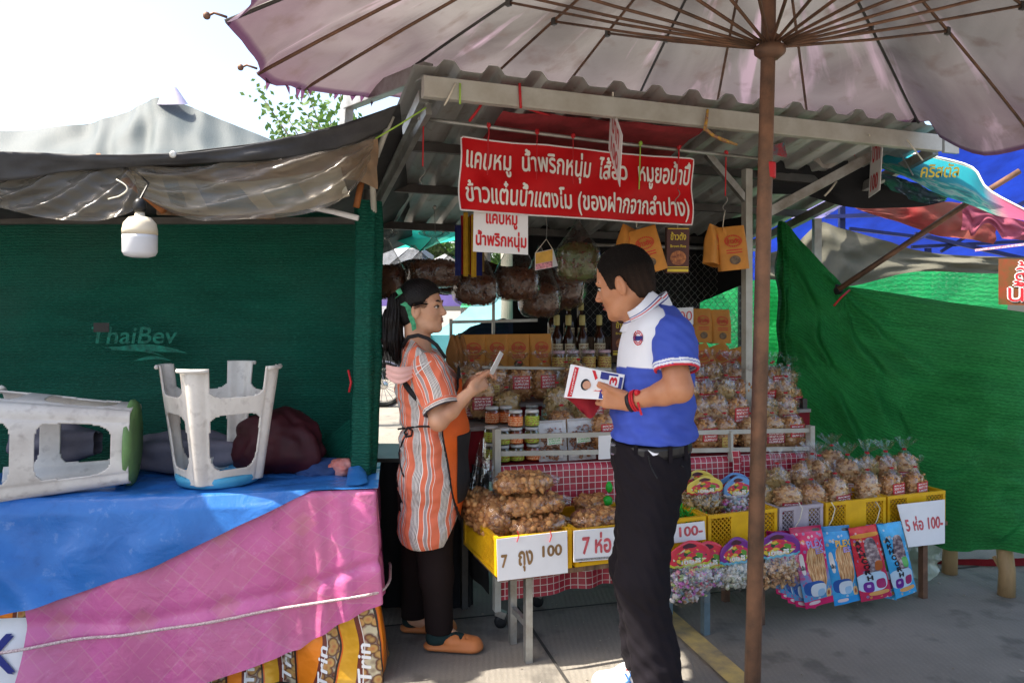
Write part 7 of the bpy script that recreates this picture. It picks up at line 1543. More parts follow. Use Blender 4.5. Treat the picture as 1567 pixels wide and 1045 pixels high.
# ------------------------------------------------------------------ implicit bodies: rounded cones and ellipsoids blended and turned into one skin
class SDF:
    def __init__(s, xs, ys, zs):
        s.x, s.y, s.z = (np.asarray(a, dtype=np.float32) for a in (xs, ys, zs)); s.D = np.full((len(xs), len(ys), len(zs)), 9.0, np.float32)
    def _sl(s, lo, hi):
        r = []
        for a, l, h in zip((s.x, s.y, s.z), lo, hi):
            i0 = int(np.searchsorted(a, l)); i1 = int(np.searchsorted(a, h)); r.append(slice(max(0, i0 - 1), min(len(a), i1 + 1)))
        return tuple(r)
    def _apply(s, sl, d, k, op):
        A = s.D[sl]
        if op == 'u': h = np.clip(.5 + .5 * (A - d) / k, 0, 1); s.D[sl] = A * (1 - h) + d * h - k * h * (1 - h)
        elif op == 's': h = np.clip(.5 - .5 * (A + d) / k, 0, 1); s.D[sl] = A * (1 - h) - d * h + k * h * (1 - h)
    def _g(s, sl): return np.meshgrid(s.x[sl[0]], s.y[sl[1]], s.z[sl[2]], indexing='ij', sparse=True)
    def cone(s, a, b, r0, r1, k=.02, op='u', squash=None):
        a = np.array(a, np.float32); b = np.array(b, np.float32); m = max(r0, r1) + k * 2 + .01
        sl = s._sl(np.minimum(a, b) - m, np.maximum(a, b) + m); X, Y, Z = s._g(sl); d = b - a; L2 = float(d @ d) + 1e-9
        t = np.clip(((X - a[0]) * d[0] + (Y - a[1]) * d[1] + (Z - a[2]) * d[2]) / L2, 0, 1)
        ex, ey, ez = X - a[0] - t * d[0], Y - a[1] - t * d[1], Z - a[2] - t * d[2]
        if squash: ex, ey, ez = ex / squash[0], ey / squash[1], ez / squash[2]
        q = np.sqrt(ex ** 2 + ey ** 2 + ez ** 2) - (r0 + (r1 - r0) * t); s._apply(sl, q, k, op); return s
    def ell(s, c, r, k=.02, op='u', rot=None):
        c = np.array(c, np.float32); r = np.array(r, np.float32); m = float(r.max()) + k * 2 + .01; sl = s._sl(c - m, c + m); X, Y, Z = s._g(sl); X, Y, Z = X - c[0], Y - c[1], Z - c[2]
        if rot is not None:
            T = np.array(rot.transposed(), np.float32); X, Y, Z = (T[i][0] * X + T[i][1] * Y + T[i][2] * Z for i in range(3))
        k0 = np.sqrt((X / r[0]) ** 2 + (Y / r[1]) ** 2 + (Z / r[2]) ** 2); k1 = np.sqrt((X / r[0] ** 2) ** 2 + (Y / r[1] ** 2) ** 2 + (Z / r[2] ** 2) ** 2) + 1e-6
        s._apply(sl, (k0 * (k0 - 1) / k1).astype(np.float32), k, op); return s
    def field(s, f):
        X, Y, Z = np.meshgrid(s.x, s.y, s.z, indexing='ij', sparse=True); s.D = f(s.D, X, Y, Z).astype(np.float32); return s
    def surf_y(s, x, z):
        i = int(np.argmin(abs(s.x - x))); k = int(np.argmin(abs(s.z - z))); col = s.D[i, :, k]; j = np.argmax(col < 0); j = max(1, j)
        t = col[j - 1] / (col[j - 1] - col[j] + 1e-9); return float(s.y[j - 1] + t * (s.y[j] - s.y[j - 1]))
    def mesh(s):
        D = s.D; I = D < 0; nx, ny, nz_ = D.shape
        c = np.zeros((nx - 1, ny - 1, nz_ - 1), np.int8)
        for a in (0, 1):
            for b in (0, 1):
                for e in (0, 1): c += I[a:nx - 1 + a, b:ny - 1 + b, e:nz_ - 1 + e]
        act = np.argwhere((c > 0) & (c < 8)); idx = -np.ones(c.shape, np.int64); idx[tuple(act.T)] = np.arange(len(act))
        P_ = np.zeros((len(act), 3)); n = np.zeros(len(act)); co = [(a, b, e) for a in (0, 1) for b in (0, 1) for e in (0, 1)]
        for p in range(8):
            for q in range(p + 1, 8):
                if sum(abs(co[p][m] - co[q][m]) for m in range(3)) != 1: continue
                A = act + co[p]; B = act + co[q]; da = D[tuple(A.T)]; db = D[tuple(B.T)]; m = (da < 0) != (db < 0); t = (da / (da - db + 1e-12))[m]
                pa = np.stack([s.x[A[m, 0]], s.y[A[m, 1]], s.z[A[m, 2]]], 1); pb = np.stack([s.x[B[m, 0]], s.y[B[m, 1]], s.z[B[m, 2]]], 1); P_[m] += pa + (pb - pa) * t[:, None]; n[m] += 1
        P_ /= n[:, None]; F = []
        for ax in range(3):
            sl0 = [slice(1, -1)] * 3; sl1 = [slice(1, -1)] * 3; sl0[ax] = slice(0, -1); sl1[ax] = slice(1, None)
            a = I[tuple(sl0)]; b = I[tuple(sl1)]; e = np.argwhere(a != b); 
            if not len(e): continue
            fl = a[tuple(e.T)]; e = e + [0 if m == ax else 1 for m in range(3)]; u, v = [(1, 2), (2, 0), (0, 1)][ax]; o = []
            for du, dv in ((-1, -1), (0, -1), (0, 0), (-1, 0)): q = e.copy(); q[:, u] += du; q[:, v] += dv; o.append(idx[tuple(q.T)])
            o = np.stack(o, 1); o[~fl] = o[~fl][:, ::-1]; F.append(o[(o >= 0).all(1)])
        return P_, np.concatenate(F)
def axis(lo, hi, step, fine=()):
    v = [lo]
    while v[-1] < hi:
        st = step
        for a, b, f in fine:
            if a <= v[-1] < b: st = min(st, f)
        v.append(v[-1] + st)
    return v
def np_mesh(name, PF, mat, parent, attr=None, smooth=True):
    V, F = PF; me = bpy.data.meshes.new(name); me.from_pydata(V.tolist(), [], F.tolist()); me.update()
    if attr:
        for nm, val in attr.items():
            if val.ndim == 1: a = me.attributes.new(nm, 'FLOAT', 'POINT'); a.data.foreach_set('value', val.astype(np.float32))
            else: a = me.attributes.new(nm, 'FLOAT_COLOR', 'POINT'); a.data.foreach_set('color', np.concatenate([val, np.ones((len(val), 1))], 1).astype(np.float32).ravel())
    return link(name, me, mat, parent, smooth)
def wob(X, Y, Z, f, seed=0):
    r = np.random.RandomState(seed); o = 0
    for i in range(5): d = r.normal(size=3) * f; o = o + np.sin(X * d[0] + Y * d[1] + Z * d[2] + r.uniform(0, 6.28)) / 5 ** .5 * .7
    return o
def skin_mat(name, c, c2):
    m, N, L, b = newmat(name); co = coords(N, L); n = node(N, 'TexNoise'); n.inputs['Scale'].default_value = 14; n.inputs['Detail'].default_value = 5; L.new(co, n.inputs[0])
    L.new(mixc(N, L, ramp(N, L, n.outputs[0], [(.35, 0.0), (.7, 1.0)]), c, c2), b.inputs['Base Color']); b.inputs['Roughness'].default_value = .5; b.inputs['Subsurface Weight'].default_value = .12; b.inputs['Subsurface Radius'].default_value = (.02, .008, .004); b.inputs['Subsurface Scale'].default_value = .5
    n2 = node(N, 'TexNoise'); n2.inputs['Scale'].default_value = 220; L.new(co, n2.inputs[0]); addbump(N, L, b, n2.outputs[0], .15, .002); return m
def attr_mat(name, rough=.75, bump=.2):
    m, N, L, b = newmat(name); a = node(N, 'Attribute'); a.attribute_name = 'col'; L.new(a.outputs[0], b.inputs['Base Color']); b.inputs['Roughness'].default_value = rough; b.inputs['Specular IOR Level'].default_value = .3
    n = node(N, 'TexNoise'); n.inputs['Scale'].default_value = 350; L.new(coords(N, L), n.inputs[0]); addbump(N, L, b, n.outputs[0], bump, .002); return m
m_hair = M('black_hair', (.008, .006, .006), .5, 0, .4, 30, .8, 160, spec=.22, scale=(1, 1, .3)); m_lips = M('lips', (.30, .10, .08), .4, 0, .1, 5, 0); m_eye = M('dark_eye', (.02, .012, .01), .15, 0, .1, 5, 0); m_eyew = M('eye_white', (.6, .56, .52), .3, 0, .1, 5, 0)
def head(S_, c, f, s, rot):
    c = Vector(c); T = lambda x, y, z: c + rot @ Vector((x * f * s, y * s, z * s)); R_ = lambda *r: tuple(q * s for q in r)
    S_.ell(T(-.008, 0, .018), R_(.092, .073, .092), .02, rot=rot); S_.ell(T(.032, 0, -.035), R_(.054, .056, .075), .03, rot=rot); S_.ell(T(.032, 0, -.085), R_(.046, .046, .034), .025, rot=rot)
    S_.cone(T(-.01, .045, -.06), T(.045, .026, -.098), .016 * s, .016 * s, .025); S_.cone(T(-.01, -.045, -.06), T(.045, -.026, -.098), .016 * s, .016 * s, .025)
    S_.ell(T(.068, 0, -.104), R_(.018, .020, .017), .018); S_.cone(T(.080, 0, .004), T(.102, 0, -.036), .005 * s, .0105 * s, .012)
    for y in (-1, 1):
        S_.ell(T(.094, y * .010, -.042), R_(.010, .007, .007), .006); S_.ell(T(.074, y * .026, .010), R_(.012, .024, .008), .014, rot=rot); S_.ell(T(.054, y * .036, -.042), R_(.022, .02, .022), .02)
        S_.ell(T(.092, y * .031, -.010), R_(.012, .016, .010), .010, 's'); S_.ell(T(-.004, y * .077, -.024), R_(.020, .009, .033), .004, rot=rot @ Matrix.Rotation(-.45 * y * f, 3, 'Z')); S_.ell(T(.003, y * .087, -.021), R_(.011, .007, .019), .003, 's', rot=rot)
    S_.ell(T(.080, 0, -.060), R_(.012, .022, .007), .008); S_.ell(T(.079, 0, -.074), R_(.011, .019, .008), .008)
    return T
def face_parts(T, s, f, rot, root, lips=True, brow=1.0):
    for y in (-1, 1):
        MB().sphere(T(.0715, y * .030, -.009), (.0122 * s, .0122 * s, .0085 * s), 12, 8, rot).build('eye', m_eyew, root, True); MB().sphere(T(.0835, y * .031, -.009), (.0035 * s, .0068 * s, .0060 * s), 10, 6, rot).build('iris', m_eye, root, True)
        MB().tube([T(.070, y * .047, -.009), T(.0835, y * .031, -.0015), T(.0855, y * .018, -.007)], .0022 * s, 5).build('eyelid', m_hair, root, True)
        MB().tube([T(.069, y * .050, .010), T(.086, y * .034, .019), T(.089, y * .014, .013)], [.0025 * s, .0036 * s, .0025 * s], 5).build('eyebrow', m_hair, root, True)
    for z, h in ((-.0605, .0045), (-.0735, .0055)): MB().sphere(T(.0885, 0, z), (.0048 * s, .019 * s, h * s), 12, 6, rot).build('lip', m_lips, root, True)
    MB().sphere(T(.0915, 0, -.0672), (.0025 * s, .015 * s, .0014 * s), 8, 4, rot).build('mouth_line', m_eye, root)
def hand(S_, w, d, up, side, s=1.0, curl=(.5, .6, .7, .8), spread=.1, thumb=None, r=.0078):
    """palm from wrist w along d; up = direction of the back of the hand; side = towards the thumb"""
    w = Vector(w); d = Vector(d).normalized(); up = Vector(up).normalized(); side = Vector(side); side = (side - d * side.dot(d)).normalized(); up = d.cross(side) if d.cross(side).dot(up) > 0 else side.cross(d)
    for q in (-.026, -.009, .009, .026): S_.cone(w + side * q * .6 * s + d * .005, w + d * .078 * s + side * q * s, .013 * s, .011 * s, .012)
    for i, q in enumerate((.028, .010, -.009, -.027)):
        L_ = (.072, .080, .074, .060)[i] * s; c_ = curl[i]; b = w + d * .080 * s + side * q * s; a0 = c_ * .5; dd = d + side * spread * (1.5 - i); dd.normalize()
        p1 = b + (dd * math.cos(a0) - up * math.sin(a0)) * L_ * .45; a1 = a0 + c_ * .9; p2 = p1 + (dd * math.cos(a1) - up * math.sin(a1)) * L_ * .32; a2 = a1 + c_ * .7; p3 = p2 + (dd * math.cos(a2) - up * math.sin(a2)) * L_ * .25
        S_.cone(b - dd * .01, p1, .0088 * s, .0082 * s, .004); S_.cone(p1, p2, .0082 * s, .0075 * s, .003); S_.cone(p2, p3, .0075 * s, .0065 * s, .003)
    t = thumb if thumb else (d * .6 + side * .8 - up * .3).normalized(); t = Vector(t).normalized(); b = w + d * .02 * s + side * .022 * s; p1 = b + (t * .7 + d * .3).normalized() * .038 * s; p2 = p1 + t * .033 * s; p3 = p2 + (t + d * .3).normalized() * .024 * s
    S_.cone(b, p1, .015 * s, .011 * s, .010); S_.cone(p1, p2, .0105 * s, .009 * s, .003); S_.cone(p2, p3, .009 * s, .0075 * s, .003)

# ================================================================== the woman
WY = 3.38
wroot = thing('person', 'woman with a black ponytail in orange striped shirt and apron holding a paper', 'person', (P(655, 470, WY).x, WY, 0))
m_skin_w = skin_mat('warm_skin', (.50, .25, .15), (.60, .34, .215))
hw = P(646, 468, WY); rotw = Matrix.Rotation(math.radians(-13), 3, 'Z') @ Matrix.Rotation(math.radians(-3), 3, 'Y')
B = SDF(axis(-.62, .02, .0045, ((-.62, .02, .0045),)), axis(3.05, 3.72, .0045), axis(.0, 1.60, .012, ((1.02, 1.28, .004), (1.28, 1.60, .0032))))
Tw = head(B, hw, 1, .97, rotw)
B.cone(hw + Vector((-.028, 0, -.05)), P(640, 535, WY), .050, .058, .025); B.ell(P(648, 600, WY), (.08, .12, .13), .03); B.ell(P(652, 680, WY), (.08, .12, .14), .04); B.ell(P(655, 745, WY), (.10, .14, .10), .03)
wS1 = P(652, 560, 3.23); wE1 = P(671, 645, 3.17); wW1 = P(722, 597, 3.20)
B.cone(P(650, 565, 3.30), wS1 + Vector((.01, .02, -.04)), .04, .036, .02); B.cone(wS1 + Vector((.01, .02, -.04)), wE1, .036, .038, .02); B.cone(wE1, wE1.lerp(wW1, .35), .033, .034, .02); B.cone(wE1.lerp(wW1, .35), wW1, .034, .022, .02)
wS2 = P(654, 556, 3.54); wE2 = P(700, 628, 3.60); wW2 = P(724, 582, 3.40)
B.cone(P(650, 565, 3.46), wS2 + Vector((.0, -.02, -.04)), .04, .036, .02); B.cone(wS2 + Vector((.0, -.02, -.04)), wE2, .036, .038, .02); B.cone(wE2, wW2, .038, .024, .02)
hand(B, wW1, P(742, 582, 3.25) - wW1, (-.3, -.8, .6), (.2, .3, .9), .92, (1.1, 1.2, 1.3, 1.3), .0, thumb=(.75, .35, .55))
hand(B, wW2, P(744, 568, 3.36) - wW2, (-.2, .6, .8), (.4, -.8, .4), .90, (.7, .8, .9, 1.0), .0, thumb=(.8, -.5, .2))
for (h_, k_, a_) in ((P(660, 775, 3.32), P(668, 880, 3.32), P(672, 962, 3.33)), (P(645, 775, 3.46), P(640, 870, 3.48), P(633, 944, 3.49))): B.cone(h_, k_, .055, .036, .02); B.cone(k_, a_, .036, .030, .02); B.cone(a_, Vector((a_.x + .10, a_.y - .01, .03)), .035, .026, .02)
np_mesh('body', B.mesh(), m_skin_w, wroot)
face_parts(Tw, .97, 1, rotw, wroot)
# hair
H = SDF(axis(-.66, -.22, .0036), axis(3.22, 3.54, .0036), axis(1.12, 1.63, .004)); s_ = .97
H.ell(Tw(-.014, 0, .030), (.104 * s_, .088 * s_, .094 * s_), .02, rot=rotw); H.ell(Tw(-.050, 0, -.030), (.058, .072, .070), .03, rot=rotw)
H.ell(Tw(.085, 0, -.050), (.083, .13, .100), .012, 's', rot=rotw); H.ell(Tw(.006, -.088, -.042), (.040, .040, .050), .010, 's', rot=rotw); H.ell(Tw(.006, .088, -.042), (.040, .040, .050), .010, 's', rot=rotw); H.ell(Tw(-.02, 0, -.14), (.07, .08, .07), .015, 's')
H.field(lambda D, X, Y, Z: D + .0018 * np.sin((Z * 2.2 - X) * 420 + 2 * wob(X, Y, Z, 30)) * 1.0)
np_mesh('hair', H.mesh(), m_hair, wroot)
H = SDF(axis(-.70, -.40, .0036), axis(3.24, 3.54, .0036), axis(1.05, 1.56, .005))
pts = [P(622, 452, WY), P(606, 462, WY - .01), P(600, 490, WY - .02), P(602, 520, WY - .02), P(606, 548, WY - .01)]
for (a, b, r0, r1) in zip(pts, pts[1:], (.024, .034, .042, .040), (.034, .042, .040, .016)): H.cone(a, b, r0, r1, .02)
rr_ = random.Random(5)
for k in range(22):
    o_ = Vector((rr_.uniform(-.035, .03), rr_.uniform(-.035, .035), 0)); a = pts[2] + o_ * .8; b = pts[3] + o_ * 1.25; e = P(604, 545 + rr_.uniform(-14, 18), WY) + o_ * rr_.uniform(.8, 1.9); H.cone(a, b, .008, .007, .008); H.cone(b, e, .007, .002, .006)
H.field(lambda D, X, Y, Z: D + .003 * np.sin(X * 500 + 3 * wob(X, Y, Z, 18)) + .004 * wob(X, Y, Z * .3, 90, 3))
np_mesh('ponytail', H.mesh(), m_hair, wroot)
m_ = MB()
for k in range(30):
    a0 = rr_.uniform(-1, 1); p0 = Tw(.062 - .02 * abs(a0) + rr_.uniform(-.006, .004), -.030 - .045 * abs(a0), .048 - .06 * abs(a0)); p2 = P(612 + rr_.uniform(-6, 6), 455 + rr_.uniform(-9, 9), WY - .03); p1 = Tw(-.01, -.083 - .004 * rr_.random(), .035 - .05 * abs(a0)); m_.tube([p0, p0.lerp(p1, .5) + Vector((0, -.012, .006)), p1, p1.lerp(p2, .6) + Vector((0, -.012, 0)), p2], .0011, 4)
for k in range(30):
    o_ = Vector((rr_.uniform(-.05, .04), rr_.uniform(-.04, .04), 0)); m_.tube([pts[1] + o_ * .3, pts[2] + o_ * 1.2, pts[3] + o_ * 1.5, P(604, 548 + rr_.uniform(-20, 24), WY) + o_ * rr_.uniform(1, 2.2)], .0012, 4)
m_.build('loose_hair', m_hair, wroot)['kind'] = 'stuff'
m_ribw = M('green_hair_ribbon', (.10, .55, .28), .5, 0, .3, 40, .2, transl=.3)
for q in ([(609, 443), (613, 450), (606, 456)], [(616, 464), (624, 468), (628, 482), (633, 497), (634, 505)]):
    m_ = MB(); 
    for (a, b) in zip(q, q[1:]):
        pa, pb = P(a[0], a[1], WY - .075), P(b[0], b[1], WY - .075); w_ = Vector((.010, .003, .006)); m_.add([pa - w_, pa + w_, pb + w_ * .8, pb - w_ * .8], [(0, 1, 2, 3)])
    m_.build('hair_ribbon', m_ribw, wroot)
# shirt
def torso_w(off=0.0, arms=True):
    T_ = SDF(axis(-.60, .02, .0045), axis(3.04, 3.72, .0045), axis(.36, 1.40, .005)); o = off
    T_.ell(P(655, 590, WY), (.140 + o, .195 + o, .17 + o), .05); T_.ell(P(663, 660, WY), (.150 + o, .185 + o, .17 + o), .06); T_.ell(P(662, 730, WY), (.150 + o, .195 + o, .17 + o), .06); T_.ell(P(656, 800, WY), (.130 + o, .19 + o, .16 + o), .06)
    T_.cone(P(642, 548, 3.27), P(642, 548, 3.49), .052 + o, .052 + o, .05); T_.cone(P(641, 535, WY), P(640, 515, WY), .075 + o, .055 + o, .03); return T_
Tt = torso_w(); zz = lambda py, Y=WY: CH - (py - HZP) / FPX * Y; xx = lambda px, Y=WY: (px - CXP) / FPX * Y
def waistfold(D, X, Y, Z):
    cin = .020 * np.exp(-((Z - zz(655)) / .022) ** 2) * (X < xx(690)); fold = .0035 * np.sin(np.arctan2(Y - WY, X - xx(660)) * 15 + 2 * wob(X, Y, Z, 6, 2)) * np.exp(-((Z - zz(672)) / .09) ** 2) + .0045 * wob(X, Y, Z * .45, 26, 4) + .003 * wob(X - Z * .5, Y, Z * 1.1, 60, 8)
    hem = np.where(X < xx(683), zz(823), zz(823) + (X - xx(683)) / (xx(702) - xx(683)) * .10); hem = hem + .006 * np.sin(X * 20)
    return np.maximum(D + cin + fold, hem - Z)
Tt.field(waistfold); Tt.field(lambda D, X, Y, Z: np.maximum(D, (Z - zz(524)) + .9 * (X - xx(640))))
Tt.cone(hw + Vector((-.02, 0, -.05)), P(640, 545, WY), .051, .050, .004, 's')
V, F = Tt.mesh(); th = np.arctan2(V[:, 1] - WY, V[:, 0] - xx(660)); st = th * .17 + .008 * np.sin(V[:, 2] * 14) + .003 * np.sin(V[:, 2] * 55 + th * 4)
m_str, N, L, b = newmat('orange_striped_cloth'); a = node(N, 'Attribute'); a.attribute_name = 'st'; fr_ = math_(N, L, 'FRACT', math_(N, L, 'MULTIPLY', a.outputs['Fac'], 1 / .118))
O_ = (.66, .16, .085); Wt = (.74, .70, .66); K_ = (.07, .06, .07); G_ = (.33, .27, .27); stops = [(0, O_), (.20, Wt)]
x_ = .22
for k in range(6): stops += [(x_, K_), (x_ + .022, Wt)]; x_ += .048
stops += [(.52, O_), (.68, Wt), (.70, G_), (.80, Wt), (.82, O_), (.90, Wt), (.915, O_)]
c = ramp(N, L, fr_, stops, True); L.new(c, b.inputs['Base Color']); b.inputs['Roughness'].default_value = .75; b.inputs['Specular IOR Level'].default_value = .25; n = node(N, 'TexNoise'); n.inputs['Scale'].default_value = 28; n.inputs['Detail'].default_value = 4; L.new(coords(N, L), n.inputs[0]); addbump(N, L, b, n.outputs[0], .35, .008)
shirt = np_mesh('shirt', (V, F), m_str, wroot, {'st': st})
def sleeve(S1, E, t_end, r0, r1, name, cuff=None, k=3):
    Sl = SDF(axis(min(S1.x, E.x) - .11, max(S1.x, E.x) + .11, .003), axis(min(S1.y, E.y) - .11, max(S1.y, E.y) + .11, .003), axis(E.z - .02, S1.z + .10, .003)); d = (E - S1).normalized(); end = S1.lerp(E, t_end)
    Sl.cone(S1 + Vector((-.0, .0, -.005)), S1.lerp(E, 1.0), r0, r1, .02)
    Sl.field(lambda D, X, Y, Z: np.maximum(D + .004 * wob(X, Y, Z, 30, k) + .0035 * wob(X, Y, Z, 75, k + 5), (X - end.x) * d.x + (Y - end.y) * d.y + (Z - end.z) * d.z)); Sl.cone(end - d * .05, E + d * .06, r1 - .008, r1 - .006, .004, 's')
    return Sl, d, end
for (s1, e1, nm) in ((P(655, 568, 3.245), P(682, 640, 3.17), 3), (wS2 + Vector((0, -.03, 0)), wE2, 5)):
    Sl, d, end = sleeve(s1, e1, .82, .082, .078, 'sleeve', k=nm); V, F = Sl.mesh(); q = V - np.array(s1); u = np.array(d.cross(Vector((0, 1, 0))).normalized()); v = np.array(d.cross(Vector(u.tolist()))); st = np.arctan2(q @ v, q @ u) * .085 + .004 * np.sin(V[:, 2] * 40) + .04
    tt_ = q @ np.array(d); L_e = (end - s1).length; st = np.where(tt_ > L_e - .028, .118 * 3 + .118 * (.52 + .14 * np.sin(tt_ * 100)), st); np_mesh('sleeve', (V, F), m_str, wroot, {'st': st})
m_apron = M('orange_apron', (.72, .115, .012), .6, 0, .12, 6, .2, 30); m_apb = M('black_apron_trim', (.014, .013, .015), .7)
def shell(T_, cond, name, mat):
    T_.field(lambda D, X, Y, Z: np.maximum(D, cond(X, Y, Z))); return np_mesh(name, T_.mesh(), mat, wroot)
A = torso_w(.007)
def bnd(Z): # left boundary of the apron (photo px) by height
    py = HZP + (CH - Z) / WY * FPX; return xx(np.interp(py, [520, 590, 650, 700, 760, 800], [700, 703, 682, 690, 699, 706]))
shell(A, lambda X, Y, Z: np.maximum(np.maximum(bnd(Z) + .004 * wob(X, Y, Z, 20) - X, zz(795) - Z), Z - zz(578)), 'apron', m_apron)
A = torso_w(.011); shell(A, lambda X, Y, Z: np.maximum(np.maximum(xx(703) - X, np.abs(Z - zz(710)) - .145), -9.0 + 0 * Z), 'apron_pocket', m_apb)
A = torso_w(.010); shell(A, lambda X, Y, Z: np.maximum(np.maximum(np.abs(X - bnd(Z)) - .0035, zz(797) - Z), Z - zz(560)), 'apron_edge', m_apb)
def on_surf(T_, px, py, Y0, out):
    y = Y0
    for _ in range(4):
        q = P(px, py, y); y2 = T_.surf_y(q.x, q.z); y = y2 if abs(y2 - Y0) < .3 and y2 > T_.y[2] else y
    q = P(px, py, y); q.y -= out; return q
def on_torso(px, py, out=.008): return on_surf(Tt, px, py, WY - .12, out)
def cord(pts, r, name, mat=m_apb, out=.006, flat=None): MB().tube([on_torso(a, b, out) for a, b in pts], r, 6).build(name, mat, wroot, True)
cord([(610, 656), (625, 654), (642, 652), (658, 652), (674, 652)], .0045, 'apron_tie'); cord([(624, 655), (619, 661), (622, 668), (630, 666), (631, 658), (626, 655)], .004, 'apron_bow'); cord([(624, 662), (616, 676), (611, 692), (613, 712), (618, 728)], .0035, 'apron_tie', out=.010)
cord([(616, 578), (622, 590), (631, 601), (642, 613)], [.010, .013, .014, .013], 'apron_strap', out=.002); cord([(616, 530), (625, 516), (640, 513), (655, 518), (668, 528), (682, 548)], [.008, .009, .009, .009, .009, .008], 'neck_strap', out=.0)
# pink face mask hung from the shoulder strap
def maskf(a, b): px = 601 + 46 * a; py = 553 + 3 * math.sin(a * 3) + (2 + 22 * math.sin(math.pi * min(1, .25 + a * .62))) * b; return Vector((xx(px), 3.165 + .035 * (1 - math.sin(math.pi * a)) + .004 * math.sin(b * 18), zz(py)))
MB().grid(maskf, 16, 10).build('face_mask', M('pink_mask_cloth', (.72, .42, .38), .8, 0, .05, 6, .1), wroot, True, solid=.002)
MB().tube([Vector((xx(645), 3.17, zz(556))), Vector((xx(655), 3.16, zz(552))), Vector((xx(668), 3.16, zz(547))), Vector((xx(655), 3.155, zz(558))), Vector((xx(646), 3.165, zz(566)))], .0018, 5).build('mask_loop', m_white, wroot)
# trousers
Tr = SDF(axis(-.60, -.10, .005), axis(3.14, 3.62, .005), axis(.06, .80, .006))
Tr.cone(P(655, 740, WY), P(655, 780, WY), .13, .125, .05); Tr.cone(P(660, 775, 3.32), P(668, 880, 3.32), .098, .068, .04); Tr.cone(P(668, 880, 3.32), P(672, 962, 3.33), .068, .058, .03); Tr.cone(P(645, 775, 3.46), P(640, 870, 3.48), .095, .066, .04); Tr.cone(P(640, 870, 3.48), P(633, 944, 3.49), .066, .056, .03)
Tr.field(lambda D, X, Y, Z: np.maximum(D + .0035 * wob(X, Y, Z * .6, 28, 7), .075 - Z)); np_mesh('trousers', Tr.mesh(), M('very_dark_brown_cloth', (.014, .009, .009), .85, 0, .2, 6, .3, 60, spec=.12), wroot)
m_orsl = M('orange_rubber_slide', (.50, .17, .055), .55, 0, .1, 6, .15, 60); m_sock = M('dark_teal_sock', (.008, .025, .025), .85)
for (ax_, ay_, ang) in ((P(668, 975, 3.32).x, 3.315, -.06), (P(631, 955, 3.50).x, 3.50, -.02)):
    Sh = SDF(axis(ax_ - .08, ax_ + .24, .004), axis(ay_ - .09, ay_ + .08, .004), axis(-.005, .14, .004)); D_ = lambda d_: Vector((math.cos(ang) * d_, math.sin(ang) * d_, 0)); c0 = Vector((ax_, ay_, 0))
    Sh.cone(c0 + D_(-.015) + Vector((0, 0, .022)), c0 + D_(.15) + Vector((0, 0, .020)), .040, .047, .02, squash=(1, 1, .45)); Sh.cone(c0 + D_(.07) + Vector((0, 0, .045)), c0 + D_(.155) + Vector((0, 0, .034)), .046, .040, .02, squash=(1, 1, .75))
    Sh.ell(c0 + D_(.02) + Vector((0, 0, .085)), (.062, .034, .052), .01, 's'); 
    for q in (.105, .13, .155): Sh.ell(c0 + D_(q) + Vector((0, -.02, .078)), (.007, .016, .02), .006, 's')
    Sh.field(lambda D, X, Y, Z: np.maximum(D, .004 - Z)); np_mesh('slipper', Sh.mesh(), m_orsl, wroot)
    Sk = SDF(axis(ax_ - .08, ax_ + .16, .004), axis(ay_ - .07, ay_ + .07, .004), axis(.01, .2, .004)); Sk.cone(c0 + Vector((.0, 0, .16)), c0 + Vector((.0, 0, .06)), .038, .036, .02); Sk.cone(c0 + D_(-.01) + Vector((0, 0, .055)), c0 + D_(.10) + Vector((0, 0, .05)), .034, .028, .02); np_mesh('sock', Sk.mesh(), m_sock, wroot)
# sheet of paper in her hands
pp = MB(); a, b, c, d = P(748, 570, 3.27), P(754, 574, 3.33), P(770, 541, 3.35), P(765, 537, 3.27)
pp.add([a, b, c, d, a + Vector((.002, 0, -.001)), b + Vector((.002, 0, -.001)), c + Vector((.002, 0, -.001)), d + Vector((.002, 0, -.001))], [(0, 1, 2, 3), (7, 6, 5, 4), (0, 4, 5, 1), (1, 5, 6, 2), (2, 6, 7, 3), (3, 7, 4, 0)]); tag(pp.build('folded_paper', m_white_paper), 'small folded white paper held by the woman', 'paper')

# ================================================================== the man
MY = 2.70
mroot = thing('person', 'man in blue and white polo shirt and black trousers holding leaflets', 'person', (P(995, 470, MY).x, MY, 0))
m_skin_m = skin_mat('tanned_skin', (.42, .175, .085), (.52, .24, .125))
xm = lambda px, Y=MY: (px - CXP) / FPX * Y; zm = lambda py, Y=MY: CH - (py - HZP) / FPX * Y
hm = P(955, 428, MY); rotm = Matrix.Rotation(math.radians(-24), 3, 'Z') @ Matrix.Rotation(math.radians(-17), 3, 'Y')
B = SDF(axis(.12, .66, .0045), axis(2.36, 3.06, .0045), axis(.0, 1.69, .013, ((1.02, 1.28, .004), (1.28, 1.69, .0032))))
Tm = head(B, hm, -1, 1.06, rotm)
B.cone(Tm(-.030, 0, -.050), P(988, 496, MY), .050, .050, .03); B.cone(Tm(-.0, 0, -.085), P(982, 502, MY), .036, .042, .03); B.ell(P(1000, 550, MY), (.10, .16, .15), .04); B.ell(P(996, 640, MY), (.11, .15, .13), .04); B.ell(P(992, 710, MY), (.11, .15, .11), .04)
mS1, mE1, mW1 = P(1026, 512, 2.505), P(1040, 595, 2.47), P(963, 616, 2.575)
B.cone(P(1010, 510, 2.60), mS1 + Vector((0, .02, -.03)), .045, .040, .02); B.cone(mS1 + Vector((0, .02, -.03)), mE1, .042, .044, .02); B.cone(mE1, mE1.lerp(mW1, .3), .035, .037, .02); B.cone(mE1.lerp(mW1, .3), mW1, .037, .025, .02)
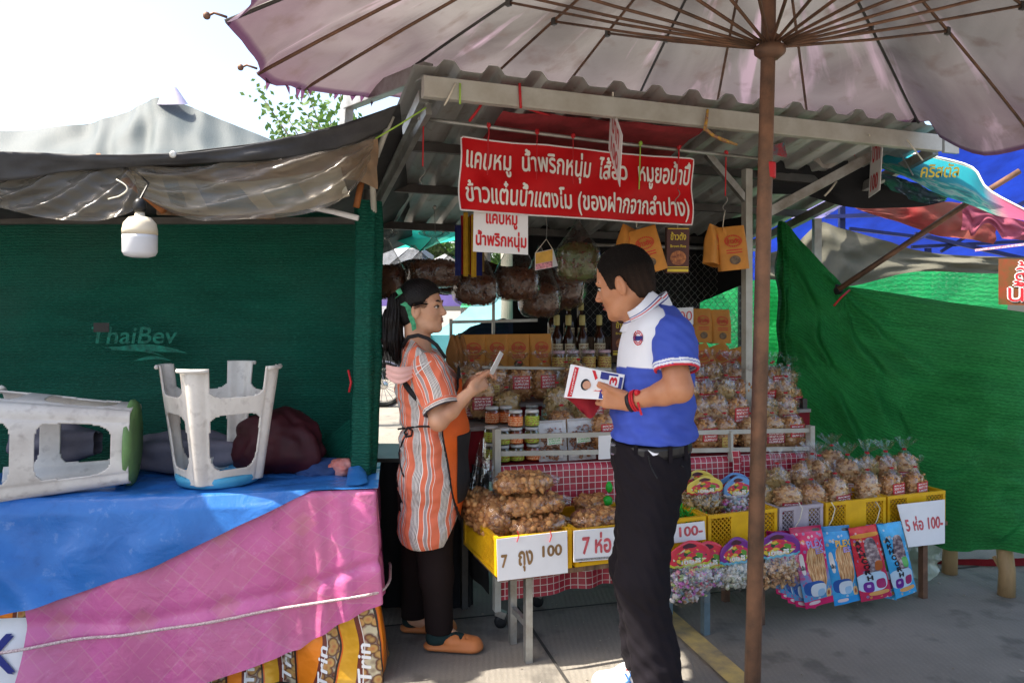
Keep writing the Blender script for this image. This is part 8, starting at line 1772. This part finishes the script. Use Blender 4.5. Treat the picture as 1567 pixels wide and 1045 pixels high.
mS2, mE2, mW2 = P(1000, 512, 2.88), P(975, 610, 2.93), P(905, 602, 2.72)
B.cone(P(1000, 510, 2.80), mS2 + Vector((0, -.02, -.03)), .045, .040, .02); B.cone(mS2 + Vector((0, -.02, -.03)), mE2, .042, .043, .02); B.cone(mE2, mW2, .043, .028, .02)
hand(B, mW1, P(905, 603, 2.60) - mW1, (.2, -.9, -.1), (-.1, -.1, 1), 1.0, (.9, 1.0, 1.1, 1.2), .05, thumb=(-.85, -.25, .45))
hand(B, mW2, P(868, 582, 2.66) - mW2, (-.3, .8, -.2), (0, -.2, 1), .98, (1.0, 1.1, 1.1, 1.2), .10, thumb=(-.6, -.3, .75))
for (h_, k_, a_) in ((P(1000, 720, 2.60), P(985, 900, 2.56), P(1015, 1080, 2.56)), (P(990, 720, 2.80), P(970, 870, 2.90), P(978, 1010, 2.98))): B.cone(h_, k_, .065, .045, .02); B.cone(k_, a_, .045, .036, .02); B.cone(a_, Vector((a_.x - .08, a_.y, .04)), .030, .02, .02)
np_mesh('body', B.mesh(), m_skin_m, mroot); face_parts(Tm, 1.06, -1, rotm, mroot)
H = SDF(axis(.22, .56, .0034), axis(2.56, 2.84, .0034), axis(1.40, 1.70, .0034)); s_ = 1.06
H.ell(Tm(-.010, 0, .020), (.0955 * s_, .0765 * s_, .0945 * s_), .02, rot=rotm); H.ell(Tm(.022, 0, -.012), (.066 * s_, .0635 * s_, .064 * s_), .015, rot=rotm); H.ell(Tm(-.050, 0, -.040), (.042, .060, .060), .03, rot=rotm)
H.ell(Tm(.100, 0, -.030), (.067, .14, .110), .010, 's', rot=rotm); H.ell(Tm(-.004, -.080, -.052), (.024, .034, .056), .008, 's', rot=rotm); H.ell(Tm(-.004, .080, -.052), (.024, .034, .056), .008, 's', rot=rotm); H.ell(Tm(.034, 0, -.088), (.052, .12, .070), .010, 's', rot=rotm); H.ell(Tm(-.02, 0, -.145), (.10, .10, .08), .012, 's', rot=rotm)
H.field(lambda D, X, Y, Z: D + .0012 * wob(X, Y, Z, 500, 2)); V, F = H.mesh()
mh = attr_mat('short_cropped_hair', .85, .8); mh.node_tree.nodes['Principled BSDF'].inputs['Specular IOR Level'].default_value = .1; hl = np.array(Tm(0, 0, 0)); rel = (V - hl) @ np.array(rotm); side = np.clip((.035 - rel[:, 2]) / .085, 0, 1) ** .8 * (.8 + .2 * np.sin(rel[:, 0] * 300)); c_ = np.array([.008, .006, .005])[None] * (1 - side[:, None]) + np.array([.036, .022, .016])[None] * side[:, None]; np_mesh('hair', (V, F), mh, mroot, {'col': c_})
HV, HF = V, F; m_ = MB(); vs = []; fs = []; hc_ = Vector(Tm(-.01, 0, .0)); fr2 = random.Random(3)
for k in range(2600):
    p = Vector(HV[fr2.randrange(len(HV))].tolist()); n = (p - hc_).normalized(); d = (n * .6 + Vector((fr2.uniform(-1, 1), fr2.uniform(-1, 1), fr2.uniform(-1.2, .3))) * .6).normalized() * fr2.uniform(.003, .007); w_ = d.cross(n + Vector((.01, .02, .01))).normalized() * .0007; q = len(vs); vs += [p - w_, p + w_, p + d]; fs.append((q, q + 1, q + 2))
m_.add(vs, fs).build('hair_fuzz', m_hair, mroot)['kind'] = 'stuff'
# polo shirt
P_ = SDF(axis(.24, .70, .0042), axis(2.40, 3.02, .0045), axis(.98, 1.54, .0042))
P_.ell(P(1003, 548, MY), (.128, .195, .19), .05); P_.ell(P(998, 628, MY), (.140, .180, .17), .06); P_.cone(P(1008, 506, 2.56), P(1008, 506, 2.84), .066, .066, .05); P_.cone(P(998, 492, MY), P(992, 480, MY), .085, .07, .03); P_.ell(P(1000, 668, MY), (.140, .175, .06), .04)
P_.field(lambda D, X, Y, Z: np.maximum(D + .0042 * wob(X, Y, Z * .5, 24, 6) + .0035 * wob(X * 1.2 + Z, Y, Z * .9 - X, 55, 9) * (Z < zm(560)) + .005 * np.sin((Z * 1.2 + X) * 60) * np.exp(-((Z - zm(650)) / .05) ** 2), zm(670) - Z)); P_.field(lambda D, X, Y, Z: np.maximum(D, (Z - zm(468)) - 1.05 * (X - xm(985))))
P_.cone(Tm(-.02, 0, -.06), P(990, 505, MY), .064, .060, .004, 's')
V, F = P_.mesh(); px = V[:, 0] * FPX / V[:, 1] + CXP; pyv = HZP + (CH - V[:, 2]) * FPX / V[:, 1]
WH = np.array([.74, .76, .82]); BL = np.array([.045, .085, .44]); front = (V[:, 1] < 2.72)
seam = xm(np.interp(pyv, [440, 466, 480, 520, 562, 700], [1006, 1000, 1003, 998, 1003, 1003])); w_ = (V[:, 0] < seam) & (pyv < 561 + (V[:, 0] - xm(945)) * 40); col = np.where(w_[:, None], WH, BL)
polo = np_mesh('polo_shirt', (V, F), attr_mat('polo_cloth'), mroot, {'col': col})
for (s1, e1, kk_) in ((P(1030, 512, 2.525), P(1038, 592, 2.465), 4), (mS2, mE2, 5)):
    Sl, d, end = sleeve(s1, e1, .70, .072, .070, 'sleeve', k=kk_); V, F = Sl.mesh(); tt_ = (V - np.array(s1)) @ np.array(d); Le = (end - s1).length; col = np.tile(BL, (len(V), 1)); q = Le - tt_
    col[(q > .017) & (q < .024)] = WH; col[(q > .007) & (q < .014)] = WH; col[(q < .0065)] = [.55, .03, .05]; np_mesh('sleeve', (V, F), attr_mat('sleeve_cloth'), mroot, {'col': col})
# collar
def collar(a, b):
    th = 2 * math.pi * a; c = P(990, 474, MY); fx = math.cos(th); r = .068 + .020 * (1 - b); p = Vector((c.x - .004 + fx * r * 1.0, MY + math.sin(th) * r * 1.1, c.z + .048 * fx + .012 - .042 * (1 - b) + .004 - .014 * (1 - b) * abs(math.sin(th)))); 
    return p
m_col, N, L, b = newmat('striped_polo_collar'); uv = coords(N, L, 'UV'); s = node(N, 'SeparateXYZ'); L.new(uv, s.inputs[0]); c = ramp(N, L, s.outputs[1], [(0, (.74, .76, .82)), (.60, (.03, .04, .25)), (.68, (.74, .76, .82)), (.78, (.55, .03, .05)), (.87, (.74, .76, .82))], True); L.new(c, b.inputs['Base Color']); b.inputs['Roughness'].default_value = .8
MB().grid(collar, 60, 12).build('collar', m_col, mroot, True, solid=.003)
def flap(a, b):
    ux, uy = 996 - 36 * a, 444 + 34 * a + 5 * math.sin(math.pi * a); lx_, ly_ = 1016 - 50 * a, 458 + 34 * a + 4 * math.sin(math.pi * a); Yc = MY - .030 - .075 * math.sin(math.pi * min(1, .12 + a * .80)); px_, py_ = ux + (lx_ - ux) * b, uy + (ly_ - uy) * b
    return P(px_, py_, Yc - .026 * b)
MB().grid(flap, 24, 10).build('collar_flap', m_col, mroot, True, solid=.003)
def on_polo(px, py, out=.002): return on_surf(P_, px, py, MY - .17, out)
m_ = MB()
for r0, r1 in ((9.6, 11.4), (6.6, 8.2)):
    n = 30
    for k in range(n):
        q = []
        for t, r in ((k, r0), (k + 1, r0), (k + 1, r1), (k, r1)): th = 2 * math.pi * t / n; q.append(on_polo(976 + math.cos(th) * r * .66, 517 + math.sin(th) * r, .003))
        m_.add(q, [(0, 1, 2, 3)])
em = m_.build('shirt_emblem', m_red_print, mroot); m_ = MB(); m_.add([on_polo(969, 514, .0035), on_polo(983, 514, .0035), on_polo(983, 521, .0035), on_polo(969, 521, .0035)], [(0, 1, 2, 3)]); m_.build('emblem_band', m_blue_print, mroot)
# trousers, belt
m_trs = M('black_trousers', (.011, .009, .012), .85, 0, .15, 5, .25, 90, spec=.12)
Tr = SDF(axis(.18, .68, .005), axis(2.40, 3.12, .005), axis(.04, 1.03, .006))
Tr.ell(P(994, 700, MY), (.128, .175, .12), .04); Tr.cone(P(992, 690, MY), P(994, 670, MY), .128, .128, .02, squash=(1, 1.3, 1))
Tr.cone(P(998, 725, 2.62), P(984, 890, 2.57), .110, .084, .05); Tr.cone(P(984, 890, 2.57), P(1012, 1085, 2.56), .084, .078, .04); Tr.cone(P(988, 725, 2.80), P(972, 870, 2.88), .106, .080, .05); Tr.cone(P(972, 870, 2.88), P(982, 1004, 2.97), .080, .072, .04)
Tr.field(lambda D, X, Y, Z: np.maximum(np.maximum(D + .006 * wob(X, Y, Z * .45, 22, 11) + .004 * wob(X + Z * .6, Y, Z * 1.2, 60, 12) + .006 * np.sin((Z * 1.3 - X * .8 + Y) * 55) * np.exp(-(Z / .28) ** 2), np.where(Y > 2.76, .095, .05) - Z), Z - zm(672)))
np_mesh('trousers', Tr.mesh(), m_trs, mroot)
bl = MB(); bl.grid(lambda a, b: Vector((xm(996) + math.cos(2 * math.pi * a) * (.134), MY + math.sin(2 * math.pi * a) * .178, zm(688) + (zm(671) - zm(688)) * b - .014 * math.cos(2 * math.pi * a) * 0 - .010 * (-math.cos(2 * math.pi * a)))), 60, 3); bl.build('belt', M('black_leather_belt', (.018, .018, .02), .3, 0, .2, 12, .1), mroot, True, solid=.005)
bx_ = Vector((xm(996) - .128, MY - .062, zm(683))); MB().box(bx_, (.012, .050, .040), Matrix.Rotation(.55, 3, 'Z')).build('buckle', m_chrome, mroot, bevel=.003); MB().box(bx_ + Vector((-.004, -.003, 0)), (.014, .030, .024), Matrix.Rotation(.55, 3, 'Z')).build('buckle_plate', m_black, mroot, bevel=.002)
for px in (962, 1010, 1036): 
    p = Vector((xm(px), 0, zm(681))); dx = (p.x - xm(996)) / .137; p.y = MY - .184 * math.sqrt(max(.05, 1 - dx * dx)); MB().box(p, (.012, .006, .052)).build('belt_loop', m_trs, mroot)
m_ = MB(); bird = [(991, 688), (998, 692), (1000, 690), (1003, 693), (1010, 691), (1005, 696), (999, 697), (996, 694)]
def on_tr(px, py, out): return on_surf(Tr, px, py, MY - .17, out)
ct = on_tr(1001, 693, .003); m_.add([ct] + [on_tr(a, b, .003) for a, b in bird], [(0, i + 1, (i + 1) % len(bird) + 1) for i in range(len(bird))]); m_.build('bird_logo', m_white, mroot)
MB().tube([on_tr(a, b, .001) for a, b in ((992, 697), (994, 708), (999, 720), (1006, 732))], .0022, 5).build('pocket_seam', m_black, mroot)
MB().tube([on_tr(a, b, .002) for a, b in ((1042, 712), (1046, 714))], .002, 5).build('pocket_welt', m_black, mroot)
# shoes
m_shoe = M('white_trainer', (.74, .74, .74), .5, 0, .06, 8, .1); m_sole = M('gum_sole', (.48, .33, .16), .7)
for (tx, ty, ang, vis) in ((P(982, 1020, 2.98).x, 2.985, math.radians(188), 1), (P(1014, 1090, 2.56).x, 2.56, math.radians(184), 0)):
    D_ = lambda d_: Vector((math.cos(ang) * d_, math.sin(ang) * d_, 0)); c0 = Vector((tx, ty, 0)); st_ = .004
    Sh = SDF(axis(tx - .26, tx + .09, st_), axis(ty - .10, ty + .08, st_), axis(-.01, .15, st_)); Sh.cone(c0 + D_(-.035) + Vector((0, 0, .05)), c0 + D_(.15) + Vector((0, 0, .038)), .042, .043, .02, squash=(1, 1, .85)); Sh.cone(c0 + D_(-.02) + Vector((0, 0, .085)), c0 + D_(.06) + Vector((0, 0, .065)), .040, .036, .03)
    Sh.ell(c0 + D_(-.01) + Vector((0, 0, .135)), (.035, .030, .05), .008, 's'); Sh.field(lambda D, X, Y, Z: np.maximum(D, .020 - Z)); shoe = np_mesh('shoe', Sh.mesh(), m_shoe, mroot)
    So = SDF(axis(tx - .26, tx + .09, st_), axis(ty - .10, ty + .08, st_), axis(-.01, .05, st_)); So.cone(c0 + D_(-.04) + Vector((0, 0, .016)), c0 + D_(.155) + Vector((0, 0, .016)), .044, .046, .02, squash=(1, 1, .6)); So.field(lambda D, X, Y, Z: np.maximum(D, np.maximum(.001 - Z, Z - .024))); np_mesh('sole', So.mesh(), m_sole, mroot)
    if vis:
        def os_(d_, z_, o_=.002):
            x = c0.x + math.cos(ang) * d_; y = Sh.surf_y(x, z_); return Vector((x, y - o_, z_))
        MB().tube([os_(.07, .080), os_(.055, .055), os_(.04, .030)], .0035, 5).build('blue_stripe', M('blue_stripe', (.06, .22, .6), .5), mroot); MB().tube([os_(.045, .085), os_(.06, .055), os_(.085, .030)], .0035, 5).build('blue_stripe', bpy.data.materials['blue_stripe'], mroot); MB().tube([os_(.02, .06), os_(.03, .042), os_(.02, .028)], .003, 5).build('blue_stripe', bpy.data.materials['blue_stripe'], mroot)
        for d_ in (.0, .018, .036): MB().box(os_(.025 + d_, .098 - d_ * .3, -.006), (.010, .012, .006)).build('red_lace', m_red_print, mroot)
# watch and red bracelet
def band(t0, t1, r, name, mat, th=.003, n=26):
    a, b = mW1.lerp(mE1, t0), mW1.lerp(mE1, t1); MB().tube([a, b], r, n, False).build(name, mat, mroot, True, solid=th)
band(.015, .09, .0315, 'watch', m_black, .004); band(.10, .135, .0335, 'red_bracelet', m_red_print, .006); band(.15, .18, .0345, 'red_bracelet', m_red_print, .006)
dd_ = (mE1 - mW1).normalized(); kn = mW1.lerp(mE1, .13) + Vector((0, -.03, .030)); MB().sphere(kn, (.011, .009, .010), 8, 6, jit=.2).build('bracelet_knot', m_red_print, mroot); MB().tube([mW1.lerp(mE1, .14) + Vector((0, -.036, 0)), mW1.lerp(mE1, .19) + Vector((0, -.036, -.03)), mW1.lerp(mE1, .22) + Vector((.0, -.030, -.045))], .004, 5).build('bracelet_tail', m_red_print, mroot)
# leaflets
lf = thing('leaflets', 'campaign leaflets with a red numeral 3 held sideways by the man', 'leaflet', P(908, 585, 2.60))
LB, RB, RT, LT = P(863, 608, 2.60), P(948, 612, 2.575), P(955, 574, 2.60), P(873, 558, 2.63)
def lff(u, v): n = (RB - LB).cross(LT - LB).normalized(); n = -n if n.y > 0 else n; return (LB.lerp(RB, u).lerp(LT.lerp(RT, u), v) - n * .006 * math.sin(u * 3), n)
for i in range(3):
    MB().grid(lambda a, b, i=i: lff(a, b)[0] + Vector((.0015 * i, .0012 * i, .0008 * i)), 10, 4).build('sheet', m_white_paper, lf)
def patch(u0, u1, v0, v1, mat, name, lift=.0012, skew=0): MB().grid(lambda a, b: lff(u0 + (u1 - u0) * a + skew * (b - .5), v0 + (v1 - v0) * b)[0] + lff(0, 0)[1] * lift, 8, 4).build(name, mat, lf)
patch(.07, .15, .03, .96, m_red_print, 'red_strip', skew=.03); patch(.62, .99, .03, .50, m_blue_print, 'blue_field'); patch(.58, .90, .72, .98, m_blue_print, 'blue_field'); patch(.93, .99, .03, .90, m_blue_print, 'blue_field', .0013)
patch(.74, .93, .48, .90, m_white_paper, 'numeral_field', .0018); patch(.46, .52, .62, .97, m_red_print, 'red_stripe', skew=-.10); patch(.55, .72, .28, .38, m_red_print, 'red_stripe', skew=.1)
rotfn = lambda u, v: lff(1 - v, u)  # page is held sideways: its top points left
text_on('lettering', '3', m_red_print, lf, rotfn, (.54, .10, .86, .24), .04, lift=.0025); text_on('lettering', 'นายกเมือง', m_white_print, lf, rotfn, (.10, .875, .90, .91), .01, lift=.0022); text_on('lettering', 'สุวรรณ', m_white_print, lf, rotfn, (.06, .22, .46, .32), .03, lift=.0022); text_on('lettering', 'เบอร์ 3', m_white_print, lf, rotfn, (.06, .12, .36, .17), .02, lift=.0022)
def ov(cu, cv, ru, rv, mat, name, lift): MB().add([lff(cu, cv)[0] + lff(0, 0)[1] * lift] + [lff(cu + ru * math.cos(2 * math.pi * k / 20), cv + rv * math.sin(2 * math.pi * k / 20))[0] + lff(0, 0)[1] * lift for k in range(20)], [(0, k + 1, (k + 1) % 20 + 1) for k in range(20)]).build(name, mat, lf)
ov(.34, .46, .085, .19, m_black, 'portrait_hair', .0015); ov(.365, .45, .075, .14, m_skin_w, 'portrait_face', .002); ov(.58, .52, .10, .22, m_white_paper, 'portrait_shirt', .0014); ov(.60, .55, .03, .07, m_red_print, 'portrait_badge', .002)
rc = sheet([(862, 608, 2.66, 872, 612, 2.66), (880, 608, 2.66, 890, 630, 2.66), (900, 606, 2.66, 905, 640, 2.66), (925, 604, 2.67, 920, 618, 2.66)], 16, 8, .006, 4, 2, 4).build('red_cloth_bag', m_redcl, None, True); tag(rc, 'piece of dark red cloth held under the leaflets', 'cloth')
